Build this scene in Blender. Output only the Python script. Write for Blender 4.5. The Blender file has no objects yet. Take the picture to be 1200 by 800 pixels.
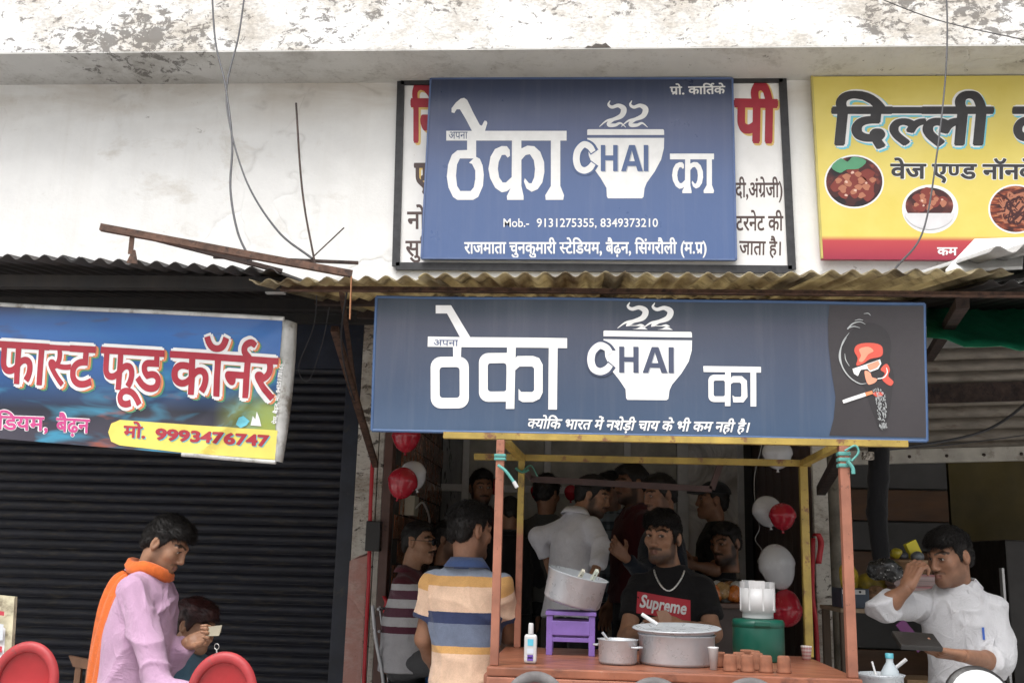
import bpy, bmesh, math, random
import numpy as np
from mathutils import Vector, Matrix
random.seed(7); rng = np.random.RandomState(7)
R_ = math.radians
S = bpy.context.scene
COL = S.collection

# ---------------------------------------------------------------- camera
CAM = np.array([0.0, 0.0, 1.45]); FPX = 1200.0
def _axes(pitch, roll, yaw):
    cy, sy, cp, sp = math.cos(yaw), math.sin(yaw), math.cos(pitch), math.sin(pitch)
    fwd = np.array([-sy*cp, cy*cp, sp]); right = np.array([cy, sy, 0.0]); up = np.cross(right, fwd)
    cr, sr = math.cos(roll), math.sin(roll)
    return cr*right + sr*up, -sr*right + cr*up, fwd
AX = _axes(R_(12.02), R_(1.5626), R_(4.1565))
cd = bpy.data.cameras.new('camera'); cam = bpy.data.objects.new('camera', cd); COL.objects.link(cam)
cd.sensor_width = 36.0; cd.lens = 36.0; cd.clip_start = 0.05; cd.clip_end = 2000
cam.matrix_world = Matrix(((AX[0][0], AX[1][0], -AX[2][0], CAM[0]), (AX[0][1], AX[1][1], -AX[2][1], CAM[1]),
                           (AX[0][2], AX[1][2], -AX[2][2], CAM[2]), (0, 0, 0, 1)))
S.camera = cam
# ---------------------------------------------------------------- sky and sun (bright overcast day)
w = bpy.data.worlds.new('World'); S.world = w; w.use_nodes = True
nt = w.node_tree; bgn = nt.nodes['Background']
sky = nt.nodes.new('ShaderNodeTexSky'); sky.sky_type = 'NISHITA'; sky.sun_disc = False
SUN_EL, SUN_AZ = R_(62), R_(200)      # azimuth from +Y (into the building), clockwise: behind the camera
sky.sun_elevation = SUN_EL; sky.sun_rotation = SUN_AZ
sky.air_density = 1.0; sky.dust_density = 6.0; sky.ozone_density = 0.6
hsv = nt.nodes.new('ShaderNodeHueSaturation'); hsv.inputs['Saturation'].default_value = 0.22
nt.links.new(sky.outputs[0], hsv.inputs['Color']); nt.links.new(hsv.outputs[0], bgn.inputs['Color'])
bgn.inputs['Strength'].default_value = 0.14
sd = bpy.data.lights.new('sun', 'SUN'); sd.energy = 1.0; sd.angle = R_(35); sd.color = (1, 0.985, 0.965)
so = bpy.data.objects.new('sun', sd); COL.objects.link(so)
sun_dir = Vector((math.sin(SUN_AZ)*math.cos(SUN_EL), math.cos(SUN_AZ)*math.cos(SUN_EL), math.sin(SUN_EL)))
so.rotation_euler = sun_dir.to_track_quat('Z', 'Y').to_euler(); so.location = (0, -5, 12)
S.view_settings.view_transform = 'Standard'; S.view_settings.look = 'None'
S.view_settings.exposure = 0.82; S.view_settings.gamma = 1.0
S.render.engine = 'CYCLES'
S.cycles.max_bounces = 8; S.cycles.diffuse_bounces = 5; S.cycles.transparent_max_bounces = 8
S.cycles.use_denoising = True

# ---------------------------------------------------------------- pixel -> world on a plane parallel to the facade (or a level plane)
def ray(px, py):
    return (px-600)/FPX*AX[0] - (py-400)/FPX*AX[1] + AX[2]
def P(px, py, Y):
    d = ray(px, py); return CAM + d*(Y/d[1])
def PZ(px, py, z):
    d = ray(px, py); return CAM + d*((z-CAM[2])/d[2])
def V(*a): return np.array(a, float)

# ---------------------------------------------------------------- objects
def tag(o, label=None, cat=None, group=None, kind=None):
    if label: o['label'] = label
    if cat: o['category'] = cat
    if group: o['group'] = group
    if kind: o['kind'] = kind
    return o
def thing(name, label, cat, loc=(0, 0, 0), group=None, kind=None):
    o = bpy.data.objects.new(name, None); COL.objects.link(o); o.location = Vector(loc); o.empty_display_size = .1
    return tag(o, label, cat, group, kind)
def origin(o):
    v = Vector((0, 0, 0))
    while o is not None:
        v = v + o.location; o = o.parent
    return np.array(v)
def mk(name, verts, faces, mat, parent=None, smooth=False, loc=None, mats=None, midx=None):
    """link one mesh object; verts are world coordinates, stored relative to parent (or to loc)."""
    verts = np.asarray(verts, float)
    if parent is not None: base = origin(parent)
    elif loc is not None: base = np.array(loc, float)
    else: base = np.array([(verts[:, 0].min()+verts[:, 0].max())/2, (verts[:, 1].min()+verts[:, 1].max())/2, verts[:, 2].min()])
    off = np.zeros(3)
    if parent is not None:       # keep the part's own origin at its middle
        off = (verts.min(0)+verts.max(0))/2 - base
    me = bpy.data.meshes.new(name)
    me.from_pydata((verts-base-off).tolist(), [], [list(map(int, f)) for f in faces])
    for m in (mats if mats else [mat]): me.materials.append(m)
    if midx is not None: me.polygons.foreach_set('material_index', np.asarray(midx, np.int32))
    if smooth: me.polygons.foreach_set('use_smooth', np.ones(len(me.polygons), bool))
    me.update()
    o = bpy.data.objects.new(name, me); COL.objects.link(o)
    if parent is not None: o.parent = parent; o.location = Vector(off)
    else: o.location = Vector(base)
    return o
def copy_obj(o, parent, loc):
    c = o.copy(); COL.objects.link(c); c.parent = parent; c.location = Vector(loc); return c

class MB:
    def __init__(self): self.v = []; self.f = []; self.s = []
    def add(self, v, f, smooth=False):
        n = len(self.v); self.v += [tuple(map(float, p)) for p in v]
        self.f += [[i+n for i in q] for q in f]; self.s += [smooth]*len(f); return self
    def box(self, a, b, bev=0.0):
        x0, y0, z0 = a; x1, y1, z1 = b
        if bev <= 0:
            v = [(x0,y0,z0),(x1,y0,z0),(x1,y1,z0),(x0,y1,z0),(x0,y0,z1),(x1,y0,z1),(x1,y1,z1),(x0,y1,z1)]
            return self.add(v, [(0,3,2,1),(4,5,6,7),(0,1,5,4),(1,2,6,5),(2,3,7,6),(3,0,4,7)])
        bm = bmesh.new(); bmesh.ops.create_cube(bm, size=1)
        for q in bm.verts: q.co = Vector(((x0+x1)/2+q.co.x*(x1-x0), (y0+y1)/2+q.co.y*(y1-y0), (z0+z1)/2+q.co.z*(z1-z0)))
        bmesh.ops.bevel(bm, geom=bm.edges[:], offset=bev, segments=2, affect='EDGES', profile=.6)
        bm.verts.index_update(); self.add([q.co for q in bm.verts], [[q.index for q in f.verts] for f in bm.faces]); bm.free(); return self
    def bar(self, p, q, w, h, up=(0, 0, 1)):
        """rectangular bar from p to q, w across, h along 'up'"""
        p = np.array(p, float); q = np.array(q, float); d = q-p; d /= np.linalg.norm(d)
        u = np.array(up, float); s = np.cross(d, u)
        if np.linalg.norm(s) < 1e-4: s = np.cross(d, (0, 1, 0))
        s /= np.linalg.norm(s); u = np.cross(s, d)
        v = []
        for e in (p, q):
            for a, b in ((-1,-1),(1,-1),(1,1),(-1,1)): v.append(e + s*a*w/2 + u*b*h/2)
        return self.add(v, [(0,1,2,3),(7,6,5,4),(0,4,5,1),(1,5,6,2),(2,6,7,3),(3,7,4,0)])
    def angle(self, p, q, w, t, up=(0, 0, 1), flip=1):
        """L section steel from p to q"""
        p = np.array(p, float); q = np.array(q, float); d = (q-p)/np.linalg.norm(q-p)
        s = np.cross(d, np.array(up, float)); s /= np.linalg.norm(s); u = np.cross(s, d)
        sec = [(0,0),(w,0),(w,t),(t,t),(t,w),(0,w)]
        v = [e + s*a*flip + u*b for e in (p, q) for a, b in sec]; n = 6
        f = [tuple(range(n)), tuple(range(2*n-1, n-1, -1))]+[(i, n+i, n+(i+1) % n, (i+1) % n) for i in range(n)]
        return self.add(v, f)
    def tube(self, pts, r, seg=8, cap=True, smooth=True):
        pts = [np.array(p, float) for p in pts]; n = len(pts)
        rr = r if hasattr(r, '__len__') else [r]*n
        v = []; prev = None
        for i in range(n):
            d = pts[min(i+1, n-1)]-pts[max(i-1, 0)]; d /= (np.linalg.norm(d)+1e-9)
            if prev is None:
                a = np.array([0, 0, 1.]) if abs(d[2]) < .9 else np.array([1., 0, 0])
                s = np.cross(d, a)
            else: s = prev-d*np.dot(prev, d)
            s /= (np.linalg.norm(s)+1e-9); prev = s; u = np.cross(d, s)
            for k in range(seg):
                t = 2*math.pi*k/seg; v.append(pts[i]+rr[i]*(math.cos(t)*s+math.sin(t)*u))
        f = [(i*seg+k, i*seg+(k+1) % seg, (i+1)*seg+(k+1) % seg, (i+1)*seg+k) for i in range(n-1) for k in range(seg)]
        self.add(v, f, smooth)
        if cap: self.add(v[:seg], [tuple(range(seg-1, -1, -1))]); self.add(v[-seg:], [tuple(range(seg))])
        return self
    def lathe(self, c, prof, seg=32, axis=(0, 0, 1), smooth=True):
        """profile of (radius, height) turned about an axis through c"""
        c = np.array(c, float); a = np.array(axis, float); a /= np.linalg.norm(a)
        s = np.cross(a, (0, 1, 0) if abs(a[1]) < .9 else (1, 0, 0)); s /= np.linalg.norm(s); u = np.cross(a, s)
        v = []; f = []; m = len(prof)
        for r, h in prof:
            for k in range(seg):
                t = 2*math.pi*k/seg; v.append(c+a*h+max(r, 1e-5)*(math.cos(t)*s+math.sin(t)*u))
        for i in range(m-1):
            for k in range(seg): f.append((i*seg+k, i*seg+(k+1) % seg, (i+1)*seg+(k+1) % seg, (i+1)*seg+k))
        return self.add(v, f, smooth)
    def prism(self, poly, y0, y1):
        """polygon in x-z extruded along y"""
        n = len(poly); v = [(x, y0, z) for x, z in poly]+[(x, y1, z) for x, z in poly]
        return self.add(v, [tuple(range(n)), tuple(range(2*n-1, n-1, -1))]+[(i, n+i, n+(i+1) % n, (i+1) % n) for i in range(n)])
    def build(self, name, mat, parent=None, loc=None):
        o = mk(name, self.v, self.f, mat, parent, loc=loc)
        o.data.polygons.foreach_set('use_smooth', np.array(self.s, bool)); return o
def bez(pts, n=12):
    """smooth Catmull-Rom curve through points"""
    pts = [np.array(p, float) for p in pts]; out = []
    q = [2*pts[0]-pts[1]]+pts+[2*pts[-1]-pts[-2]]
    for i in range(1, len(q)-2):
        for k in range(n):
            t = k/n; a, b, c, d = q[i-1], q[i], q[i+1], q[i+2]
            out.append(.5*((2*b)+(c-a)*t+(2*a-5*b+4*c-d)*t*t+(3*b-a-3*c+d)*t**3))
    return out+[pts[-1]]

# ---------------------------------------------------------------- materials
_MC = {}
def rgb(*c):   # display colour 0..255 -> linear
    return tuple(((x/255)/12.92 if x/255 <= .04045 else ((x/255+.055)/1.055)**2.4) for x in c)
class NT:
    def __init__(self, name):
        self.m = bpy.data.materials.new(name); self.m.use_nodes = True
        self.t = self.m.node_tree; self.n = self.t.nodes; self.bs = self.n['Principled BSDF']; self.out = self.n['Material Output']
    def node(self, typ, **kw):
        x = self.n.new('ShaderNode'+typ)
        for k, v in kw.items():
            if k.startswith('_'): setattr(x, k[1:], v)
            else:
                key = int(k[1:]) if k[0] == 'i' and k[1:].isdigit() else k
                if hasattr(v, 'is_output'): self.t.links.new(v, x.inputs[key])
                else: x.inputs[key].default_value = v
        return x
    def set(self, k, v):
        if hasattr(v, 'is_output'): self.t.links.new(v, self.bs.inputs[k])
        else: self.bs.inputs[k].default_value = v
    def coords(self, mode='Object', scale=(1, 1, 1), rot=(0, 0, 0)):
        if mode == 'World': o = self.node('NewGeometry').outputs['Position']
        else: o = self.node('TexCoord').outputs[mode]
        mp = self.node('Mapping'); self.t.links.new(o, mp.inputs[0]); mp.inputs['Scale'].default_value = scale; mp.inputs['Rotation'].default_value = rot
        return mp.outputs[0]
    def noise(self, co, scale=5, detail=6, rough=.6, dist=0):
        return self.node('TexNoise', Vector=co, Scale=scale, Detail=detail, Roughness=rough, Distortion=dist).outputs['Fac']
    def ramp(self, fac, stops, interp='LINEAR'):
        r = self.n.new('ShaderNodeValToRGB'); r.color_ramp.interpolation = interp; e = r.color_ramp.elements
        while len(e) < len(stops): e.new(.5)
        for k, (p, c) in zip(e, stops):
            k.position = p; k.color = (c if hasattr(c, '__len__') else (c, c, c))+((1,) if (not hasattr(c, '__len__') or len(c) == 3) else ())
        self.t.links.new(fac, r.inputs[0]); return r.outputs[0]
    def mix(self, f, a, b, typ='MIX'):
        x = self.n.new('ShaderNodeMix'); x.data_type = 'RGBA'; x.blend_type = typ
        for k, v in ((0, f), (6, a), (7, b)):
            if hasattr(v, 'is_output'): self.t.links.new(v, x.inputs[k])
            else: x.inputs[k].default_value = v if k == 0 else tuple(v)[:3]+(1,)
        return x.outputs[2]
    def math(self, op, a, b=0.0, c=None):
        x = self.n.new('ShaderNodeMath'); x.operation = op
        for k, v in ((0, a), (1, b))+(((2, c),) if c is not None else ()):
            if hasattr(v, 'is_output'): self.t.links.new(v, x.inputs[k])
            else: x.inputs[k].default_value = v
        return x.outputs[0]
    def sep(self, v):
        x = self.n.new('ShaderNodeSeparateXYZ'); self.t.links.new(v, x.inputs[0]); return x.outputs
    def bump(self, h, strength=.3, dist=.01):
        b = self.node('Bump', Strength=strength, Distance=dist, Height=h); self.t.links.new(b.outputs[0], self.bs.inputs['Normal'])
def mat(name, col, rough=.6, metal=0.0, var=.12, vs=6.0, patch=None, bump=.15, bs=60.0, bd=.004, co='Object', sc=(1, 1, 1), spec=.5, **kw):
    """painted / plain surface: tinted by noise, optional patches of other colours (col, scale, threshold, softness), fine relief"""
    if name in _MC: return _MC[name]
    t = NT(name); c = t.coords(co, sc)
    n = t.noise(c, vs, 5)
    lo = tuple(x*(1-var*1.5) for x in col); hi = tuple(min(1, x*(1+var)) for x in col)
    cc = t.ramp(n, [(.3, lo), (.7, hi)])
    rv = t.ramp(t.noise(c, vs*2.3, 4), [(.3, max(0, rough-.08)), (.7, min(1, rough+.1))])
    for i, (pc, ps, th, sf) in enumerate(patch or ()):
        pn = t.noise(t.coords(co, sc, (0.3*i, .7, 1.1*i)), ps, 8, .65)
        cc = t.mix(t.ramp(pn, [(th, 0.0), (min(1, th+sf), 1.0)]), cc, pc)
    t.set('Base Color', cc); t.set('Roughness', rv); t.set('Metallic', metal); t.set('Specular IOR Level', spec)
    if bump: t.bump(t.noise(c, bs, 5), bump, bd)
    for k, v in kw.items(): t.set(k.replace('_', ' '), v)
    _MC[name] = t.m; return t.m
# ================================================================ materials of the setting
def plaster(name, base, dirt, dirt2, th, streak=.5, fine=.5, band=None):
    if name in _MC: return _MC[name]
    t = NT(name); c = t.coords('World')
    big = t.noise(c, .9, 6, .6); med = t.noise(c, 3.5, 8, .65)
    cc = t.mix(t.ramp(med, [(.35, 0.), (.75, 1.)]), base, tuple(x*.9 for x in base))
    st = t.noise(t.coords('World', (7, 1, .55)), 1.3, 6, .6)
    cc = t.mix(t.math('MULTIPLY', t.ramp(st, [(.5, 0.), (.8, 1.)]), streak), cc, dirt)
    blot = t.noise(t.coords('World', (1, 1, 1.5)), 2.3, 12, .72, .4)
    cc = t.mix(t.math('MULTIPLY', t.ramp(t.math('MULTIPLY', blot, t.math('ADD', big, .55)), [(th, 0.), (th+.2, 1.)]), .8), cc, dirt)
    if band:      # damp stain below the soffit, broken up by noise
        zz_ = t.sep(c)[2]; bn = t.noise(t.coords('World', (.5, 1, 1.6)), 1.7, 7, .6, .5)
        cc = t.mix(t.math('MULTIPLY', t.ramp(zz_, [(.0, 0.), (1., 0.)]) if False else t.math('MULTIPLY', t.node('MapRange', Value=zz_, **{'From Min': band[0], 'From Max': band[1]}).outputs[0], t.ramp(bn, [(.40, 0.), (.62, 1.)])), .75), cc, band[2])
    fl = t.noise(t.coords('World', (1.4, 1, 2.2)), 9, 10, .75, .5)
    cc = t.mix(t.math('MULTIPLY', t.ramp(t.math('MULTIPLY', fl, t.math('ADD', big, .5)), [(th+.1, 0.), (th+.13, 1.)]), fine), cc, dirt2)
    gr = t.noise(t.coords('World', (1.2, 1, 2.6)), 26, 8, .8, .3); cc = t.mix(t.math('MULTIPLY', t.ramp(t.math('MULTIPLY', gr, t.math('ADD', blot, .5)), [(th+.03, 0.), (th+.16, 1.)]), fine*.5), cc, tuple(x*2.0 for x in dirt2))
    # hairline cracks
    vo = t.node('TexVoronoi', Vector=t.mix(.12, t.coords('World', (.8, .8, .5)), t.node('TexNoise', Vector=c, Scale=4.0).outputs['Color']), Scale=1.1, _feature='DISTANCE_TO_EDGE')
    crack = t.ramp(vo.outputs['Distance'], [(.0, 1.), (.006, 0.)])
    cc = t.mix(t.math('MULTIPLY', crack, t.math('MULTIPLY', t.ramp(med, [(.5, 0.), (.6, 1.)]), .22)), cc, dirt2)
    t.set('Base Color', cc); t.set('Roughness', .85); t.set('Specular IOR Level', .25)
    h = t.math('SUBTRACT', t.noise(c, 14, 10, .7), t.math('MULTIPLY', crack, .6))
    t.bump(h, .35, .012); _MC[name] = t.m; return t.m
m_wall = plaster('wall_plaster', (.85, .845, .825), (.60, .56, .50), (.26, .235, .20), .585, .22, .5, (4.22, 4.62, (.55, .49, .42)))
m_slab = plaster('slab_plaster', (.82, .82, .81), (.54, .49, .42), (.11, .10, .09), .455, .36, .8)
m_soffit = plaster('soffit_plaster', (.66, .65, .63), (.42, .40, .37), (.14, .13, .12), .52, .12, .8)
m_pillar = plaster('pillar_plaster', (.63, .60, .54), (.28, .22, .16), (.07, .055, .045), .47, .5, .9)
m_redwash = plaster('red_washed_plaster', (.50, .27, .23), (.62, .50, .45), (.10, .06, .05), .5, .6, .7)
m_floor = mat('floor_cement', (.50, .49, .47), .7, var=.2, vs=3, bump=.3, bs=30)
m_ground = mat('street_concrete', (.47, .46, .445), .9, var=.2, vs=.7, co='World', patch=[((.13, .12, .10), 2.2, .55, .12)], bump=.5, bs=22, bd=.01)
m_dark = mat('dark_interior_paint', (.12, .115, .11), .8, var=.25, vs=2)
m_ceiling = mat('ceiling_paint', (.80, .79, .77), .8, var=.2, vs=2)
m_brownpanel = mat('brown_laminate', (.075, .035, .03), .42, var=.2, vs=3, sc=(1, 1, .2), bump=.05)
m_brownjamb = mat('brown_jamb_paint', (.115, .055, .042), .5, var=.25, vs=5, patch=[((.03, .02, .02), 9, .58, .1)])
m_tile = mat('brown_glazed_tile', (.30, .11, .05), .22, var=.55, vs=9, co='World', patch=[((.03, .014, .011), 11, .52, .16)], bump=.2, bs=70)
m_grout = mat('tile_grout', (.055, .05, .047), .9)
m_alu = mat('aluminium_section', (.62, .62, .62), .45, .3, var=.12, vs=8, bump=.03)
m_navy = mat('navy_shutter_paint', (.009, .010, .018), .6, var=.3, vs=4, co='World', sc=(1, 1, 6), patch=[((.034, .028, .024), 7, .52, .14)], bump=.2, bs=45)
m_navyjamb = mat('navy_jamb_paint', (.016, .020, .034), .45, var=.3, vs=6, patch=[((.04, .034, .03), 12, .6, .1)])
m_greyshut = mat('grey_shutter_paint', (.22, .19, .155), .55, var=.25, vs=5, co='World', sc=(1, 1, 4), patch=[((.13, .10, .075), 7, .54, .14)], bump=.15, bs=40)
m_rust = mat('rusty_steel', (.115, .062, .042), .75, .15, var=.4, vs=18, patch=[((.04, .025, .02), 25, .52, .12), ((.30, .25, .20), 14, .68, .08)], bump=.5, bs=90)
m_rustdark = mat('dark_rusty_steel', (.05, .03, .024), .75, .1, var=.4, vs=18, patch=[((.015, .01, .01), 25, .52, .12)], bump=.4, bs=90)
def sheet_mat(name, col, dirt, trans):
    t = NT(name); c = t.coords('World')
    n = t.noise(t.coords('World', (9, .7, .7)), 1.2, 8, .65); n2 = t.noise(c, 4.5, 9, .75)
    cc = t.mix(t.ramp(n, [(.40, 0.), (.66, 1.)]), col, dirt); cc = t.mix(t.ramp(n2, [(.50, 0.), (.66, .9)]), cc, tuple(x*.45 for x in dirt))
    t.set('Base Color', cc); t.set('Roughness', .6); t.bump(t.noise(c, 60, 5), .2, .004)
    if trans:
        tr = t.node('BsdfTranslucent', Color=cc); mx = t.node('MixShader', Fac=trans)
        t.t.links.new(t.bs.outputs[0], mx.inputs[1]); t.t.links.new(tr.outputs[0], mx.inputs[2]); t.t.links.new(mx.outputs[0], t.out.inputs[0])
    return t.m
m_sheet = sheet_mat('weathered_fibre_sheet', (.56, .49, .32), (.17, .12, .065), .52)
m_sheetgrey = sheet_mat('grey_fibre_sheet', (.42, .42, .41), (.24, .22, .20), .0)
m_sheetdark = sheet_mat('shade_darkened_iron_sheet', (.016, .015, .015), (.03, .024, .02), .0)  # dark painted, rusty iron with the deep shade beneath put into its colour
def glass_mat(name, tint, rough, alpha):
    if name in _MC: return _MC[name]
    t = NT(name); t.set('Base Color', tint+(1,)); t.set('Roughness', rough); t.set('Alpha', alpha); t.set('Specular IOR Level', .8)
    _MC[name] = t.m; return t.m

WY = 6.40
def X(px, py, Y): return float(P(px, py, Y)[0])
# ================================================================ ground
mk('street_ground', [(-60, -40, 0), (60, -40, 0), (60, 60, 0), (-60, 60, 0)], [(0, 1, 2, 3)], m_ground)['kind'] = 'structure'
FL = 0.30                                          # raised shop floor
# ================================================================ the market building
B = thing('market_building', 'white plastered market building with flaking overhanging roof slab', 'building', (0, 7.5, 0))
xs0, xs1 = X(403, 790, WY-.08), X(429, 790, WY-.08)      # left pillar
xj0, xj1 = X(437, 790, WY-.08), X(452, 700, WY-.08)      # brown jamb
xr0, xr1 = X(957, 700, WY-.06), X(975, 700, WY-.06)
MB().box((-8, WY, 2.95), (7, WY+.24, 4.63)).build('upper_wall', m_wall, B)
o = MB(); o.box((-8, 5.95, 4.621), (7, 10.6, 5.25)).build('roof_slab', m_slab, B)
MB().box((-8, 5.951, 4.612), (7, WY+.05, 4.6205)).build('soffit', m_soffit, B)
# drip crack chunk missing from the slab edge
mbx = MB()
p = P(700, 51, 5.95)
mbx.prism([(p[0]-.075, 4.6195), (p[0]-.06, 4.634), (p[0]-.035, 4.628), (p[0]-.01, 4.648), (p[0]+.03, 4.640), (p[0]+.052, 4.652), (p[0]+.07, 4.633), (p[0]+.085, 4.6195)], 5.9465, 5.96).build('broken_edge', mat('broken_mortar', (.09, .08, .07), .95, bump=.8, bs=60), B)
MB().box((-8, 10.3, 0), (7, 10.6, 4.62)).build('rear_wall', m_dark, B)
MB().box((-8, 5.75, 0), (7, 10.3, FL-.004)).build('plinth', m_floor, B)
MB().box((-8, WY+.25, 3.05), (7, 10.3, 3.15)).build('ceiling', m_ceiling, B)
# pillars
def pillar(x0, x1, y0, y1, m, z0=.25, z1=2.95): return MB().box((x0, y0, z0), (x1, y1, z1), .006).build('pillar', m, B)
pillar(xs0, xs1, WY-.08, WY+.45, m_pillar)
zr = float(P(415, 657, WY-.08)[2])
rw = MB()
top = [(xs0-.004, zr), (xs0+.06, zr+.035), (xs0+.13, zr+.05), (xs1-.03, zr+.05), (xs1-.03, FL), (xs0-.004, FL)]
rw.prism(top[::-1], WY-.0845, WY-.07).build('faded_red_plaster', m_redwash, B)
pillar(xs1+.004, xj0-.004, WY-.075, WY+.45, m_pillar)
MB().box((xj0, WY-.09, FL), (xj1, WY+.02, 2.9), .004).build('door_jamb', m_brownjamb, B)
pillar(xr0, xr1, WY-.06, WY+.5, m_pillar)
MB().tube([(xr1+.06, WY-.03, .3), (xr1+.06, WY-.03, 2.9)], .055, 14).build('drain_pipe', mat('dirty_pipe', (.26, .24, .20), .8, var=.3, vs=8, patch=[((.08, .07, .06), 14, .55, .15)]), B)
# side walls of the tea shop
xl = xj1 + .005
MB().box((xl-.10, WY+.03, FL), (xl, 8.6, 3.05)).build('tiled_wall_core', m_grout, B)
xq = xr0 + .01
MB().box((xq, WY+.5, FL), (xq+.1, 8.6, 3.05)).build('side_wall', m_brownpanel, B)
for k in range(7):      # laminate boards on the right-hand side wall
    MB().box((xq-.014, WY-.02+k*.31, FL), (xq-.002, WY-.02+k*.31+.302, 3.04), .003).build('wall_panel', m_brownpanel, B)
# wall between shops and far side walls
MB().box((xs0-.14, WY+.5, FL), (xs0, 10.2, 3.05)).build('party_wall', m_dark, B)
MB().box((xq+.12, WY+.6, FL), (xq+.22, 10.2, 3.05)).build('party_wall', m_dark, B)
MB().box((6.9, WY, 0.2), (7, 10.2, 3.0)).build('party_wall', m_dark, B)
# glazed tiles on the left-hand wall, each a piece
tw = bpy.data.objects.new('tile_field', None); COL.objects.link(tw); tw.parent = B; tw.location = (xl, 7.5-7.5, 0)
tm = None
tl, th_ = .298, .148
k = 0
for r in range(15):
    for c in range(7):
        y0 = WY+.04+c*.305-(.15 if r % 2 else 0); z0 = FL+.02+r*.155
        if y0 < WY+.03 or y0+tl > 8.58: continue
        if tm is None:
            tm = MB().box((-.004, -tl/2, -th_/2), (.006, tl/2, th_/2), .003).build('tile', m_tile, loc=(0, 0, 0)); tm.parent = tw; ob = tm
        else: ob = tm.copy(); COL.objects.link(ob)
        ob.location = (random.uniform(-.0008, .001), y0+tl/2-7.5, z0+th_/2)
# ================================================================ rolling shutters
def slat_mesh(length, h, bow):
    prof = []
    for i in range(7):
        a = i/6; prof.append((-bow*math.sin(math.pi*a)**.8, a*h*.9))
    prof += [(0.004, h*.93), (0.004, h)]
    v = []; f = []
    for x in (-length/2, length/2): v += [(x, y, z) for y, z in prof]+[(x, y+.003, z) for y, z in prof[::-1]]
    n = len(prof)*2
    f = [(i, (i+1) % n, n+(i+1) % n, n+i) for i in range(n)]+[tuple(range(n-1, -1, -1)), tuple(range(n, 2*n))]
    return v, f
def shutter(name, label, x0, x1, Y, z0, z1, pitch, m, tilt=0, group=None):
    th = thing(name, label, 'shutter', ((x0+x1)/2, Y, z0), group)
    v, f = slat_mesh(x1-x0, pitch, .016); first = None; n = int((z1-z0-.06)/pitch)
    for i in range(n):
        if first is None:
            me = bpy.data.meshes.new('slat'); me.from_pydata(v, [], f); me.materials.append(m)
            me.polygons.foreach_set('use_smooth', np.ones(len(f), bool)); me.set_sharp_from_angle(angle=R_(40))
        ob = bpy.data.objects.new('slat', me); COL.objects.link(ob); ob.parent = th; first = ob
        ob.location = (0, random.uniform(-.0015, .0015), .06+i*pitch); ob.rotation_euler = (random.uniform(-.01, .01), 0, random.uniform(-.0006, .0006))
    return th
xsh1 = X(391, 790, WY+.05)
sh1 = shutter('rolling_shutter', 'closed dark navy rolling shutter behind the man in pink shirt', -5.2, xsh1, WY+.06, FL, 2.9, .0605, m_navy)
MB().box((-5.2, WY+.04, FL), (xsh1, WY+.075, FL+.06), .004).build('bottom_rail', m_navyjamb, sh1)
for a, b in ((xsh1-.015, xs0-.012), (-5.28, -5.19)):
    MB().box((a, WY-.03, FL), (b, WY+.10, 2.93), .004).build('guide_channel', m_navyjamb, sh1)
MB().box((-5.2, WY-.02, 2.62), (xsh1, WY+.04, 2.94)).build('hood_box', m_navyjamb, sh1)
# half-raised grey shutter of the shop on the right
zb = float(P(1100, 524, WY)[2])
xrs0, xrs1 = xr1+.13, 4.6
sh2 = shutter('rolling_shutter', 'half raised dusty grey rolling shutter above the cluttered shop', xrs0, xrs1, WY, zb-.05, 2.86, .072, m_greyshut)
br = MB().box((xrs0, WY-.03, zb-.05), (xrs1, WY+.03, zb+.035), .004).build('bottom_rail', mat('grey_rail_paint', (.42, .39, .34), .5, var=.2, patch=[((.16, .13, .10), 9, .55, .15)]), sh2)
sh2.rotation_euler = (0, R_(-2.6), 0)
for k in range(7):
    px = xrs0+.15+k*.22
    MB().lathe((px, WY-.031, zb-.012), [(.0, -.004), (.010, -.004), (.010, 0)], 10, (0, 1, 0)).build('rail_bolt', m_rustdark, sh2)
MB().box((xrs0, WY-.02, 2.5), (xrs1, WY+.01, 2.62)).build('hood_strip', m_rustdark, sh2)
# ================================================================ corrugated awnings
def corr(x0, x1, ya, za0, za1, yb, zb0, zb1, pitch=.0765, amp=.011, t=.004):
    nx = int((x1-x0)/pitch*8)+1; ny = 8; v = []; f = []
    sag = [random.uniform(-.004, .004) for _ in range(ny+1)]
    for lay in (0, 1):
        for j in range(ny+1):
            s = j/ny
            for i in range(nx+1):
                u = i/nx; x = x0+(x1-x0)*u
                z = (za0+(za1-za0)*u)*(1-s)+(zb0+(zb1-zb0)*u)*s + amp*math.cos(2*math.pi*(x)/pitch) + sag[j]*math.sin(math.pi*u) - lay*t
                v.append((x, ya+(yb-ya)*s, z))
    N = (nx+1)*(ny+1); q = lambda l, j, i: l*N+j*(nx+1)+i
    for j in range(ny):
        for i in range(nx):
            f.append((q(0, j, i), q(0, j, i+1), q(0, j+1, i+1), q(0, j+1, i))); f.append((q(1, j, i), q(1, j+1, i), q(1, j+1, i+1), q(1, j, i+1)))
    for i in range(nx): f.append((q(0, 0, i), q(1, 0, i), q(1, 0, i+1), q(0, 0, i+1)))
    for j in range(ny): f.append((q(0, j, 0), q(0, j+1, 0), q(1, j+1, 0), q(1, j, 0))); f.append((q(0, j, nx), q(1, j, nx), q(1, j+1, nx), q(0, j+1, nx)))
    return v, f
AY = 3.75
AW = thing('corrugated_awning', 'weathered cream corrugated sheet awning above the tea stall banner', 'awning', (.3, 5.0, 2.45))
def edge_z(px, py): return float(P(px, py, AY)[2])
xa0 = X(292, 324, AY); xa1 = X(1178, 314, AY)
zs = [edge_z(292, 330), edge_z(600, 323), edge_z(900, 322), edge_z(1178, 318)]
cuts = np.linspace(xa0, xa1, 5)
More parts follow.
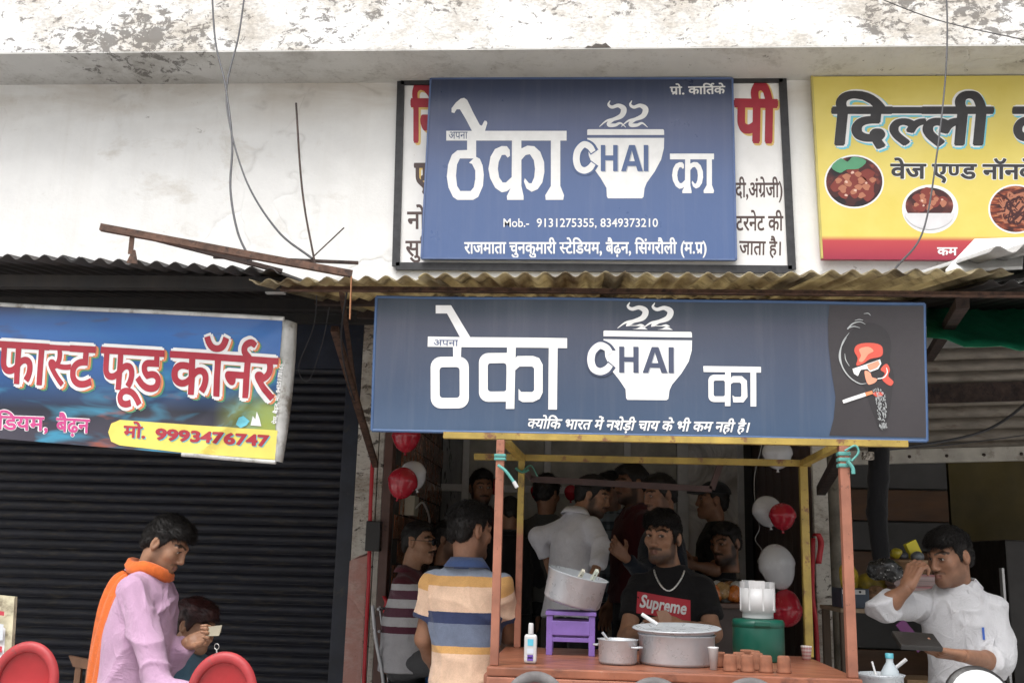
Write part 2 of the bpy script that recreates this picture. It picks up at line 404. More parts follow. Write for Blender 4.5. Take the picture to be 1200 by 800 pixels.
for k in range(4):
    z0 = np.interp(cuts[k], np.linspace(xa0, xa1, 4), zs); z1 = np.interp(cuts[k+1], np.linspace(xa0, xa1, 4), zs)
    v, f = corr(cuts[k]-(.05 if k else 0), cuts[k+1]+.03, AY+random.uniform(-.012, .02), z0+(k % 2)*.005, z1+(k % 2)*.005, WY-.005, 2.97+(k % 2)*.005, 2.97+(k % 2)*.005)
    mk('corrugated_sheet', v, f, m_sheet, AW, True)
# purlins and the front angle iron the banner hangs from
pl = P(330, 340, 3.9); pr = P(1180, 345, 3.9)
MB().angle((pl[0], 3.9, 2.475), (pr[0]+.6, 3.9, 2.475), .024, .005).build('front_rail', m_rust, AW)
v, f = corr(xa1-.05, 4.9, AY+.10, zs[3]-.012, zs[3]-.02, WY-.005, 2.955, 2.955)
mk('corrugated_sheet', v, f, m_sheetdark, AW, True)  # added sheet carries the awning on to shade the wall, coloured dark
for yy in (4.7, 5.6): MB().box((xa0, yy, 2.47+(yy-3.75)*.165), (xa1, yy+.045, 2.515+(yy-3.75)*.165)).build('purlin', m_rustdark, AW)
# struts from the wall, seen under the sheets left and right of the banner
MB().bar(P(392, 385, 4.6), P(440, 545, 6.25), .035, .03).build('strut', m_rust, AW)
MB().bar(P(1128, 355, 4.0), P(1088, 420, 6.3), .05, .04).build('strut', m_rustdark, AW)
MB().bar(P(962, 575, 6.25), P(985, 535, 4.9), .05, .05).build('strut', m_rustdark, AW)
MB().bar(P(400, 340, 4.2), P(418, 470, 6.3), .02, .02).build('strut', m_rust, AW)
AWL = thing('corrugated_awning', 'dark iron corrugated awning over the closed navy shutter', 'awning', (-2.8, 5.0, 2.5))
xb1 = X(318, 316, AY)
xb0 = -5.3; cuts = np.linspace(xb0, xb1, 6)
def lz(x): return float(np.interp(x, [X(0, 298, AY), X(258, 309, AY), xb1], [edge_z(0, 298), edge_z(258, 309), edge_z(318, 317)]))
for k in range(5):
    v, f = corr(cuts[k]-(.05 if k else 0), cuts[k+1]+.03, AY+random.uniform(-.02, .02), lz(cuts[k]), lz(cuts[k+1])+.004, WY-.01, 2.98, 2.98)
    mk('corrugated_sheet', v, f, m_sheetdark, AWL, True)
for yy in (3.95, 4.9, 5.8): MB().box((-5.2, yy, 2.47+(yy-3.75)*.155), (xb1, yy+.05, 2.52+(yy-3.75)*.155)).build('purlin', m_sheetdark, AWL)  # purlins blackened so their colour stands in for shade under the sheets
# loose angle irons lying over the awning edge
AI = thing('angle_iron', 'rusty angle iron jutting out over the black awning edge', 'steel bar', P(260, 300, 3.7))
MB().angle(P(116, 269, 3.60), P(412, 324, 3.74), .026, .005, flip=-1).build('long_bar', m_rust, AI)
MB().angle(P(165, 279, 3.66), P(330, 321, 3.8), .02, .004).build('short_bar', m_rustdark, AI)
MB().bar(P(250, 301, 3.8), P(420, 308, 3.9), .012, .012).build('flat_bar', m_rustdark, AI)
hb = MB(); a = P(155, 277, 3.63); hb.bar(a, a+V(.0, 0, -.07), .018, .006, up=(0, 1, 0)); b = P(156, 302, 3.63)
hb.prism([(b[0]-.022, b[2]-.02), (b[0]+.022, b[2]-.025), (b[0]+.006, b[2]+.03), (b[0]-.004, b[2]+.03)], 3.625, 3.631)
hb.build('bracket', m_rust, AI)
b = P(364, 322, 3.72)
MB().bar(P(412, 324, 3.74)+V(0, 0, .0), P(410, 374, 3.74), .012, .004).build('hanging_strip', mat('rust_orange', (.33, .15, .07), .8, bump=.3), AI)
RB = thing('iron_rod', 'two thin iron rods sticking up from the awning edge', 'rod', P(368, 303, 3.8))
MB().tube(bez([P(347, 121, 4.0), P(352, 200, 3.95), P(358, 250, 3.88), P(368, 303, 3.8), P(369, 316, 3.79)], 6), .0045, 6).build('long_rod', m_rustdark, RB)
MB().tube([P(368, 300, 3.8), P(403, 267, 3.85)], .003, 6).build('short_rod', m_rustdark, RB)
# grey sheets and a white panel lying on the awning at the right
PN = MB(); q = [P(1108, 316, 3.9), P(1198, 312, 3.9), P(1200, 278, 4.15), P(1142, 280, 4.15)]
PN.add(list(q)+[x-V(0, 0, .012) for x in q], [(0,1,2,3),(7,6,5,4),(0,4,5,1),(1,5,6,2),(2,6,7,3),(3,7,4,0)])
tag(PN.build('board', mat('white_board', (.78, .78, .76), .6, var=.08)), 'white flat board lying on the awning below the yellow sign', 'board')
xg = X(1150, 312, 3.7)
v, f = corr(xg, xg+1.6, 3.62, 2.575, 2.80, 6.2, 3.02, 3.25, pitch=.105, amp=.016)
tag(mk('corrugated_sheet', v, f, m_sheetgrey, None, True), 'grey corrugated sheet lapping over the cream awning end', 'roof sheet')
# green tarpaulin slung under the right end
tv = []; tf = []
for j in range(7):
    for i in range(13):
        u, s = i/12, j/6; a = P(1086+u*260, 395-s*42+ (math.sin(u*7)*2), 4.5+s*.6)
        tv.append(a+V(0, 0, -.05*math.sin(math.pi*u)*(1-s)+.012*math.sin(u*25+s*5)))
for j in range(6):
    for i in range(12): tf.append((j*13+i, j*13+i+1, (j+1)*13+i+1, (j+1)*13+i))
gm = mat('green_tarpaulin', (.012, .22, .11), .5, var=.2, vs=9); tg = mk('tarpaulin', tv, tf, gm, None, True); sm = tg.modifiers.new('s', 'SOLIDIFY'); sm.thickness = .002
tag(tg, 'green tarpaulin slung under the awning by the grey shutter', 'tarpaulin')
# cables
m_cable = mat('black_cable', (.05, .05, .055), .55, bump=0)
def cable(label, pts, r, name='cable', m=None): return tag(MB().tube(bez(pts, 10), r, 6).build(name, m or m_cable), label, 'cable')
cable('grey cable hanging from the roof and twisting to the left', [P(247, -40, 5.2), P(252, 45, 5.1), P(264, 100, 5.0), P(272, 165, 4.8), P(270, 220, 4.5), P(278, 270, 4.1), P(294, 306, 3.82)], .0055, m=mat('grey_cable', (.06, .06, .066), .5, bump=0))
cable('grey cable looping down to the rods on the awning', [P(291, -40, 5.22), P(280, 40, 5.12), P(266, 100, 5.02), P(270, 150, 4.85), P(290, 215, 4.6), P(325, 270, 4.2), P(366, 303, 3.81)], .005, m=_MC['grey_cable'])
cable('black cable dangling in front of the yellow sign', [P(1106, -40, 5.4), P(1110, 20, 5.3), P(1108, 90, 5.2), P(1098, 180, 5.0), P(1082, 270, 4.5), P(1048, 316, 4.0)], .0045)
cable('thin wire crossing the roof slab face', [P(1010, -10, 5.6), P(1100, 24, 5.6), P(1215, 50, 5.6)], .003)
cable('thick cable drooping along the grey shutter rail', [P(1060, 524, 6.2), P(1110, 516, 6.22), P(1150, 506, 6.2), P(1180, 490, 6.1), P(1215, 462, 5.9)], .009)
cable('thin wire strung along the grey shutter rail', [P(1040, 527, 6.25), P(1120, 520, 6.3), P(1215, 508, 6.25)], .004)

cable('thin wire dangling in the dark gap left of the blue banner', [P(372, 330, 4.3), P(368, 380, 4.4), P(350, 430, 4.5), P(362, 445, 4.5), P(378, 400, 4.5), P(386, 360, 4.4)], .0025)
cable('loose black wire hanging beside the slanting strut', [P(408, 330, 4.1), P(400, 400, 4.6), P(412, 460, 5.2), P(436, 520, 6.2)], .004)
p_ = P(322, 340, 4.0); tag(MB().box((p_[0]-.04, 4.0, p_[2]-.012), (p_[0]+.04, 4.03, p_[2]+.012), .002).build('steel_plate', m_sheetgrey), 'small grey steel plate under the black awning corner', 'plate')
# ================================================================ lettering
HALF, REPH, RAK = '<', '^', '/'
def _curve_mesh(cu):
    ob = bpy.data.objects.new('tmp', cu); COL.objects.link(ob); bpy.context.view_layer.update()
    dg = bpy.context.evaluated_depsgraph_get(); me = bpy.data.meshes.new_from_object(ob.evaluated_get(dg))
    v = np.empty(len(me.vertices)*3); me.vertices.foreach_get('co', v); v = v.reshape(-1, 3)
    f = [list(p.vertices) for p in me.polygons]
    bpy.data.objects.remove(ob); bpy.data.meshes.remove(me); bpy.data.curves.remove(cu); return v, f
def glyphs(s, bold=0.0):
    cu = bpy.data.curves.new('t', 'FONT'); cu.body = s; cu.size = 1; cu.offset = bold; cu.resolution_u = 3; cu.fill_mode = 'FRONT'
    return _curve_mesh(cu)
_adv = {}
def advance(s):
    if s not in _adv: _adv[s] = glyphs('|'+s+'|')[0][:, 0].max()-glyphs('||')[0][:, 0].max()
    return _adv[s]
def fill(loops):
    """filled flat shape from closed loops (holes by even-odd)"""
    cu = bpy.data.curves.new('c', 'CURVE'); cu.dimensions = '2D'; cu.fill_mode = 'FRONT'
    for lp in loops:
        sp = cu.splines.new('POLY'); sp.points.add(len(lp)-1)
        for q, (x, y) in zip(sp.points, lp): q.co = (x, y, 0, 1)
        sp.use_cyclic_u = True
    return _curve_mesh(cu)
def vstroke(pts, n=8):
    """stroke with a width per point -> polygon"""
    p = [np.array(q, float) for q in bez([V(*q) for q in pts], n)]
    L = []; Rr = []
    for i in range(len(p)):
        d = p[min(i+1, len(p)-1)][:2]-p[max(i-1, 0)][:2]; d /= np.linalg.norm(d)+1e-9; nn = V(-d[1], d[0])
        L.append(p[i][:2]+nn*p[i][2]/2); Rr.append(p[i][:2]-nn*p[i][2]/2)
    return [tuple(q) for q in L+Rr[::-1]]
def smooth_loop(lp, n=3):
    lp = [V(*q) for q in lp]; m = len(lp); out = []
    for i in range(m):
        a, b, c, d = lp[i-1], lp[i], lp[(i+1) % m], lp[(i+2) % m]
        for k in range(n):
            t = k/n; out.append(tuple(.5*((2*b)+(c-a)*t+(2*a-5*b+4*c-d)*t*t+(3*b-a-3*c+d)*t**3)))
    return out
def hindi(s, bold=0.0):
    thin = min(bold, .010); v, f = _hindi(s, thin); rad = bold-thin
    if rad <= .002: return v, f
    n = 8 if rad > .03 else 6; VV, FF = [v], list(f); m = len(v)
    for k in range(n):
        a = 2*math.pi*k/n; VV.append(v+V(math.cos(a)*rad, math.sin(a)*rad, -(k+1)*.00003)); FF += [[i+(k+1)*m for i in q] for q in f]
    return np.concatenate(VV), FF
def _hindi(s, bold=0.0):
    """lay out a visually ordered string; X< = half letter X, ^ = reph over the last letter, / = ra-stroke"""
    V_, F_ = [], []; pen = 0.0; run = ''
    def put(v, f, dx):
        n = sum(len(a) for a in V_); vv = v.copy(); vv[:, 0] += dx; V_.append(vv); F_.extend([[i+n for i in q] for q in f])
    def flush():
        nonlocal run, pen
        if run: v, f = glyphs(run, bold); put(v, f, pen) if len(v) else None; pen += advance(run); run = ''
    i = 0
    while i < len(s):
        ch = s[i]
        if i+1 < len(s) and s[i+1] == HALF:
            flush(); v, f = glyphs(ch, 0.0); w = advance(ch); cut = w*(.80 if ch == 'क' else .74)
            bm = bmesh.new(); vs = [bm.verts.new(q) for q in v]
            for q in f:
                try: bm.faces.new([vs[k] for k in q])
                except ValueError: pass
            bmesh.ops.bisect_plane(bm, geom=bm.verts[:]+bm.edges[:]+bm.faces[:], plane_co=(cut, 0, 0), plane_no=(1, 0, 0), clear_outer=True)
            bm.verts.index_update(); put(np.array([q.co for q in bm.verts]), [[k.index for k in q.verts] for q in bm.faces], pen); bm.free()
            pen += cut-.03; i += 2; continue
        if ch == REPH:
            flush(); b = .075+bold*2; v, f = fill([vstroke([(-.10, .60, b), (-.20, .70, b), (-.19, .80, b), (-.09, .85, b), (-.01, .81, b*.8)], 4)]); put(v+V(0, 0, .00003), f, pen)
        elif ch == RAK:
            flush(); b = .075+bold*2; v, f = fill([vstroke([(-.10, .26, b), (-.24, .14, b), (-.40, .03, b)], 4)]); put(v+V(0, 0, .00003), f, pen)
        else: run += ch
        i += 1
    flush(); v = np.concatenate(V_)
    par = list(range(len(v)))                      # neighbouring glyphs overlap: lift every second island a hair
    def find(a):
        while par[a] != a: par[a] = par[par[a]]; a = par[a]
        return a
    for q in F_:
        r0 = find(q[0])
        for k in q[1:]: par[find(k)] = r0
    lead = {}; roots = [find(a) for a in range(len(v))]
    for i_, r in enumerate(roots): lead.setdefault(r, len(lead))
    v[:, 2] += np.array([lead[r] % 23 for r in roots])*.0000012
    return v, F_
LAY = .0008
def put_flat(name, v, f, fn, m, parent, lay=1, subdiv=0):
    v = np.asarray(v, float)
    if subdiv:
        bm = bmesh.new(); vs = [bm.verts.new(q) for q in v]
        for q in f:
            try: bm.faces.new([vs[k] for k in q])
            except ValueError: pass
        for ax in (0, 1):
            lo, hi = v[:, ax].min(), v[:, ax].max(); c = lo+subdiv
            while c < hi:
                no = (1, 0, 0) if ax == 0 else (0, 1, 0); co = (c, 0, 0) if ax == 0 else (0, c, 0)
                bmesh.ops.bisect_plane(bm, geom=bm.verts[:]+bm.edges[:]+bm.faces[:], plane_co=co, plane_no=no); c += subdiv
        bm.verts.index_update(); v = np.array([q.co for q in bm.verts]); f = [[k.index for k in q.verts] for q in bm.faces]; bm.free()
    w = np.array([fn(a[0], a[1]) for a in v]); w[:, 1] -= lay*LAY+v[:, 2]
    return mk(name, w, f, m, parent)
class Sign:
    """a flat panel at depth Y; lettering is placed by where it is seen on that panel"""
    def __init__(s, obj, Y, disp=None, layk=1.0): s.o, s.Y, s.disp, s.layk = obj, Y, disp, layk
    def pt(s, px, py):
        p = P(px, py, s.Y)
        if s.disp: p = p+V(0, s.disp(p[0], p[2]), 0)
        return p
    def shape(s, loops, zoom, m, lay=1, name='lettering', smooth=False, sub=0):
        x0, y0, k = zoom
        lp = [[(x0+a/k, -(y0+b/k)) for a, b in (smooth_loop(q) if smooth else q)] for q in loops]
        v, f = fill(lp)
        return put_flat(name, v, f, lambda a, b: s.pt(a, -b), m, s.o, lay*s.layk, sub or (9 if s.disp else 0))
    def shapes(s, sets, zoom, m, lay=1, name='lettering', smooth=False):
        """several overlapping shapes joined into one lettering mesh"""
        VV, FF = [], []; x0, y0, k = zoom; n = 0
        for j, loops in enumerate(sets):
            lp = [[(x0+a/k, -(y0+b/k)) for a, b in (smooth_loop(q) if smooth else q)] for q in loops]
            v, f = fill(lp); v = v+V(0, 0, j*.00006); VV.append(v); FF += [[i+n for i in q] for q in f]; n += len(v)
        return put_flat(name, np.concatenate(VV), FF, lambda a, b: s.pt(a, -b), m, s.o, lay*s.layk, 9 if s.disp else 0)
    def text(s, st, a, b, head, m, bold=0.0, shear=0.0, lay=1, sub=0, dx=0, dy=0, latin=False, vert=False):
        """text from pixel a to pixel b along the baseline; head = pixel height of headline (or capitals)"""
        v, f = hindi(st, bold); x0, x1 = v[:, 0].min(), v[:, 0].max(); hh = .70 if latin else .61
        v0 = v.copy(); L = math.hypot(b[0]-a[0], b[1]-a[1]); ex = V(b[0]-a[0], b[1]-a[1])/L; ez = V(ex[1], -ex[0])
        u = (v0[:, 0]-x0)/(x1-x0)*L; h = v0[:, 1]/hh*head; u = u+shear*h
        q = np.stack([a[0]+dx+ex[0]*u+ez[0]*h, -(a[1]+dy+ex[1]*u+ez[1]*h), v0[:, 2]], 1)
        return put_flat('lettering', q, f, lambda c, d: s.pt(c, -d), m, s.o, lay*s.layk, sub or (9 if s.disp else 0))
def paint(name, col, rough=.5): return mat(name, col, rough, var=.05, vs=12, bump=.04, bs=200, co='World')
p_white = paint('white_print', (.80, .80, .79)); p_black = paint('black_print', (.035, .033, .035)); p_red = paint('red_print', (.37, .022, .04))
p_navy = paint('navy_print', (.055, .085, .19)); p_yel = paint('yellow_edge_print', (.72, .50, .16)); p_cyan = paint('cyan_print', (.16, .55, .66)); p_dkbrown = paint('brown_print', (.075, .045, .04))
p_orange = paint('orange_print', (.70, .24, .10)); p_green = paint('green_print', (.09, .30, .16)); p_pink = paint('pink_print', (.52, .06, .22)); p_lgrey = paint('grey_print', (.45, .47, .50))
def panel(name, label, cat, quad_px, Y, thick, m, group=None):
    """flat board seen with these four corners, at depth Y"""
    c = [P(x, y, Y) for x, y in quad_px]; bk = [q+V(0, thick, 0) for q in c]
    mb = MB().add(c+bk, [(0, 1, 2, 3), (7, 6, 5, 4), (0, 4, 5, 1), (1, 5, 6, 2), (2, 6, 7, 3), (3, 7, 4, 0)])
    return tag(mb.build(name, m), label, cat, group)
def gradient_vinyl(name, stops, rough=.35, noise=.03, wear=.05):
    """printed vinyl: colour runs down the height of the sheet"""
    t = NT(name); g = t.sep(t.coords('Generated'))[2]
    n = t.noise(t.coords('Object'), 3, 4)
    g2 = t.math('ADD', g, t.math('MULTIPLY', t.math('SUBTRACT', n, .5), noise))
    cc = t.ramp(g2, stops); d = t.noise(t.coords('Object', (14, 1, .7)), 1.4, 7, .65)
    cc = t.mix(t.math('MULTIPLY', t.ramp(d, [(.5, 0.), (.8, 1.)]), wear), cc, (.5, .48, .46))
    t.set('Base Color', cc); t.set('Roughness', t.ramp(t.noise(t.coords('Object'), 5, 5), [(.3, rough-.1), (.7, rough+.15)])); t.bump(t.noise(t.coords('Object', (2, 1, 1)), 7, 4), .12, .02)
    return t.m
# ---------------------------------------------------------------- old painted sign behind
OLD = panel('old_shop_sign', 'old white painted sign board with black frame behind the blue sign', 'sign', [(470, 96), (917, 93), (928, 316), (464, 312)], 6.385, .014, mat('old_sign_enamel', (.80, .79, .77), .4, var=.06, vs=4, patch=[((.35, .31, .28), 30, .68, .05)]))
OS = Sign(OLD, 6.385)
fr = [((470, 96), (917, 93)), ((917, 93), (928, 316)), ((928, 316), (464, 312)), ((464, 312), (470, 96))]
m_oframe = mat('black_frame_paint', (.03, .03, .033), .5, var=.3, vs=20, patch=[((.55, .52, .5), 40, .72, .03)])
for a, b in fr: MB().bar(P(a[0], a[1], 6.378), P(b[0], b[1], 6.378), .02, .05, up=(0, 0, 1) if abs(a[1]-b[1]) < 20 else (1, 0, 0)).build('frame_bar', m_oframe, OLD)
for txt, a, b, h, m in (('पी', (859, 165), (911, 166), 46, 1), ('िन', (481, 165), (516, 165), 46, 1), ('ए', (485, 219), (502, 219), 26, 2)):
    OS.text(txt, a, b, h, p_yel, .05, lay=1, dx=2, dy=1.5); OS.text(txt, a, b, h, p_red if m == 1 else p_dkbrown, .04, lay=2)
for txt, a, b, h in (('न<दी,अंग/ेजी)', (856, 231), (917, 231), 16), ('न<टरनेट की', (856, 270), (918, 270), 16), ('जाता है।', (866, 298), (915, 299), 15), ('नो', (477, 268), (500, 268), 19), ('सुिव', (475, 300), (512, 300), 17)):
    OS.text(txt, a, b, h, p_dkbrown, .02, lay=1)
# ---------------------------------------------------------------- blue sign on the wall
blue_top = gradient_vinyl('blue_vinyl_upper', [(.0, (.070, .122, .275)), (.42, (.078, .124, .262)), (.72, (.090, .114, .215)), (.84, (.076, .093, .165)), (.93, (.045, .06, .115)), (1., (.04, .052, .095))])  # colour grows darker towards the top edge
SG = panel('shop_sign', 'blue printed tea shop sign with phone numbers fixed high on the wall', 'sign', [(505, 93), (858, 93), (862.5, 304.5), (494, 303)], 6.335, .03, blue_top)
for a, b in (((505, 93), (858, 93)), ((858, 93), (862.5, 304.5)), ((862.5, 304.5), (494, 303)), ((494, 303), (505, 93))):
    MB().bar(P(a[0], a[1], 6.345), P(b[0], b[1], 6.345), .03, .012, up=(0, 0, 1) if abs(a[1]-b[1]) < 20 else (1, 0, 0)).build('frame_bar', mat('blue_frame', (.10, .15, .30), .4), SG)
T = Sign(SG, 6.335)
Z1 = (490, 90, 5.0)
BAR = [(165, 318), (870, 318), (870, 375), (165, 375)]
MAT_ = [(196, 210), (196, 186), (222, 152), (250, 129), (270, 125), (288, 138), (325, 215), (362, 284), (374, 288), (382, 270), (390, 258), (402, 262), (405, 274), (392, 318), (315, 318), (280, 250), (245, 192), (226, 192), (212, 214)]
TTA = [[(287, 372), (340, 372), (340, 470), (362, 482), (378, 520), (385, 575), (380, 640), (352, 705), (322, 722), (230, 722), (205, 705), (178, 650), (168, 585), (176, 515), (198, 458), (230, 432), (287, 430)],
       [(245, 480), (228, 515), (222, 580), (228, 640), (247, 670), (308, 670), (326, 648), (335, 600), (335, 550), (316, 512), (298, 505), (325, 480)]]
KAS = [(550, 372), (605, 372), (605, 640), (618, 700), (618, 722), (522, 722), (520, 700), (548, 640)]
KAL = [(550, 648), (520, 672), (490, 678), (452, 652), (422, 595), (412, 540), (424, 470), (450, 425), (490, 407), (520, 408), (537, 430), (538, 465), (525, 475), (510, 458), (490, 460), (472, 500), (467, 540), (475, 590), (495, 620), (515, 620), (552, 585)]
KAR = [(603, 422), (640, 405), (680, 408), (715, 440), (738, 500), (740, 560), (728, 620), (700, 660), (665, 675), (635, 655), (620, 615), (625, 595), (650, 625), (665, 625), (680, 590), (685, 540), (678, 490), (655, 455), (630, 460), (603, 490)]
AAS = [(778, 372), (833, 372), (833, 640), (855, 695), (850, 722), (748, 722), (745, 695), (778, 640)]
T.shapes([[BAR], [MAT_], TTA, [KAS], [KAL], [KAR], [AAS]], Z1, p_white, 2)
T.text('अपना', (526, 163), (548, 163), 8.0, p_navy, .0, lay=4)
Z2 = (660, 100, 5.3333)
def af(lp, ox, sx, oy, sy, x0=0, y0=0): return [(ox+(a-x0)*sx, oy+(b-y0)*sy) for a, b in lp]
ka = [af(q, 680, .592, 462, .614, 412, 375) for q in (KAS, KAL, KAR, AAS)]
T.shapes([[[(667, 428), (942, 428), (942, 464), (667, 464)]]]+[[q] for q in ka], Z2, p_white, 2)
RIM = [(150, 280), (156, 276), (624, 276), (630, 282), (631, 312), (150, 312)]
CUP = [(150, 330), (631, 330), (629, 395), (612, 465), (572, 540), (522, 610), (508, 645), (502, 698), (492, 707), (280, 707), (273, 696), (270, 642), (235, 582), (192, 522), (160, 440)]
CC = [(188, 418, 34), (165, 385, 40), (128, 372, 40), (92, 410, 42), (82, 465, 42), (96, 515, 42), (130, 534, 40), (165, 520, 40), (188, 490, 34)]
CCb = [(196, 420, 58), (168, 382, 60), (128, 370, 60), (92, 410, 60), (82, 465, 60), (96, 515, 60), (130, 534, 60), (168, 524, 60), (196, 488, 58)]
HH = [(235, 375), (262, 375), (262, 440), (312, 440), (312, 375), (340, 375), (340, 538), (312, 538), (312, 470), (262, 470), (262, 538), (235, 538)]
AA = [[(362, 538), (412, 375), (448, 375), (497, 538), (465, 538), (455, 505), (402, 505), (392, 538)], [(429, 408), (411, 476), (447, 476)]]
II = [(503, 375), (531, 375), (531, 538), (503, 538)]
S1 = [(293, 97, 4), (283, 122, 15), (305, 138, 20), (345, 128, 24), (378, 150, 36), (365, 190, 32), (320, 212, 22), (270, 224, 12), (226, 260, 3)]
S2 = [(335, 208, 8), (290, 232, 22), (288, 250, 24), (325, 250, 20), (358, 238, 12), (392, 264, 3)]
def cup(sg, zoom, mp, navy):
    m = lambda q: [tuple(mp(*e[:2]))+tuple(x*mp.k for x in e[2:]) for e in q]
    sg.shapes([[m(RIM)], [m(CUP)]], zoom, p_white, 2, 'cup_emblem')
    sh = lambda q, d: [(a+d, b+d*.8) for a, b in q]
    sg.shapes([[sh(m(HH), 6)], [sh(m(q), 6) for q in AA], [sh(m(II), 6)]], zoom, p_lgrey, 3)
    sg.shapes([[m(HH)], [m(q) for q in AA], [m(II)]], zoom, navy, 4)
    sg.shapes([[vstroke(m(CCb))]], zoom, navy, 4); sg.shapes([[vstroke(m(CC))]], zoom, p_white, 5)
    sw = lambda d: [[vstroke(m([(a+d, b, c) for a, b, c in S1]))], [vstroke(m([(a+d, b, c) for a, b, c in S2]))]]
    sg.shapes(sw(0)+sw(136), zoom, p_white, 2, 'steam_emblem')
class Mp:
    def __init__(s, ox, sx, oy, sy, skew=0): s.a = (ox, sx, oy, sy, skew); s.k = (sx+sy)/2
    def __call__(s, x, y): ox, sx, oy, sy, k = s.a; return ox+(x-150)*sx, oy+(y-278)*sy+(x-150)*k
p_blue1 = paint('sign_blue_print', (.077, .123, .26))
cup(T, Z2, Mp(150, 1, 278, 1), p_blue1)
T.text('प/ो. काित^के', (785, 111), (850, 110), 8.5, p_white, .025, lay=2)
T.text('Mob.-', (590, 266), (620, 266), 10, p_white, .012, lay=2, latin=True)
T.text('9131275355, 8349373210', (629, 266), (771, 266), 10, p_white, .012, lay=2, latin=True)
T.text('राजमाता चुनकुमारी स<टेिडयम, बैढ़न, िसंगरौली (म.प/)', (544, 297), (828, 297), 12.5, p_white, .022, lay=2)
# ---------------------------------------------------------------- hanging banner
blue_low = gradient_vinyl('blue_flex_print', [(.0, (.042, .078, .145)), (.08, (.046, .08, .145)), (.45, (.046, .064, .108)), (.80, (.046, .053, .082)), (.90, (.027, .04, .062)), (1., (.02, .032, .052))], .4)  # darkest stops lie along the upper edge
BY = 3.85
def bdisp(x, z): return .006*math.sin(x*3.1+z*2)+.004*math.sin(x*7.7-z*3)+.003*math.sin(z*11+x)
def flex(name, label, quad, Y, m, disp, nx=60, ny=18, border=None):
    bv = []; bf = []
    for j in range(ny+1):
        for i in range(nx+1):
            u, s = i/nx, j/ny
            px = (quad[0][0]*(1-u)+quad[1][0]*u)*(1-s)+(quad[3][0]*(1-u)+quad[2][0]*u)*s
            py = (quad[0][1]*(1-u)+quad[1][1]*u)*(1-s)+(quad[3][1]*(1-u)+quad[2][1]*u)*s
            p = P(px, py, Y); bv.append(p+V(0, disp(p[0], p[2]), 0))
    n = len(bv); q = lambda j, i: j*(nx+1)+i
    for j in range(ny):
        for i in range(nx): bf.append((q(j, i), q(j+1, i), q(j+1, i+1), q(j, i+1)))
    bv2 = bv+[a+V(0, .004, 0) for a in bv]; bf += [tuple(x+n for x in f[::-1]) for f in bf]
    return tag(mk(name, bv2, bf, m, None, True), label, 'banner')
BQ = [(441, 347.5), (1084, 355.5), (1086.5, 516.5), (435, 503.5)]
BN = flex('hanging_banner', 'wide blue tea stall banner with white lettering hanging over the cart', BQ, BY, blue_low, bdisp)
L = Sign(BN, BY, bdisp)
hem = MB()
for k in range(4):
    a, b = BQ[k], BQ[(k+1) % 4]; pts = [P(a[0]+(b[0]-a[0])*t, a[1]+(b[1]-a[1])*t, BY) for t in np.linspace(0, 1, 24)]
    MB().tube([p+V(0, bdisp(p[0], p[2])+.003, 0) for p in pts], .0065, 6).build('banner_hem', mat('blue_hem', (.05, .10, .21), .5), BN)
Z3 = (490, 350, 5.715)
def rr(x0, y0, x1, y1, r, seg=5, corners=(1, 1, 1, 1)):
    out = []
    for (cx, cy, a0), on in zip(((x0+r, y0+r, 180), (x1-r, y0+r, 270), (x1-r, y1-r, 0), (x0+r, y1-r, 90)), corners):
        if on: out += [(cx+r*math.cos(R_(a0+90*k/seg)), cy+r*math.sin(R_(a0+90*k/seg))) for k in range(seg+1)]
        else: out.append({180: (x0, y0), 270: (x1, y0), 0: (x1, y1), 90: (x0, y1)}[a0])
    return out
L.shapes([[[(65, 252), (998, 268), (998, 335), (63, 320)]], [[(117, 42), (220, 42), (352, 262), (283, 262), (193, 97), (117, 97)]],
          [[(233, 316), (290, 316), (286, 400), (235, 400)]], [rr(83, 388, 340, 732, 68), rr(143, 457, 278, 662, 22)],
          [[(597, 326), (655, 326), (645, 738), (588, 738)]], [rr(408, 365, 600, 690, 62, 5, (1, 0, 0, 1)), rr(467, 433, 593, 622, 20)],
          [[(646, 410), (665, 387), (770, 387), (812, 402), (835, 445), (835, 630), (815, 672), (770, 693), (700, 693), (674, 678), (674, 605), (690, 626), (765, 627), (778, 615), (778, 470), (765, 457), (680, 457), (648, 485)]],
          [[(876, 330), (935, 330), (930, 743), (872, 743)]]], Z3, p_white, 3)
L.text('अपना', (508, 405), (537, 405.5), 7.0, p_navy, .0, lay=6)
Z4 = (680, 350, 5.4545)
p_blue2 = paint('banner_blue_print', (.05, .062, .11))
cup(L, Z4, Mp(148, 1.177, 207, 1.021, .012), p_blue2)
L.shapes([[[(785, 432), (1153, 437), (1153, 474), (787, 470)]], [rr(817, 488, 928, 662, 36, 5, (1, 0, 0, 1)), rr(850, 525, 922, 626, 12)],
          [[(924, 466), (960, 466), (957, 688), (922, 688)]],
          [[(956, 512), (972, 497), (1030, 497), (1062, 525), (1066, 630), (1040, 664), (975, 664), (970, 620), (985, 630), (1022, 630), (1027, 620), (1027, 548), (1018, 538), (975, 538), (956, 550)]],
          [[(1085, 468), (1122, 468), (1122, 690), (1085, 690)]]], Z4, p_white, 3)
L.text('क<योिक भारत में नशेड़ी चाय के भी कम नही है।', (617, 501.5), (876, 506.5), 10.5, p_white, .025, shear=.22, lay=3)
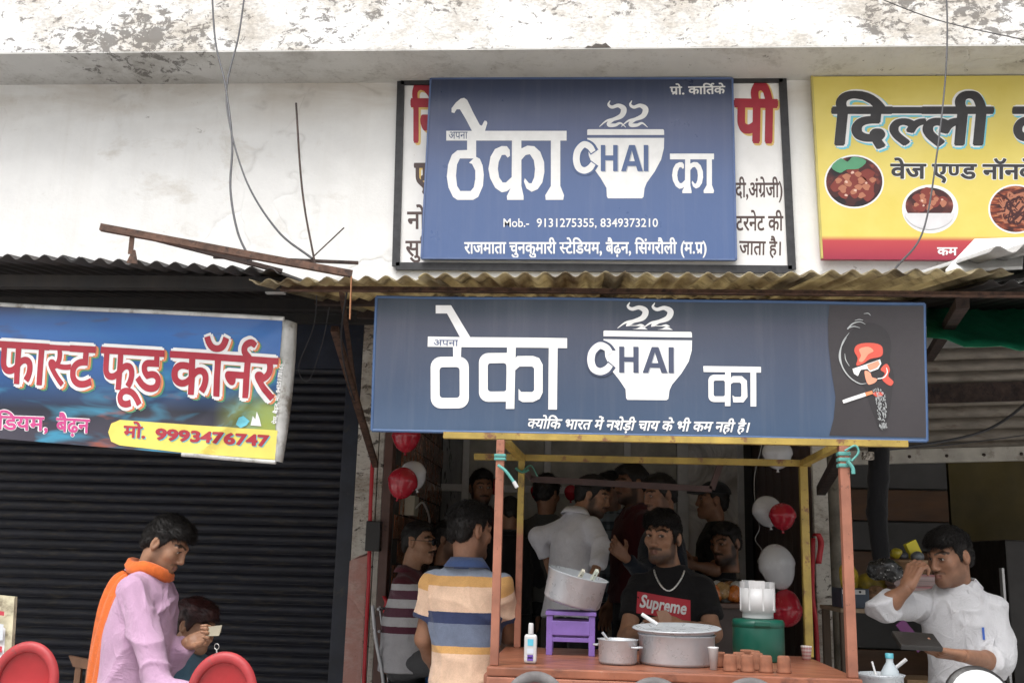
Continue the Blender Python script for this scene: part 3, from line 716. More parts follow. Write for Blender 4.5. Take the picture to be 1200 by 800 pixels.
# printed portrait panel
Z6 = (950, 350, 4.706)
p_char = paint('charcoal_print', (.034, .029, .032)); p_skin = paint('red_skin_print', (.62, .09, .06)); p_skin2 = paint('light_skin_print', (.72, .30, .19))
L.shape([[(106, 34), (628, 42), (638, 764), (104, 752), (128, 660), (138, 540), (118, 410), (100, 250), (98, 120)]], Z6, p_char, 2, 'portrait_panel', sub=14)
p_inky = paint('ink_black_print', (.023, .020, .022))
L.shape([[(215, 190), (270, 140), (350, 130), (420, 170), (450, 250), (440, 340), (462, 420), (452, 500), (440, 600), (415, 690), (380, 715), (350, 640), (320, 560), (300, 490), (240, 450), (190, 390), (165, 320), (180, 250)]], Z6, p_inky, 3, 'portrait_print', True)
L.shape([[(243, 285), (262, 250), (330, 240), (388, 252), (402, 285), (390, 316), (330, 330), (292, 356), (254, 366), (262, 325)]], Z6, p_skin, 5, 'portrait_print', True)
L.shape([[(270, 275), (320, 262), (350, 285), (320, 305), (290, 345), (268, 340), (280, 310)]], Z6, p_skin2, 6, 'portrait_print', True)
L.shape([[(300, 395), (330, 405), (340, 430), (368, 440), (360, 458), (335, 470), (318, 470), (305, 440)]], Z6, p_skin2, 5, 'portrait_print', True)
L.shape([[(388, 390), (405, 365), (425, 358), (440, 390), (430, 425), (458, 455), (445, 478), (420, 468), (395, 440), (412, 410)]], Z6, p_skin, 5, 'portrait_print', True)
L.shape([[(342, 520), (370, 512), (402, 518), (395, 534), (365, 540)]], Z6, p_skin, 5, 'portrait_print', True)
L.shape([[(232, 385), (300, 362), (385, 332), (392, 355), (375, 385), (330, 402), (315, 385), (278, 390), (262, 425), (240, 412)]], Z6, p_white, 6, 'portrait_print')
L.shape([[(312, 362), (375, 338), (384, 358), (368, 378), (330, 394), (318, 382)]], Z6, p_skin2, 7, 'portrait_print')
L.shape([vstroke([(370, 440, 5), (405, 432, 6), (424, 405, 6), (420, 378, 4)])], Z6, p_white, 6, 'portrait_print')
L.shape([vstroke([(178, 568, 18), (200, 560, 20), (305, 525, 20)])], Z6, p_white, 6, 'portrait_print'); L.shape([vstroke([(303, 526, 20), (342, 514, 18)])], Z6, p_orange, 7, 'portrait_print')
hs = [[[vstroke([(215, 185, 2), (180, 235, 5), (165, 300, 7), (175, 370, 7), (215, 430, 6), (270, 466, 5), (310, 465, 2)])]], [[vstroke([(200, 210, 2), (168, 270, 6), (160, 330, 6), (185, 395, 3)])]],
      [[vstroke([(205, 165, 8), (235, 135, 7), (275, 125, 4), (305, 138, 2)])]], [[vstroke([(210, 160, 4), (240, 150, 5), (275, 158, 2)])]], [[vstroke([(295, 80, 2), (320, 78, 4), (333, 90, 2)])]],
      [[vstroke([(190, 300, 2), (195, 335, 5), (215, 370, 2)])]], [[vstroke([(245, 118, 2), (270, 112, 4), (292, 116, 2)])]]]
for k in range(120):
    t = random.random(); bx = 352+60*random.random()*(1-t*.35)+t*25-(12 if t < .15 else 0); by = 485+t*225; bl = random.uniform(8, 20)
    hs.append([[vstroke([(bx, by, 1.5), (bx+random.uniform(-3, 5), by+bl*.5, 3.5), (bx+random.uniform(-2, 8), by+bl, 1)], 3)]])
L.shapes([h[0] for h in hs], Z6, paint('ash_print', (.42, .44, .44)), 6, 'portrait_print')
# ---------------------------------------------------------------- yellow restaurant sign
def yellow_print():
    t = NT('yellow_vinyl'); g = t.sep(t.coords('Generated'))[2]; n = t.noise(t.coords('Object'), 2, 5)
    cc = t.ramp(n, [(.3, (.66, .53, .10)), (.7, (.74, .62, .17))]); cc = t.mix(t.ramp(g, [(.10, 1.), (.125, 0.)], 'LINEAR'), cc, t.ramp(g, [(.0, (.30, .02, .05)), (.12, (.50, .06, .06))]))
    t.set('Base Color', cc); t.set('Roughness', .4); t.bump(t.noise(t.coords('Object'), 6, 4), .12, .02); return t.m
YS = panel('restaurant_sign', 'yellow restaurant sign with round food pictures on the white wall', 'sign', [(951, 90), (1330, 88), (1350, 306), (963, 303.5)], 6.33, .035, yellow_print())
MB().bar(P(951, 90, 6.34), P(963, 303.5, 6.34), .03, .012, up=(1, 0, 0)).build('frame_bar', mat('yellow_frame', (.5, .42, .12), .4), YS)
Yy = Sign(YS, 6.33)
def outlined(sg, txt, a, b, h, layers, shear=0, sub=0):
    for k, (m, bold, dx, dy) in enumerate(layers): sg.text(txt, a, b, h, m, bold, shear, 1+k, sub, dx, dy)
lay_y = [(p_cyan, .068, 1.6, 1.6), (p_white, .060, 0, 0), (p_black, .034, 0, 0)]
outlined(Yy, 'िदल<ली', (970, 169), (1161, 169), 41, lay_y, .10)
outlined(Yy, 'द', (1182, 169), (1226, 169), 41, lay_y, .10)
outlined(Yy, 'वेज एण<ड नॉनवेज', (1043, 209), (1236, 210), 16, [(p_white, .06, 0, 0), (p_black, .03, 0, 0)])
Yy.text('कम', (1098, 299), (1122, 299), 8.5, p_white, .03, lay=2)
def food_mat(name, c1, c2, c3, scale, stretch=(1, 1, 1), rough=.35):
    t = NT(name); c = t.coords('Object', stretch)
    n0_ = t.noise(c, scale, 8, .6, .8); vo = t.node('TexVoronoi', Vector=t.mix(.06, c, t.node('TexNoise', Vector=c, Scale=scale).outputs['Color']), Scale=scale*.85, _feature='SMOOTH_F1').outputs['Distance']; n = t.math('ADD', t.math('MULTIPLY', t.math('SUBTRACT', .75, vo), .62), t.math('MULTIPLY', n0_, .42)); cc = t.ramp(n, [(.30, c1), (.47, c2), (.60, c3), (.68, c2), (.74, tuple(min(1, x*2+.1) for x in c3))]); t.set('Base Color', cc); t.set('Roughness', rough); t.bump(n, .3, .01); return t.m
fm1 = food_mat('curry_print', (.008, .002, .004), (.07, .010, .010), (.26, .05, .03), 16); fm2 = food_mat('gravy_print', (.02, .004, .005), (.13, .028, .02), (.36, .12, .08), 15)
fm3 = food_mat('noodle_print', (.04, .006, .005), (.26, .05, .02), (.55, .22, .09), 22, (1, 1, 3.5))
def ell(cx, cy, rx, ry, n=40, a0=0, a1=360): return [(cx+rx*math.cos(R_(a0+(a1-a0)*k/n)), cy+ry*math.sin(R_(a0+(a1-a0)*k/n))) for k in range(n if a1-a0 == 360 else n+1)]
z0 = (0, 0, 1)
Yy.shape([ell(1001, 213, 35, 31.5)], z0, p_white, 1, 'picture_disc'); Yy.shape([ell(1001, 213, 33, 29.5)], z0, fm1, 2, 'food_picture')
Yy.shape([[(974, 196), (985, 186), (993, 190), (1000, 184), (1015, 189), (1006, 198), (992, 199), (984, 203)]], z0, p_green, 6, 'food_picture', True)
Yy.shape([ell(1090, 245, 33, 28.5)], z0, p_white, 1, 'picture_disc'); Yy.shape([ell(1089, 241, 28, 21)], z0, fm2, 2, 'food_picture')
Yy.shape([ell(1089, 247, 30, 22, 24, 8, 172)], z0, paint('bowl_print', (.66, .65, .66)), 6, 'food_picture')
Yy.shape([ell(1190, 245, 32, 29)], z0, p_white, 1, 'picture_disc'); Yy.shape([ell(1190, 245, 30, 27)], z0, fm3, 2, 'food_picture')
# printed pieces of meat and gravy highlights in the food pictures
p_f = [paint('food_dark_print', (.05, .008, .008)), paint('food_red_print', (.20, .03, .02)), paint('food_tan_print', (.42, .16, .09)), paint('food_gloss_print', (.66, .45, .36))]
rf = random.Random(3)
def pieces(cx, cy, rx, ry, n, r0, r1):
    for lay_, (mi, k, sc_) in enumerate(((0, n, 1.15), (1, n, 1.0), (2, n, .55), (3, n//2, .2))):
        sets = []
        for j in range(k):
            a = j*2.4+.4*lay_; d = math.sqrt((j+.5)/k)*.72; x, y = cx+rx*d*math.cos(a)+rf.uniform(-2, 2), cy+ry*d*math.sin(a)+rf.uniform(-2, 2); r = rf.uniform(r0, r1)*sc_; st = rf.uniform(.6, 1.0); ph = rf.uniform(0, 3.1)
            sets.append([smooth_loop([(x+r*(1+.25*math.sin(3*t+ph))*math.cos(t+ph), y+r*st*(1+.25*math.sin(2*t+ph))*math.sin(t+ph)) for t in np.linspace(0, 6.283, 9)[:-1]])])
        Yy.shapes(sets, z0, p_f[mi], 3+lay_*.6, 'food_picture')
pieces(1001, 217, 30, 24, 11, 6.5, 10); pieces(1089, 236, 25, 12, 8, 5.5, 8)
Yy.shapes([[vstroke([(1190+rf.uniform(-24, 2), 245+rf.uniform(-20, 16), 1.2), (1190+rf.uniform(-12, 12), 245+rf.uniform(-20, 20), 2.4), (1190+rf.uniform(-2, 24), 245+rf.uniform(-16, 20), 1.2)], 5)] for _ in range(26)], z0, p_f[2], 3, 'food_picture')
Yy.shapes([[vstroke([(1190+rf.uniform(-24, 2), 245+rf.uniform(-20, 16), 1.2), (1190+rf.uniform(-12, 12), 245+rf.uniform(-20, 20), 2.2), (1190+rf.uniform(-2, 24), 245+rf.uniform(-16, 20), 1.2)], 5)] for _ in range(18)], z0, p_f[0], 4.2, 'food_picture')
# ---------------------------------------------------------------- fast food banner on the left
def ff_print():
    t = NT('fast_food_flex_print'); c = t.coords('Generated'); x, y, z = t.sep(c)
    n = t.noise(t.coords('Generated', (3.2, 1, 5)), 1.5, 3, .5, .5); n2 = t.noise(t.coords('Generated', (5, 1, 9)), 1.3, 3, .5)
    base = t.ramp(z, [(.0, (.045, .04, .055)), (.16, (.05, .045, .065)), (.30, (.02, .022, .035)), (.45, (.02, .07, .19)), (.62, (.028, .11, .34)), (.80, (.036, .145, .42)), (.90, (.03, .10, .30)), (.97, (.02, .03, .08)), (1., (.015, .018, .04))])
    base = t.mix(t.math('MULTIPLY', t.ramp(n, [(.50, 0.), (.68, 1.)]), t.ramp(z, [(.2, .9), (.5, .6), (.7, .1)])), base, (.05, .27, .42))
    base = t.mix(t.math('MULTIPLY', t.ramp(n2, [(.64, 0.), (.76, 1.)]), t.ramp(z, [(.15, 1.), (.4, .6), (.5, 0.)])), base, (.28, .08, .05))
    base = t.mix(t.math('MULTIPLY', t.ramp(n2, [(.28, 1.), (.4, 0.)]), t.ramp(z, [(.6, .1), (.95, .8)])), base, (.07, .06, .09))
    right = t.math('MULTIPLY', t.ramp(x, [(.82, 0.), (.97, 1.)]), t.ramp(z, [(.12, 1.), (.33, .8), (.45, 0.)])); base = t.mix(right, base, (.32, .38, .06))
    t.set('Base Color', base); t.set('Roughness', .3); t.bump(t.noise(t.coords('Object'), 5, 4), .1, .02); return t.m
LY = 3.98
LQ = [(-70, 353), (331, 374), (320, 540), (-80, 507)]
def ldisp(x, z):
    x = x*4.6/LY; z = 1.45+(z-1.45)*4.6/LY; u = x+1.40; r = 0
    for k, (ang, ph) in enumerate(((.9, 0.), (1.25, .6), (.62, 1.3))):      # drag folds running down from the upper right corner
        s = (-(u))*math.sin(ang)-(2.53-z)*math.cos(ang); d = math.hypot(u, 2.53-z)
        r += .009*math.exp(-(s/.035)**2)*min(1, d/.15)*math.exp(-d/.5)
    return r+.010*math.sin(x*2.3+z*3)+.005*math.sin(x*6+z*9)-.012*math.exp(-((x-z*.9+3.46)/.035)**2)*max(0, min(1, (2.3-z)/.15))
FB = flex('hanging_banner', 'askew fast food banner with red lettering and yellow phone strip', LQ, LY, ff_print(), ldisp, 200, 84)
F = Sign(FB, LY, ldisp, 2.0)
edge = MB()
wq = [(331, 374), (346, 376), (329, 541), (320, 540)]
m_flexback = mat('white_flex_margin', (.50, .50, .48), .5, var=.2, vs=10, patch=[((.18, .16, .13), 12, .52, .14)])
ev = []
for s in np.linspace(0, 1, 16):
    for t, dy in ((0, .0), (.5, -.004), (.8, .010), (1, .028)):
        bow = 4*s*(1-s)*1.5
        px = (331*(1-s)+320*s)*(1-t)+(346*(1-s)+329*s)*t + t*bow*2; py = (374*(1-s)+540*s)*(1-t)+(377*(1-s)+541*s)*t
        p = P(px, py, LY); ev.append(p+V(0, ldisp(p[0], p[2])*(1-t)+dy+.001, 0))
ef = [(r*4+c, (r+1)*4+c, (r+1)*4+c+1, r*4+c+1) for r in range(15) for c in range(3)]
e_ = mk('folded_margin', ev, ef, m_flexback, FB, True); e_.modifiers.new('s', 'SOLIDIFY').thickness = .003
for (a, b), w_ in ((((-70, 352.5), (333, 373.5)), .010), (((212, 532), (322, 541)), .009)):
    pts = [P(a[0]+(b[0]-a[0])*t, a[1]+(b[1]-a[1])*t, LY) for t in np.linspace(0, 1, 26)]
    MB().tube([p+V(0, ldisp(p[0], p[2])+.002, 0) for p in pts], w_, 6).build('banner_hem', m_flexback, FB)
SB = 6
lay_f = [(p_green, .058, 4.0, 3.2), (p_orange, .055, 2.6, 2.0), (p_white, .070, 0, 0), (p_red, .018, 0, 0)]
outlined(F, 'फास<ट', (-4, 447.5), (109, 453.5), 46, lay_f, sub=SB)
outlined(F, 'फूड', (114, 453.5), (190, 458.5), 46, lay_f, sub=SB)
outlined(F, 'कॉन^र', (196, 459), (324, 468), 46, lay_f, sub=SB)
lay_p = [(p_white, .06, .0, .0), (p_pink, .025, 0, 0)]
outlined(F, 'स<टेिडयम,', (-30, 501.5), (56, 504.5), 15, lay_p, sub=SB); outlined(F, 'बैढ़न', (65, 505), (105, 507), 15, lay_p, sub=SB)
pill = [(140, 491.5), (325, 504), (324, 538), (215, 530), (140, 521.5), (130, 517), (126.5, 506), (130, 496)]
F.shape([pill], z0, paint('yellow_pill_print', (.76, .63, .13)), 1, 'phone_strip', sub=SB)
for m_, dx in ((p_cyan, 1.0), (p_red, 0)):
    F.text('मो.', (144, 511.5), (170, 513), 12.5, m_, .03, lay=2 if dx else 3, sub=SB, dx=dx, dy=dx)
    F.text('9993476747', (181, 514), (315, 522.5), 12.5, m_, .045, lay=2 if dx else 3, sub=SB, dx=dx, dy=dx, latin=True)
F.shape([[(276, 497), (280, 489), (285, 487), (292, 493), (288, 498), (281, 501)]], z0, p_cyan, 2, 'printer_mark', sub=SB)
F.shape([[(293, 498), (296, 487), (299, 491), (301, 482), (304, 490), (306, 499)]], z0, p_white, 2, 'printer_mark', sub=SB)
F.text('प/ेस, बैढ़न, मो. 9425178165', (324, 497), (333, 427), 4.0, p_white, .03, lay=2, sub=SB)
# ================================================================ people: implicit surfaces meshed with surface nets
def surface_net(F, org, h):
    """F: 3D array of signed distance (negative inside) -> verts, quads"""
    s = F < 0; nx, ny, nz = F.shape
    c = np.zeros((nx-1, ny-1, nz-1), np.int8)
    for dx in (0, 1):
        for dy in (0, 1):
            for dz in (0, 1): c += s[dx:nx-1+dx, dy:ny-1+dy, dz:nz-1+dz]
    act = (c > 0) & (c < 8); idx = -np.ones(act.shape, np.int32); ii = np.argwhere(act); n = len(ii); idx[act] = np.arange(n)
    acc = np.zeros((n, 3)); cnt = np.zeros(n)
    corner = [(a, b, d) for a in (0, 1) for b in (0, 1) for d in (0, 1)]
    val = {q: F[ii[:, 0]+q[0], ii[:, 1]+q[1], ii[:, 2]+q[2]] for q in corner}
    for a in corner:
        for ax in range(3):
            if a[ax] == 0:
                b = list(a); b[ax] = 1; b = tuple(b); va, vb = val[a], val[b]; m = (va < 0) != (vb < 0)
                t = np.where(m, va/(va-vb+1e-12), 0); p = np.array(a, float)[None, :]+np.zeros((n, 3)); p[:, ax] += t
                acc += p*m[:, None]; cnt += m
    v = (ii+acc/np.maximum(cnt, 1)[:, None])*h+org
    quads = []
    for ax in range(3):
        o1, o2 = [(1, 2), (2, 0), (0, 1)][ax]
        lo = [slice(None)]*3; hi = [slice(None)]*3; lo[ax] = slice(0, -1); hi[ax] = slice(1, None)
        a, b = s[tuple(lo)], s[tuple(hi)]; e = np.argwhere(a != b)
        e = e[(e[:, o1] > 0) & (e[:, o2] > 0) & (e[:, o1] < F.shape[o1]-1) & (e[:, o2] < F.shape[o2]-1)]
        if not len(e): continue
        u1 = np.zeros(3, int); u1[o1] = 1; u2 = np.zeros(3, int); u2[o2] = 1
        q = [idx[tuple((e-k).T)] for k in (u1+u2, u2, np.zeros(3, int), u1)]
        fl = a[tuple(e.T)]
        Q = np.stack(q, 1); Q[~fl] = Q[~fl][:, ::-1]; quads.append(Q)
    Q = np.concatenate(quads); return v, Q[(Q >= 0).all(1)]
def smin(a, b, k):
    h = np.clip(.5+.5*(b-a)/k, 0, 1); return b*(1-h)+a*h-k*h*(1-h)
def smax(a, b, k): return -smin(-a, -b, k)
class G:
    """sampling grid"""
    def __init__(s, lo, hi, h):
        s.lo = np.array(lo, float); s.h = h; n = np.maximum(4, np.ceil((np.array(hi)-s.lo)/h).astype(int)+1)
        ax = [s.lo[i]+h*np.arange(n[i]) for i in range(3)]
        s.x, s.y, s.z = [q.astype(np.float32) for q in np.meshgrid(*ax, indexing='ij', sparse=True)]
        s.F = None; s.shape = tuple(n)
    def pts(s): return np.broadcast_to(s.x, s.shape), np.broadcast_to(s.y, s.shape), np.broadcast_to(s.z, s.shape)
    def cone(s, a, b, ra, rb):
        a = np.array(a, float); d = np.array(b, float)-a; L = float(d@d)+1e-9
        px, py, pz = s.x-a[0], s.y-a[1], s.z-a[2]
        t = np.clip((px*d[0]+py*d[1]+pz*d[2])/L, 0, 1)
        return np.sqrt((px-t*d[0])**2+(py-t*d[1])**2+(pz-t*d[2])**2)-(ra+(rb-ra)*t)
    def ell(s, c, r, M=None):
        px, py, pz = s.x-c[0], s.y-c[1], s.z-c[2]
        if M is not None:
            px, py, pz = [px*M[0][i]+py*M[1][i]+pz*M[2][i] for i in range(3)]
        q = np.sqrt((px/r[0])**2+(py/r[1])**2+(pz/r[2])**2); return (q-1)*min(r)
    def add(s, d, k=.0):
        s.F = d if s.F is None else (smin(s.F, d, k) if k else np.minimum(s.F, d)); return s
    def cut(s, d, k=.0): s.F = smax(s.F, -d, k) if k else np.maximum(s.F, -d); return s
    def keep(s, d): s.F = np.maximum(s.F, d); return s
    def mesh(s):
        F = np.broadcast_to(s.F, s.shape).copy(); b = s.h*.5
        F[0], F[-1], F[:, 0], F[:, -1], F[:, :, 0], F[:, :, -1] = b, b, b, b, b, b
        return surface_net(F, s.lo, s.h)
def rot(yaw=0, pitch=0, roll=0):
    """yaw about z, pitch (nod down positive) about x, roll about y; body faces -Y"""
    cz, sz = math.cos(yaw), math.sin(yaw); cx, sx = math.cos(pitch), math.sin(pitch); cy, sy = math.cos(roll), math.sin(roll)
    Rz = np.array([[cz, -sz, 0], [sz, cz, 0], [0, 0, 1]]); Rx = np.array([[1, 0, 0], [0, cx, -sx], [0, sx, cx]]); Ry = np.array([[cy, 0, sy], [0, 1, 0], [-sy, 0, cy]])
    return Rz@Rx@Ry
class WNoise:
    def __init__(s, seed, n=14, f=(4, 30)):
        r = np.random.RandomState(seed); s.k = []
        for i in range(n):
            fr = f[0]*(f[1]/f[0])**(i/(n-1)); d = r.normal(size=3); d /= np.linalg.norm(d); s.k.append((d*fr, r.uniform(0, 6.3), (f[0]/fr)**.8))
    def __call__(s, p):
        o = 0; w = 0
        for k, ph, a in s.k: o = o+a*np.sin(p@k+ph+1.3*np.sin(p@k[[1, 2, 0]]*.7)); w += a
        return o/w*2
# ---- materials for people
def skin_mat(name, base):
    if name in _MC: return _MC[name]
    t = NT(name); a = t.n.new('ShaderNodeAttribute'); a.attribute_name = 'tint'
    n = t.noise(t.coords('Object'), 22, 7, .7); cc = t.ramp(n, [(.3, (base[0]*.78, base[1]*.74, base[2]*.74)), (.55, base), (.75, (base[0]*1.14, base[1]*1.08, base[2]*1.02))])
    cc = t.mix(a.outputs['Alpha'], cc, a.outputs['Color']); t.set('Base Color', cc); t.set('Roughness', .5); t.set('Specular IOR Level', .4)
    t.set('Subsurface Weight', .12); t.set('Subsurface Radius', (.012, .005, .003)); t.set('Subsurface Scale', .6); t.bump(t.noise(t.coords('Object'), 260, 3), .12, .001)
    _MC[name] = t.m; return t.m
def cloth(name, col, rough=.85, var=.08, weave=900, bands=None, attr=False, sheen=.15, scale_noise=22, bump=.32, plaid=None):
    """woven cloth; bands = list of (value, colour) along the garment attribute 'sv'"""
    if name in _MC: return _MC[name]
    t = NT(name); c = t.coords('Object')
    if bands:
        a = t.n.new('ShaderNodeAttribute'); a.attribute_name = 'sv'; lo = bands[0][0]; hi = bands[-1][0]
        f = t.math('DIVIDE', t.math('SUBTRACT', a.outputs['Fac'], lo), hi-lo); f = t.math('ADD', f, t.math('MULTIPLY', t.math('SUBTRACT', t.noise(c, 40, 3), .5), .004))
        cc = t.ramp(f, [((b-lo)/(hi-lo), k) for b, k in bands], 'CONSTANT')
    else: cc = t.mix(0.0, col, col)
    if plaid:
        x, y, z = t.sep(c)
        for ax, w_, pc in plaid:
            v = t.math('FRACT', t.math('MULTIPLY', (x, y, z)[ax], w_)); cc = t.mix(t.math('MULTIPLY', t.ramp(v, [(.0, 1.), (.45, 0.)], 'CONSTANT'), .5), cc, pc)
    n = t.noise(c, scale_noise, 6, .6); cc = t.mix(t.ramp(n, [(.3, var*1.6), (.7, 0.)]), cc, (.0, .0, .0))
    cc = t.mix(t.ramp(t.noise(c, 330, 3), [(.35, var*1.5), (.65, 0.)]), cc, (0, 0, 0))
    t.set('Base Color', cc); t.set('Roughness', rough); t.set('Sheen Weight', sheen); t.set('Specular IOR Level', .2)
    cz_ = t.math('ABSOLUTE', t.math('SUBTRACT', t.noise(t.coords('Object', (1, 1, .8), (.4, .2, 0)), 8, 3, .5, 1.6), .5)); crz = t.ramp(cz_, [(.0, 1.), (.07, 0.)])
    wv = t.math('ADD', t.math('ADD', t.noise(c, weave, 2), t.math('MULTIPLY', crz, .9)), t.math('MULTIPLY', t.noise(t.coords('Object', (1, 1, .45)), 18, 6, .6, .8), 2.2)); t.bump(wv, bump, .010); _MC[name] = t.m; return t.m
m_hair = mat('black_hair', (.012, .010, .009), .55, var=.4, vs=60, sc=(1, 1, .3), bump=.5, bs=170, bd=.004, spec=.3)
m_hairred = mat('hennaed_hair', (.035, .010, .009), .42, var=.5, vs=30, patch=[((.07, .008, .008), 9, .55, .2)], bump=.5, bs=170, bd=.004)
m_leather = mat('black_leather', (.02, .018, .017), .4, bump=.25, bs=120)
SK = {'brown': skin_mat('skin_brown', (.335, .18, .108)), 'dark': skin_mat('skin_dark_brown', (.245, .122, .072)), 'light': skin_mat('skin_light_brown', (.40, .225, .135))}

def head_field(g, c, M, neck_to, beard=0, s=1.0, jaw=1.0):
    T_ = lambda p: c+M@(np.array(p, float)*s)
    E = lambda p, r: g.ell(T_(p), [q*s for q in r], M)
    C = lambda a, b, ra, rb: g.cone(T_(a), T_(b), ra*s, rb*s)
    g.F = E((0, .012, .034), (.076, .096, .087))
    g.add(E((0, -.028, -.040), (.060*jaw, .068, .084)), .03); g.add(C((.046*jaw, .0, -.058), (.012, -.074, -.098), .022, .017), .03); g.add(C((-.046*jaw, .0, -.058), (-.012, -.074, -.098), .022, .017), .03)
    g.add(E((0, -.080, -.100), (.022, .018, .018)), .02)
    for q in (-1, 1):
        g.add(E((q*.043, -.062, -.018), (.024, .022, .022)), .025); g.add(C((q*.012, -.094, .030), (q*.046, -.078, .028), .011, .009), .016)
        g.cut(E((q*.032, -.103, .008), (.020, .019, .012)), .014); g.add(E((q*.032, -.0775, .009), (.0145, .0140, .0115)), .005)
        g.add(C((q*.019, -.093, .0165), (q*.046, -.080, .015), .0045, .004), .005)
    g.add(C((0, -.096, .020), (0, -.112, -.026), .0080, .0112), .012); g.add(E((0, -.111, -.030), (.0112, .0100, .0092)), .008)
    for q in (-1, 1): g.add(E((q*.014, -.104, -.034), (.009, .011, .008)), .007)
    g.add(C((-.021, -.089, -.062), (0, -.1005, -.060), .005, .0075), .008); g.add(C((.021, -.089, -.062), (0, -.1005, -.060), .005, .0075), .006)
    g.add(C((-.017, -.090, -.0715), (0, -.099, -.072), .0055, .0085), .006); g.add(C((.017, -.090, -.0715), (0, -.099, -.072), .0055, .0085), .006)
    g.cut(C((-.022, -.099, -.0665), (.022, -.099, -.0665), .0022, .0022), .004)
    for q in (-1, 1):
        g.add(E((q*.079, .014, -.004), (.012, .020, .033)), .008); g.cut(E((q*.091, .010, .0), (.010, .010, .018)), .006)
    g.add(g.cone(T_((0, .022, -.06)), neck_to, .053*s, .060*s), .03)
def bez2(a, b, t): return a+(b-a)*t
def hand_prims(w, d, n, side, curl=(.4, .5, .6, .7), spread=.1, thumb=(.7, .5), s=1.0, wid=1.0):
    """w wrist, d finger direction, n palm normal (the way the palm faces), side=+1 if thumb is on d x n side; -> list of cones"""
    d = np.array(d, float); d /= np.linalg.norm(d); n = np.array(n, float); n -= d*(n@d); n /= np.linalg.norm(n); t = np.cross(d, n)*side
    pr = []; L = .092*s
    for k in range(4):      # palm as four metacarpals
        off = (1.5-k)*.0195*s*wid; pr.append((w+t*off*.55+d*.012*s, w+d*L+t*off, .0165*s, .0125*s))
    lens = [(.041, .026, .020), (.046, .029, .021), (.042, .027, .020), (.033, .020, .018)]
    for k in range(4):
        off = (1.5-k)*.0195*s*wid; p = w+d*L+t*off; ang = 0; dd = d+t*spread*(1.5-k)*.35; dd /= np.linalg.norm(dd)
        for j, l in enumerate(lens[k]):
            ang += curl[k]*(.9, 1.15, .8)[j]; v = dd*math.cos(ang)+n*math.sin(ang); q = p+v*l*s
            pr.append((p, q, (.0098, .0088, .0078)[j]*s, (.0088, .0078, .0066)[j]*s)); p = q
    p = w+d*.022*s+t*.024*s; v = d*math.cos(thumb[0])+t*math.sin(thumb[0])+n*thumb[1]; v /= np.linalg.norm(v)
    q = p+v*.042*s; pr.append((p, q, .0155*s, .0118*s)); v2 = v+d*.35-t*.3+n*.15; v2 /= np.linalg.norm(v2); r = q+v2*.033*s; pr.append((q, r, .0108*s, .0095*s)); v3 = v2+d*.25-t*.2; v3 /= np.linalg.norm(v3); pr.append((r, r+v3*.026*s, .0092*s, .0075*s))
    return pr
def field_from(prims, h, k, pad=.03):
    lo = np.min([np.minimum(a, b)-max(ra, rb) for a, b, ra, rb in prims], 0)-pad; hi = np.max([np.maximum(a, b)+max(ra, rb) for a, b, ra, rb in prims], 0)+pad
    return G(lo, hi, h)
def loft_field(g, st, expo=2.3):
    """stations (centre xyz, half width a, half depth b), body axes per station given by M; blended along the axis"""
    A = np.array([q[0] for q in st]); M = st[0][3]; ax = M[:, 2]
    px, py, pz = g.x-A[0][0], g.y-A[0][1], g.z-A[0][2]
    t = px*ax[0]+py*ax[1]+pz*ax[2]; tk = (A-A[0])@ax
    rel = (A-A[0]); ox = np.interp(t, tk, rel@M[:, 0]); oy = np.interp(t, tk, rel@M[:, 1])
    def sm(vals):      # smooth interpolation
        tt = np.linspace(tk[0], tk[-1], 60); v = np.interp(tt, tk, vals); 
        for _ in range(6): v = np.convolve(np.r_[v[0], v, v[-1]], [.25, .5, .25], 'valid')
        return np.interp(t, tt, v)
    a = sm([q[1] for q in st]); b = sm([q[2] for q in st])
    lx = px*M[0, 0]+py*M[1, 0]+pz*M[2, 0]-ox; ly = px*M[0, 1]+py*M[1, 1]+pz*M[2, 1]-oy
    q = (np.abs(lx/a)**expo+np.abs(ly/b)**expo)**(1/expo); d = (q-1)*np.minimum(a, b)
    return np.maximum(d, np.maximum(tk[0]-t, t-tk[-1]))
def set_attr(o, name, typ, arr):
    a = o.data.attributes.new(name, typ, 'POINT'); a.data.foreach_set('color' if typ == 'FLOAT_COLOR' else 'value', np.ascontiguousarray(arr, np.float32).ravel())
def clean(v, f, it=1):
    """light smoothing of a net"""
    n = len(v)
    for _ in range(it):
        acc = np.zeros_like(v); cnt = np.zeros(n)
        for i in range(4):
            a, b = f[:, i], f[:, (i+1) % 4]; np.add.at(acc, a, v[b]); np.add.at(cnt, a, 1)
        v = v*.5+.5*acc/np.maximum(cnt, 1)[:, None]
    return v
def vnormals(v, f):
    n = np.cross(v[f[:, 2]]-v[f[:, 0]], v[f[:, 3]]-v[f[:, 1]]); o = np.zeros_like(v)
    for i in range(4): np.add.at(o, f[:, i], n)
    return o/(np.linalg.norm(o, axis=1)[:, None]+1e-12)
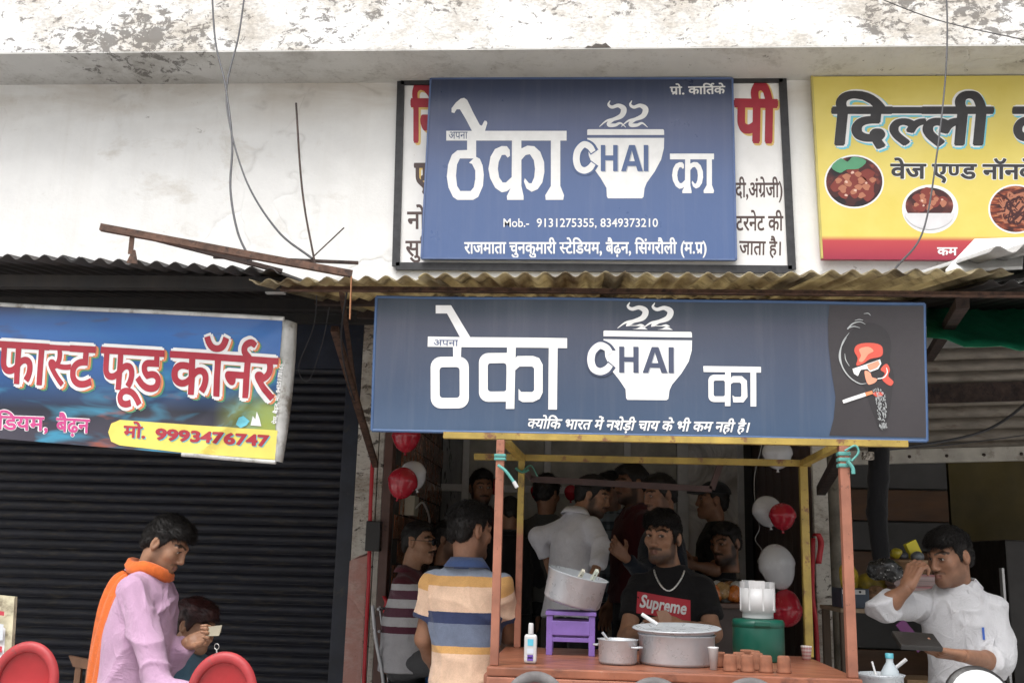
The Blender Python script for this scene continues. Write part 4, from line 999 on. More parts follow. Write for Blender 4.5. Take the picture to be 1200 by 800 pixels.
def hair_mesh(c, M, s, style, seed, h):
    """scalp shell with clumps, cut by a hairline, plus loose locks"""
    g = G(c-.17*s, c+.17*s, h); T_ = lambda p: c+M@(np.array(p, float)*s)
    top, side, back, front = style.get('top', .02), style.get('side', .008), style.get('back', .010), style.get('front', .018)
    g.F = g.ell(T_((0, .014, .036)), [(.076+side)*s, (.096+back)*s, (.086+side)*s], M)
    g.add(g.ell(T_((0, .004, .050)), [(.070+side*.6)*s, (.090+front*.5)*s, (.074+top)*s], M), .02)
    if front > 0: g.add(g.ell(T_((style.get('part', 0), -.058, .090)), [.056*s, (.026+front*.4)*s, (.020+top*.5)*s], M), .03)
    g.add(g.ell(T_((0, .072, -.020)), [.062*s, (.030+back*.6)*s, .055*s], M), .02)
    # local coords for the hairline
    lx, ly, lz = [((g.x-c[0])*M[0, i]+(g.y-c[1])*M[1, i]+(g.z-c[2])*M[2, i])/s for i in range(3)]
    hl = style.get('line', .068)
    wob = .006*np.sin(lx*90+seed)+.004*np.sin(lx*210+seed*2)
    brow = hl-.26*np.maximum(0, np.abs(lx)-.048)*2.2                      # forehead line dips at the temples
    line = np.where(ly < -.045, brow, np.where(ly < .004, np.maximum(-.028, brow-(ly+.045)*2.0), np.where(ly < .034, .022, -.062)))+wob
    g.keep((line-lz)*.6*s)
    wn = WNoise(seed, 12, (70, 260)); 
    v, f = g.mesh()
    if not len(v): return v, f
    nv = vnormals(v, f); loc = (v-c)@M/s; sw = loc*np.array([1, .45, 1]); v = v+nv*(wn(sw)*.0042*style.get('messy', 1)*s)[:, None]
    return v, f
def locks(v, f, c, M, s, style, seed, n, ln=.03):
    """small tapering locks lying over the shell"""
    r = np.random.RandomState(seed); nv = vnormals(v, f); loc = (v-c)@M/s
    ok = np.where(loc[:, 2] > -.05)[0]
    if not len(ok) or n == 0: return [], []
    pick = r.choice(ok, n); V_, F_ = [], []
    for k, i in enumerate(pick):
        p = v[i]; nn = nv[i]; l = loc[i]
        fl = np.array([style.get('flowx', .3)+r.normal()*.2, style.get('flowy', -.7)+r.normal()*.2 if l[2] > .05 else .25+r.normal()*.15, -.35 if l[2] > .05 else -1.0])
        fl = M@fl; fl = fl-nn*(fl@nn)*.9; fl /= np.linalg.norm(fl)+1e-9; sd = np.cross(nn, fl); L = ln*s*r.uniform(.5, 1.2)*(1 if l[2] > .05 else .5); w = .00105*s*r.uniform(.6, 1.4)
        up = r.uniform(.0, .42)*style.get('messy', 1)
        a = p-nn*.002; b = p+fl*L*.5+nn*L*.5*up; d = p+fl*L+nn*L*up*r.uniform(.2, .9); m = len(V_)
        V_ += [a-sd*w, a+sd*w, b+sd*w*.8, b-sd*w*.8, d, b+nn*w*1.2]; F_ += [(m, m+1, m+2, m+3), (m+3, m+2, m+4), (m, m+5, m+1), (m+3, m+4, m+5), (m+2, m+5, m+4)]
    return V_, F_
def joinm(parts):
    V_, F_ = [], []; n = 0
    for v, f in parts:
        V_.append(np.asarray(v, float).reshape(-1, 3)); F_ += [[i+n for i in q] for q in (f.tolist() if hasattr(f, 'tolist') else f)]; n += len(v)
    return np.concatenate(V_), F_

def person(label, loc, yaw, h=1.70, cat='person', build=1.0, skin='brown', head=(0, 0, 0), head_off=(0, 0, 0), lean=(0, 0), arms=None, hands=None, sit=None, shirt=None, trousers=None,
           hair=None, beard=.0, moustache=.0, seed=1, q=1.0, shoe=None, group=None, legs=True, jaw=1.0, glance=0.0, girth=1.0):
    """arms: {'L': (elbow, wrist), ...} world points; person faces -Y at yaw 0 and their left is +X"""
    s = h/1.70; loc = np.array(loc, float); B0 = rot(yaw); W = lambda p: loc+B0@(np.array(p, float)*s)
    arms = arms or {}; hands = hands or {}; shirt = shirt or {}; hair = {} if hair is None else hair
    tilt = rot(yaw, lean[0], lean[1])                                    # torso frame
    pel = W((0, 0, .93)) if sit is None else loc+B0@(np.array([0, 0, sit+.10]))
    up = lambda p: pel+tilt@(np.array(p, float)*np.array([1, 1, 1.045])*s)                       # torso local, from the pelvis
    nb = up((0, .010, .487)); hs = s*.93; hc = nb+B0@(np.array([0, -.020, .134])*s)+np.array(head_off)*1.0
    HM = rot(yaw+head[0], head[1], head[2])
    S_ = {'L': up((.152*build, .005, .402)), 'R': up((-.152*build, .005, .402))}
    A_ = {}
    for sd, sg in (('L', 1), ('R', -1)):
        if sd in arms: A_[sd] = (np.array(arms[sd][0], float), np.array(arms[sd][1], float))
        else: A_[sd] = (up((sg*.235, .03, .17)), up((sg*.235, -.05, -.06)))
    if sit is None: H_ = {sd: (W((sg*.092, 0, .90)), W((sg*.105, -.015, .49)), W((sg*.11, .015, .075))) for sd, sg in (('L', 1), ('R', -1))}
    else: H_ = {sd: (pel+B0@np.array([sg*.10, 0, 0]), pel+B0@np.array([sg*.14, -.42, .02]), loc+B0@np.array([sg*.14, -.40, .08])) for sd, sg in (('L', 1), ('R', -1))}
    sleeve = shirt.get('sleeve', .5)                                     # fraction of the arm covered, 0..2 (1 = elbow, 2 = wrist)
    parts = []; tints = []
    # --- head, fine
    hh = .0042*q
    g = G(hc-np.array([.15, .15, .165])*s, hc+np.array([.15, .15, .15])*s, hh); head_field(g, hc, HM, nb-tilt[:, 2]*.02, s=hs, jaw=jaw); v, f = g.mesh()
    l = (v-hc)@HM/hs; tint = np.zeros((len(v), 4)); nz = WNoise(seed+5, 10, (60, 400))(l)
    def paint_(mask, colr):
        m = np.clip(mask, 0, 1)[:, None]; tint[:, :3] = tint[:, :3]*(1-m)+np.array(colr)*m; tint[:, 3:] = np.maximum(tint[:, 3:], m)
    sp = lambda x, a, b: np.clip((x-a)/(b-a), 0, 1)
    fr = l[:, 1] < -.045; ax = np.abs(l[:, 0])
    if beard > 0:
        low = np.maximum(sp(-l[:, 2], .056-.20*np.maximum(0, ax-.02), .092-.25*np.maximum(0, ax-.02)), sp(ax, .048, .056)*sp(-l[:, 2], -.008, .015)*sp(l[:, 1], -.050, -.028))
        bm_ = low*sp(l[:, 2], -.150, -.120)*(1-sp(l[:, 1], -.004, .014)); lips = ((ax < .019) & (np.abs(l[:, 2]+.067) < .0095) & (l[:, 1] < -.088)); mz = sp(.0085-np.abs(l[:, 2]+.0505+.12*ax), 0, .004)*(ax < .032)*fr
        paint_(np.maximum(bm_, mz)*(1-lips)*np.clip(.92+.10*nz, 0, 1)*beard, (.014, .010, .009))
    if moustache > 0: paint_(sp(.0080-np.abs(l[:, 2]+.0505+.14*ax), 0, .004)*(ax < .034)*fr*moustache, (.012, .009, .008))
    paint_(((ax < .019) & (np.abs(l[:, 2]+.067) < .0095) & (l[:, 1] < -.088))*.75, (.17, .062, .05))
    bz = .0315+.010*sp(ax, .012, .034)-.010*sp(ax, .036, .055)
    paint_(((ax > .011) & (ax < .055) & (np.abs(l[:, 2]-bz) < .0052) & fr)*.92, (.014, .010, .008))
    ex = ax-.032; eye = ((ex/.0125)**2+((l[:, 2]-.0075)/.0046)**2 < 1) & fr
    paint_(eye*1.0, (.40, .36, .33)); gl = np.where(l[:, 0] > 0, 1, -1)*glance
    paint_((eye & (((ex-gl*.006)/.0060)**2+((l[:, 2]-.0082)/.0060)**2 < 1))*1.0, (.012, .008, .006)); paint_(((((ex/.0150)**2+((l[:, 2]-.0095)/.0085)**2 < 1) & fr & ~eye & (l[:, 2] > .009)))*.9, (.02, .013, .01))
    paint_(((((ex/.019)**2+((l[:, 2]-.003)/.013)**2 < 1) & fr & ~eye))*.25, (.09, .04, .025))
    parts.append((v, f)); tints.append(tint)
    # --- arms and hands, fine
    for sd in ('L', 'R'):
        e, w_ = A_[sd]; sh = S_[sd]; cov = shirt.get('sleeve_'+sd, sleeve); ca_ = .82 if cov > 1.5 else 1.0; pr = [(sh, e, .043*s*min(1, ca_+.05), .0375*s*ca_), (e, bez2(e, w_, .35), .0375*s*ca_, .0365*s*ca_), (bez2(e, w_, .35), w_, .0365*s*ca_, .0255*s)]
        hd = hands.get(sd); fd = (w_-e)/np.linalg.norm(w_-e)
        if hd is None: hd = dict(d=fd, n=-B0[:, 0]*(1 if sd == 'L' else -1)+fd*.01, curl=(.25, .3, .35, .4), side=-1 if sd == 'L' else 1)
        if hd is not False:
            hp = hand_prims(w_, hd.get('d', fd), hd['n'], hd.get('side', 1), hd.get('curl', (.4, .5, .6, .7)), hd.get('spread', .1), hd.get('thumb', (.7, .5)), s)
            g = field_from(hp, .0040*max(q, 1), .01, .012)
            for a, b, ra, rb in hp: g.add(g.cone(a, b, ra, rb), .004)
            g.add(g.cone(bez2(e, w_, .9), w_+np.array(hd.get('d', fd))/np.linalg.norm(hd.get('d', fd))*.02*s, .027*s, .022*s), .012)
            v, f = g.mesh(); parts.append((v, f)); tints.append(np.zeros((len(v), 4)))
        g = field_from(pr, .0085*q, .02)
        for a, b, ra, rb in pr: g.add(g.cone(a, b, ra, rb), .02)
        v, f = g.mesh(); parts.append((v, f)); tints.append(np.zeros((len(v), 4)))
    # --- trunk and legs under the clothes, coarse
    st = [(up((0, 0, -.06)), .14*s*girth, .10*s*girth, tilt), (up((0, 0, .10)), .125*s*girth, .09*s*girth, tilt), (up((0, 0, .32)), .145*s, .095*s, tilt), (up((0, 0, .41)), .12*s, .07*s, tilt), (up((0, .008, .475)), .055*s, .052*s, tilt)]
    g = G(np.min([q_[0] for q_ in st], 0)-.22*s, np.max([q_[0] for q_ in st], 0)+.22*s, .016); g.F = loft_field(g, st); v, f = g.mesh(); parts.append((v, f)); tints.append(np.zeros((len(v), 4)))
    if legs:
        for sd in ('L', 'R'):
            a, k, an = H_[sd]; toe = an+B0@np.array([0, -.15, -.045])*s
            pr = [(a, k, .068*s, .045*s), (k, an, .045*s, .033*s), (an-V(0, 0, .03*s), toe, .035*s, .028*s)]
            g = field_from(pr, .014, .02)
            for p in pr: g.add(g.cone(*p), .02)
            g.keep(loc[2]+.002-g.z) if False else None
            v, f = g.mesh(); parts.append((v, f)); tints.append(np.zeros((len(v), 4)))
    v, f = joinm(parts)
    o = mk('person', v, f, SK[skin], None, True, loc=loc); tag(o, label, cat, group); set_attr(o, 'tint', 'FLOAT_COLOR', np.concatenate(tints))
    # --- shirt
    k_ = shirt.get('k', .025); loose = shirt.get('loose', .012)*s; hem = shirt.get('hem', -.05)
    ga = girth*build
    st = [(up((0, 0, hem)), .155*s*ga+loose*.8, .120*s*girth+loose*.8, tilt), (up((0, 0, .10)), .138*s*ga+loose, .108*s*girth+loose, tilt), (up((0, 0, .22)), .147*s*ga+loose, .112*s*girth+loose*.9, tilt), (up((0, 0, .33)), .155*s*build+loose*.6, .112*s+loose*.6, tilt),
          (up((0, 0, .395)), .148*s*build+loose*.3, .098*s+loose*.3, tilt), (up((0, .004, .445)), .118*s*build, .078*s, tilt), (up((0, .010, .488)), .058*s, .056*s, tilt)]
    lo = np.min([S_['L'], S_['R'], up((0, 0, hem))]+[A_[q_][0] for q_ in 'LR']+[A_[q_][1] for q_ in 'LR'], 0)-.20*s; hi = np.max([S_['L'], S_['R'], nb]+[A_[q_][0] for q_ in 'LR']+[A_[q_][1] for q_ in 'LR'], 0)+.14*s
    g = G(lo, hi, .0082*q if q < 1 else .0095*q); torso = loft_field(g, st); g.F = torso; armd = None; arml = None
    for sd in ('L', 'R'):
        e, w_ = A_[sd]; sh = S_[sd]; r0, r1 = .052*s*shirt.get('arm', 1), .050*s*shirt.get('arm', 1)
        sv = shirt.get('sleeve_'+sd, sleeve)
        g.add(g.cone(up((.045*(1 if sd == 'L' else -1), .010, .452)), sh-tilt[:, 2]*.004*s, .034*s, .042*s), .035)
        if sv <= 1:
            end = bez2(sh, e, sv); dd = (e-sh)/np.linalg.norm(e-sh); d = g.cone(sh, end+dd*.03, r0, r1+(.004)*s); d = np.maximum(d, (g.x-end[0])*dd[0]+(g.y-end[1])*dd[1]+(g.z-end[2])*dd[2])
        else:
            end = bez2(e, w_, sv-1); dd = (w_-e)/np.linalg.norm(w_-e); d1 = g.cone(sh, e, r0, r1); d2 = g.cone(e, end+dd*.03, r1, r1*(.84 if sv > 1.6 else 1.02))
            d2 = np.maximum(d2, (g.x-end[0])*dd[0]+(g.y-end[1])*dd[1]+(g.z-end[2])*dd[2]); d = smin(d1, d2, .02)
            if sv > 1.15: rc = .0385*s if sv > 1.6 else .053*s; cf = g.cone(end-dd*.035*s, end+dd*.012, rc, rc); cf = np.maximum(cf, np.abs((g.x-(end-dd*.02*s)[0])*dd[0]+(g.y-(end-dd*.02*s)[1])*dd[1]+(g.z-(end-dd*.02*s)[2])*dd[2])-.024*s); d = smin(d, cf, .006)
        arml = d if arml is None else np.minimum(arml, d)
        g.add(d, k_)
    v, f = g.mesh(); v = clean(v, f, 1); nv = vnormals(v, f)
    # folds: drag lines off the joints plus soft noise
    wn = WNoise(seed, 10, (6, 34)); amp = shirt.get('folds', .006)*s; loc_ = (v-pel)@tilt/s
    fold = wn(loc_*np.array([1, 1, .55]))
    rid = 1-np.abs(np.sin(loc_[:, 2]*38+2.2*np.sin(loc_[:, 0]*16+seed)+loc_[:, 0]*22*np.sign(loc_[:, 0])+1.5*np.sin(loc_[:, 1]*19)))
    near = np.zeros(len(v))
    for sd in ('L', 'R'):
        near = np.maximum(near, np.exp(-(np.linalg.norm(v-A_[sd][0], axis=1)/(.10*s))**2)); near = np.maximum(near, .8*np.exp(-(np.linalg.norm(v-(S_[sd]+up((0, 0, -.06))-up((0, 0, 0))), axis=1)/(.11*s))**2))
    near = np.maximum(near, .6*np.exp(-((loc_[:, 2]-.03)/.10)**2)*(np.abs(loc_[:, 0]) < .22))
    def crease(sd_, f0, f1, an): return np.clip(1-np.abs(WNoise(sd_, 7, (f0, f1))(loc_*np.array(an)))*2.4, 0, 1)**2
    c1 = crease(seed+3, 9, 26, (.8, .8, 1.0)); c2 = crease(seed+4, 16, 46, (1.0, 1.0, .7))
    v = v+nv*(amp*.6*fold+amp*1.6*(c1-.25)*(near*.8+.5)+amp*.9*(c2-.25)*(near*.7+.5))[:, None]
    # attribute along the garment for stripes
    svv = loc_[:, 2].copy()
    for sd in ('L', 'R'):
        sh, e = S_[sd], A_[sd][0]; dd = (e-sh)/np.linalg.norm(e-sh); t = (v-sh)@dd; rad = np.linalg.norm(v-sh-np.outer(t, dd), axis=1); lat = (loc_[:, 0]*(1 if sd == 'L' else -1)) > .150*build
        on = (t > -.02) & (rad < .085*s) & lat & (not shirt.get('noarm', False)); svv[on] = .42*1.045-t[on]/s
    so_ = mk('shirt', v, f, shirt['mat'], o, True); set_attr(so_, 'sv', 'FLOAT', svv)
    # collar
    if shirt.get('collar'):
        cm = shirt.get('collar_mat', shirt['mat']); cv = []; cf = []; n = 28; op = shirt.get('open', .35)
        for i in range(n+1):
            a = -math.pi/2+op+(2*math.pi-2*op)*i/n; ca, sa = math.cos(a), math.sin(a); fr_ = max(0, -sa); pt = (math.exp(-((i/n)/.10)**2)+math.exp(-((1-i/n)/.10)**2))
            base = up((0, .014, .466))
            for r_, z_ in ((.060, .000), (.0595, .038-.018*fr_), (.064, .043-.018*fr_), (.088+.014*pt, .010-.030*fr_-.022*pt), (.0855+.014*pt, .007-.030*fr_-.022*pt)):
                cv.append(base+tilt@(np.array([ca*r_*1.03, sa*r_*1.0-.004*fr_, z_-.012*fr_])*s*1.04))
        for i in range(n):
            for j in range(4): cf.append((i*5+j, (i+1)*5+j, (i+1)*5+j+1, i*5+j+1))
        mk('collar', cv, cf, cm, o, True).modifiers.new('s', 'SOLIDIFY').thickness = .003*s
    # --- trousers
    if trousers is not None and legs:
        pw = [(up((0, 0, -.02)), .150*s*ga, .106*s*girth)]; pr = []
        for sd in ('L', 'R'): a, k, an = H_[sd]; pr += [(a, k, .081*s, .064*s), (k, an+V(0, 0, .02), .064*s, .056*s)]
        g = field_from(pr, .012*q, .02, .15); d0 = loft_field(g, [(up((0, 0, -.14)), .142*s*ga, .104*s*girth, tilt), (up((0, 0, .0)), .138*s*ga, .100*s*girth, tilt), (up((0, 0, .05)), .134*s*ga, .096*s*girth, tilt)]) if sit is None else g.ell(pel-V(0, 0, .03), (.145*s*girth, .12*s, .10*s), tilt)
        g.F = d0
        for p in pr: g.add(g.cone(*p), .03)
        v, f = g.mesh(); nv = vnormals(v, f); lz = (v-loc)/s; wn = WNoise(seed+9, 8, (8, 40)); rid = 1-np.abs(np.sin(lz[:, 2]*45+2*np.sin(lz[:, 0]*20)))
        v = v+nv*(.004*s*wn(lz)+.006*s*(rid**2-.3)*np.exp(-((lz[:, 2]-.18)/.16)**2))[:, None]; mk('trousers', v, f, trousers, o, True)
        for sd in ('L', 'R'):
            an = H_[sd][2]; toe = an+B0@np.array([0, -.17, -.035])*s; b0 = loc[2]
            g = G(np.minimum(an, toe)-.08, np.maximum(an, toe)+.08, .010); g.F = g.cone(an+V(0, .0, -.02*s)+B0@np.array([0, .03, 0]), toe, .045*s, .038*s); g.keep(b0+.004-g.z); g.keep(g.z-(b0+.10)); v, f = g.mesh()
            mk('shoe', v, f, shoe or m_leather, o, True)
    # --- hair
    if hair is not False:
        v, f = hair_mesh(hc, HM, hs, hair, seed, .0055*q)
        if len(v): lv, lf = locks(v, f, hc, HM, hs, hair, seed, int(hair.get('n', 6000 if q <= 1.1 else 900)), hair.get('len', .03)); v2, f2 = joinm([(v, f), (lv, lf)] if len(lv) else [(v, f)]); mk('hair', v2, f2, hair.get('mat', m_hair), o, True)
    o_info = dict(o=o, hc=hc, HM=HM, nb=nb, up=up, tilt=tilt, A=A_, S=S_, s=s, B0=B0, pel=pel)
    return o_info
# ================================================================ the people
def xy(px, py, Y, z=0.0): p = P(px, py, Y); return (p[0], Y, z)
def unit(v): v = np.array(v, float); return v/np.linalg.norm(v)
from mathutils.bvhtree import BVHTree
def chest_print(info, garment, name, v2, f, cx, cz, m, off=.002, front=-1):
    """wrap flat print (local x right as seen, z up, metres) round the garment"""
    me = garment.data; org = origin(garment)
    bv = BVHTree.FromPolygons([Vector(np.array(v.co)+org) for v in me.vertices], [list(p.vertices) for p in me.polygons])
    out = []; t = info['tilt']; dr = t[:, 1]*(-front)
    for a in v2:
        o_ = info['up']((0, 0, 0))+t@np.array([cx+a[0]*(-front), 0, cz+a[1]])
        st = o_-dr*.5; hit = bv.ray_cast(Vector(st), Vector(dr))
        p = np.array(hit[0]) if hit[0] is not None else o_-dr*.12
        out.append(p-dr*(off+(a[2] if len(a) > 2 else 0)))
    return mk(name, out, f, m, info['o'], True)
def grid_quad(x0, x1, z0, z1, nx, nz, skew=0):
    v = [(x0+(x1-x0)*i/nx, z0+(z1-z0)*j/nz+skew*(i/nx-.5), 0) for j in range(nz+1) for i in range(nx+1)]
    return v, [(j*(nx+1)+i, j*(nx+1)+i+1, (j+1)*(nx+1)+i+1, (j+1)*(nx+1)+i) for j in range(nz) for i in range(nx)]
def child(info, name): return [c for c in info['o'].children if c.name.split('.')[0] == name][0]
c_jeans = cloth('dark_jeans', (.022, .027, .05)); c_blackt = cloth('black_trousers', (.012, .012, .014)); c_grey = cloth('grey_trousers', (.09, .09, .095))
# ---- tea seller in black T-shirt
c_tee = cloth('black_tee', (.016, .015, .016), sheen=.05, var=.2)
wR, wL = P(760, 737, 4.50), P(798, 733, 4.50)
D = person('man in black T-shirt with red chest print standing behind the tea cart', xy(785, 700, 4.85), R_(-8), 1.70, skin='brown', head=(R_(-22), R_(2), R_(3)), head_off=(-.03, -.01, -.005), build=.93, girth=.97,
           arms={'R': (P(734, 746, 4.72), wR), 'L': (P(836, 742, 4.72), wL)},
           hands={'R': dict(d=(.95, -.15, .12), n=(.1, .75, -.5), side=1, curl=(.5, .55, .6, .7), thumb=(.55, .5)), 'L': dict(d=(-1, -.1, .02), n=(0, .8, -.45), side=-1, curl=(.45, .5, .55, .6), thumb=(.6, .5))},
           shirt=dict(mat=c_tee, sleeve=.66, arm=1.12, folds=.008, loose=.010), trousers=c_jeans, hair=dict(top=.020, front=.018, part=-.012, line=.062, flowx=-.6, side=.008), beard=.85, moustache=.8, seed=11, glance=.9, q=.85, jaw=.90)
tee = child(D, 'shirt')
v, f = grid_quad(-.118, .118, -.046, .046, 18, 6, -.030)
chest_print(D, tee, 'chest_print', v, f, -.022, .335, mat('red_tee_print', (.50, .035, .05), .7), .0025)
v, f = hindi('Supreme', .03); bx0, bx1 = v[:, 0].min(), v[:, 0].max(); zc = (v[:, 1].min()+v[:, 1].max())/2
vv = np.stack([(v[:, 0]-(bx0+bx1)/2)/(bx1-bx0)*.205+(v[:, 1]-.3)*.015, (v[:, 1]-zc)*.075-((v[:, 0]-bx0)/(bx1-bx0)-.5)*.0265, v[:, 2]*.5], 1)
chest_print(D, tee, 'lettering', vv, f, -.022, .335, mat('white_tee_print', (.78, .77, .76), .7), .0055)
# chain round the neck
up = D['up']; ch = []
for k in range(41):
    a = -math.pi/2+2*math.pi*k/40; r = .066; z = .470+.006*math.sin(a); fr_ = max(0, -math.sin(a))
    ch.append((math.cos(a)*(.068-.010*fr_**3), .012+math.sin(a)*.064, z-.078*fr_**1.7))
v2 = []
me = tee.data; org = origin(tee); bv = BVHTree.FromPolygons([Vector(np.array(q.co)+org) for q in me.vertices], [list(p.vertices) for p in me.polygons])
for c_ in ch:
    p = up(c_); dr = D['tilt'][:, 1]
    if c_[1] < .02:
        hit = bv.ray_cast(Vector(p-dr*.4), Vector(dr))
        if hit[0] is not None and hit[1].y < .5: p = np.array(hit[0])-dr*.006
    v2.append(p)
m_silver = mat('silver', (.78, .77, .74), .3, .6, var=.1, vs=80)
MB().tube(v2, .0042, 6, cap=False).build('necklace', m_silver, D['o'])
e, w_ = D['A']['R']; d = unit(w_-e); MB().lathe(w_-d*.02, [(.034, -.004), (.038, 0), (.034, .004), (.031, 0), (.034, -.004)], 22, d+V(.2, 0, .3)).build('bangle', m_silver, D['o'])
# banknote and steel tumbler in hand
n0 = P(777, 724, 4.43); nv = [n0+V(-.028, 0, .028), n0+V(.012, -.006, .034), n0+V(.036, 0, .008), n0+V(.034, .004, -.03), n0+V(-.012, 0, -.022)]
tag(MB().add(nv+[q+V(.002, .004, 0) for q in nv], [(0, 1, 2, 3, 4), (9, 8, 7, 6, 5), (0, 5, 6, 1), (1, 6, 7, 2), (2, 7, 8, 3), (3, 8, 9, 4), (4, 9, 5, 0)]).build('banknote', mat('banknote_paper', (.36, .22, .15), .8)), 'folded brown banknote held by the man in black T-shirt', 'banknote')
# ---- man in striped polo, seen from behind
zz = lambda y: float(P(545, y, 4.30)[2]-.93*1.69/1.70)/(1.69/1.70)
hb, or_, pe, nv_, gb = (.26, .30, .37), (.64, .36, .13), (.76, .53, .38), (.035, .048, .115), (.155, .185, .26)
c_polo = cloth('striped_polo', pe, bands=[(-.30, pe), (zz(765), or_), (zz(756), gb), (zz(730), nv_), (zz(717), pe), (zz(687), or_), (zz(675), hb), (.60, hb)], bump=.25, var=.12)
O = person('man in orange and blue striped polo standing beside the cart', xy(547, 700, 4.35), R_(168), 1.69, skin='dark', head=(R_(-32), R_(6), 0), build=.95, girth=.98,
           arms={'L': (P(497, 748, 4.40), P(520, 800, 4.62)), 'R': (P(597, 745, 4.44), P(590, 760, 4.68))}, shirt=dict(mat=c_polo, sleeve=.62, arm=1.12, folds=.011, loose=.012, hem=-.09, collar=True, collar_mat=cloth('blue_collar', (.05, .085, .20)), open=.5),
           trousers=c_jeans, hair=dict(top=.012, side=.006, back=.006, front=.010, flowy=.7, flowx=.1), beard=.5, seed=21, q=.9)
# ---- man in pink shirt with orange scarf
c_pink = cloth('pink_shirt', (.57, .36, .52), bump=.5, var=.06)
PK = person('man in pink shirt and orange scarf looking down at folded notes', xy(162, 720, 4.2), R_(92), 1.625, skin='brown', head=(R_(-4), R_(29), 0), head_off=(.042, 0, -.03), lean=(R_(4), 0), build=.98, girth=1.08,
           arms={'R': (P(188, 806, 3.96), P(240, 818, 3.90)), 'L': (P(188, 788, 4.34), P(220, 752, 4.26))},
           hands={'L': dict(d=(1, -.15, .28), n=(.1, -.85, .45), side=1, curl=(.75, .8, .85, .9), thumb=(.45, .55)), 'R': dict(d=(1, 0, -.1), n=(.2, .3, 1), side=-1, curl=(.3, .35, .4, .5))},
           shirt=dict(mat=c_pink, sleeve=1.93, arm=1.12, folds=.014, loose=.018, hem=-.10, collar=True, open=.45), trousers=c_grey,
           hair=dict(top=.018, side=.008, back=.010, front=.010, line=.074, messy=1.2), beard=.45, seed=31, q=.8)
# scarf: a loop round the neck and one long tail down the back
c_scarf = cloth('orange_scarf', (.78, .17, .035), bump=.35, var=.1, scale_noise=40)
up = PK['up']; sv = []; sf = []; n = 36
for i in range(n+1):
    a = 2*math.pi*i/n; ca, sa = math.cos(a), math.sin(a); fr_ = max(0, -sa)
    for r_, z_ in ((.080, .000), (.098, .012), (.100, .034), (.088, .054), (.076, .058), (.070, .034)):
        rr_ = r_+.005*math.sin(a*5+z_*90)+.008*fr_; sv.append(up((ca*rr_*1.02, .008+sa*rr_, .462+z_-.022*fr_-.006*math.sin(3*a))))
for i in range(n):
    for j in range(5): sf.append((i*6+j, (i+1)*6+j, (i+1)*6+j+1, i*6+j+1))
    sf.append((i*6+5, (i+1)*6+5, (i+1)*6, i*6))
mk('scarf', sv, sf, c_scarf, PK['o'], True)
tail = [P(172, 672, 4.22), P(158, 670, 4.18), P(142, 678, 4.14), P(129, 702, 4.13), P(120, 735, 4.13), P(112, 775, 4.14), P(105, 830, 4.15), P(101, 900, 4.16)]
tp = bez(tail, 8); sv = []; sf = []
for i, p in enumerate(tp):
    t = i/(len(tp)-1); d = unit(tp[min(i+1, len(tp)-1)]-tp[max(i-1, 0)]); wv = unit(np.cross(d, unit(V(.55, .75, .1) if t > .2 else V(.2, .3, .95)))); nn = unit(np.cross(wv, d)); wd = .030+.022*min(1, t*2)
    for j in range(9):
        s_ = j/8*2-1; sv.append(p+wv*wd*s_+nn*(.007*math.cos(s_*7+i*.15)+.004*math.sin(s_*13)))
for i in range(len(tp)-1):
    for j in range(8): sf.append((i*9+j, i*9+j+1, (i+1)*9+j+1, (i+1)*9+j))
o_ = mk('scarf_tail', sv, sf, c_scarf, PK['o'], True); o_.modifiers.new('s', 'SOLIDIFY').thickness = .006
hp = P(251, 741, 4.20); fm = MB()
for k in range(3): fm.bar(hp+V(-.03, .004*k, .004*k), hp+V(.026, .006*k-.005, .004+.006*k), .034, .0018, up=(.1, -.8, .6))
tag(fm.build('banknotes', mat('note_paper', (.30, .27, .20), .8)), 'few folded pale banknotes in the hand of the pink shirted man', 'banknotes')
kk = P(254, 757, 4.17); tag(MB().lathe(kk, [(.011, -.0012), (.0125, 0), (.011, .0012), (.0095, 0), (.011, -.0012)], 16, (.3, 1, .1)).tube([kk+V(0, 0, -.011), kk+V(.003, 0, -.028)], .003, 6).build('key_ring', m_silver), 'small key ring hanging from the pink shirted man\'s fingers', 'key ring')
# ---- woman or child seated behind him: only dark reddish hair, cheek and blue cloth show
person('seated person with reddish hair and blue top beside the man in pink', (P(222, 745, 4.6)[0]-.02, 4.6, 0), R_(78), 1.58, skin='brown', head=(0, R_(14), 0), head_off=(.03, 0, -.03), sit=.46, shirt=dict(mat=cloth('denim_blue_top', (.10, .20, .28)), sleeve=.9), trousers=c_jeans,
       hair=dict(mat=m_hairred, top=.016, side=.014, back=.024, front=.022, line=.052, n=1800), seed=41, q=1.1)
# ---- man in white shirt rubbing his nose
c_white = cloth('white_shirt', (.58, .58, .60), bump=.45, var=.05)
wR = P(1063, 689, 4.24); wL = P(1130, 768, 4.14)
WM = person('man in white shirt rubbing his nose and holding a dark wallet', xy(1126, 720, 4.5), R_(-28), 1.655, skin='dark', head=(R_(-34), R_(14), R_(2)), head_off=(-.03, -.02, -.02), build=.88, girth=.92, lean=(R_(3), 0),
           arms={'R': (P(1036, 712, 4.30), wR), 'L': (P(1170, 776, 4.38), wL)},
           hands={'R': dict(d=(.45, .10, 1), n=(.7, .55, -.35), side=1, curl=(.75, .8, .85, .95), thumb=(.5, .7)), 'L': dict(d=(-1, -.1, .10), n=(0, .35, .95), side=1, curl=(.30, .28, .30, .34), thumb=(.6, .5))},
           shirt=dict(mat=c_white, sleeve=1.2, sleeve_R=1.22, sleeve_L=1.34, arm=1.10, folds=.014, loose=.016, hem=-.16, collar=True, open=.55), trousers=c_blackt,
           hair=dict(top=.018, side=.005, back=.006, front=.014, line=.066, part=.0, flowx=0, messy=.9), beard=.35, moustache=.5, seed=51, q=.8, jaw=.95)
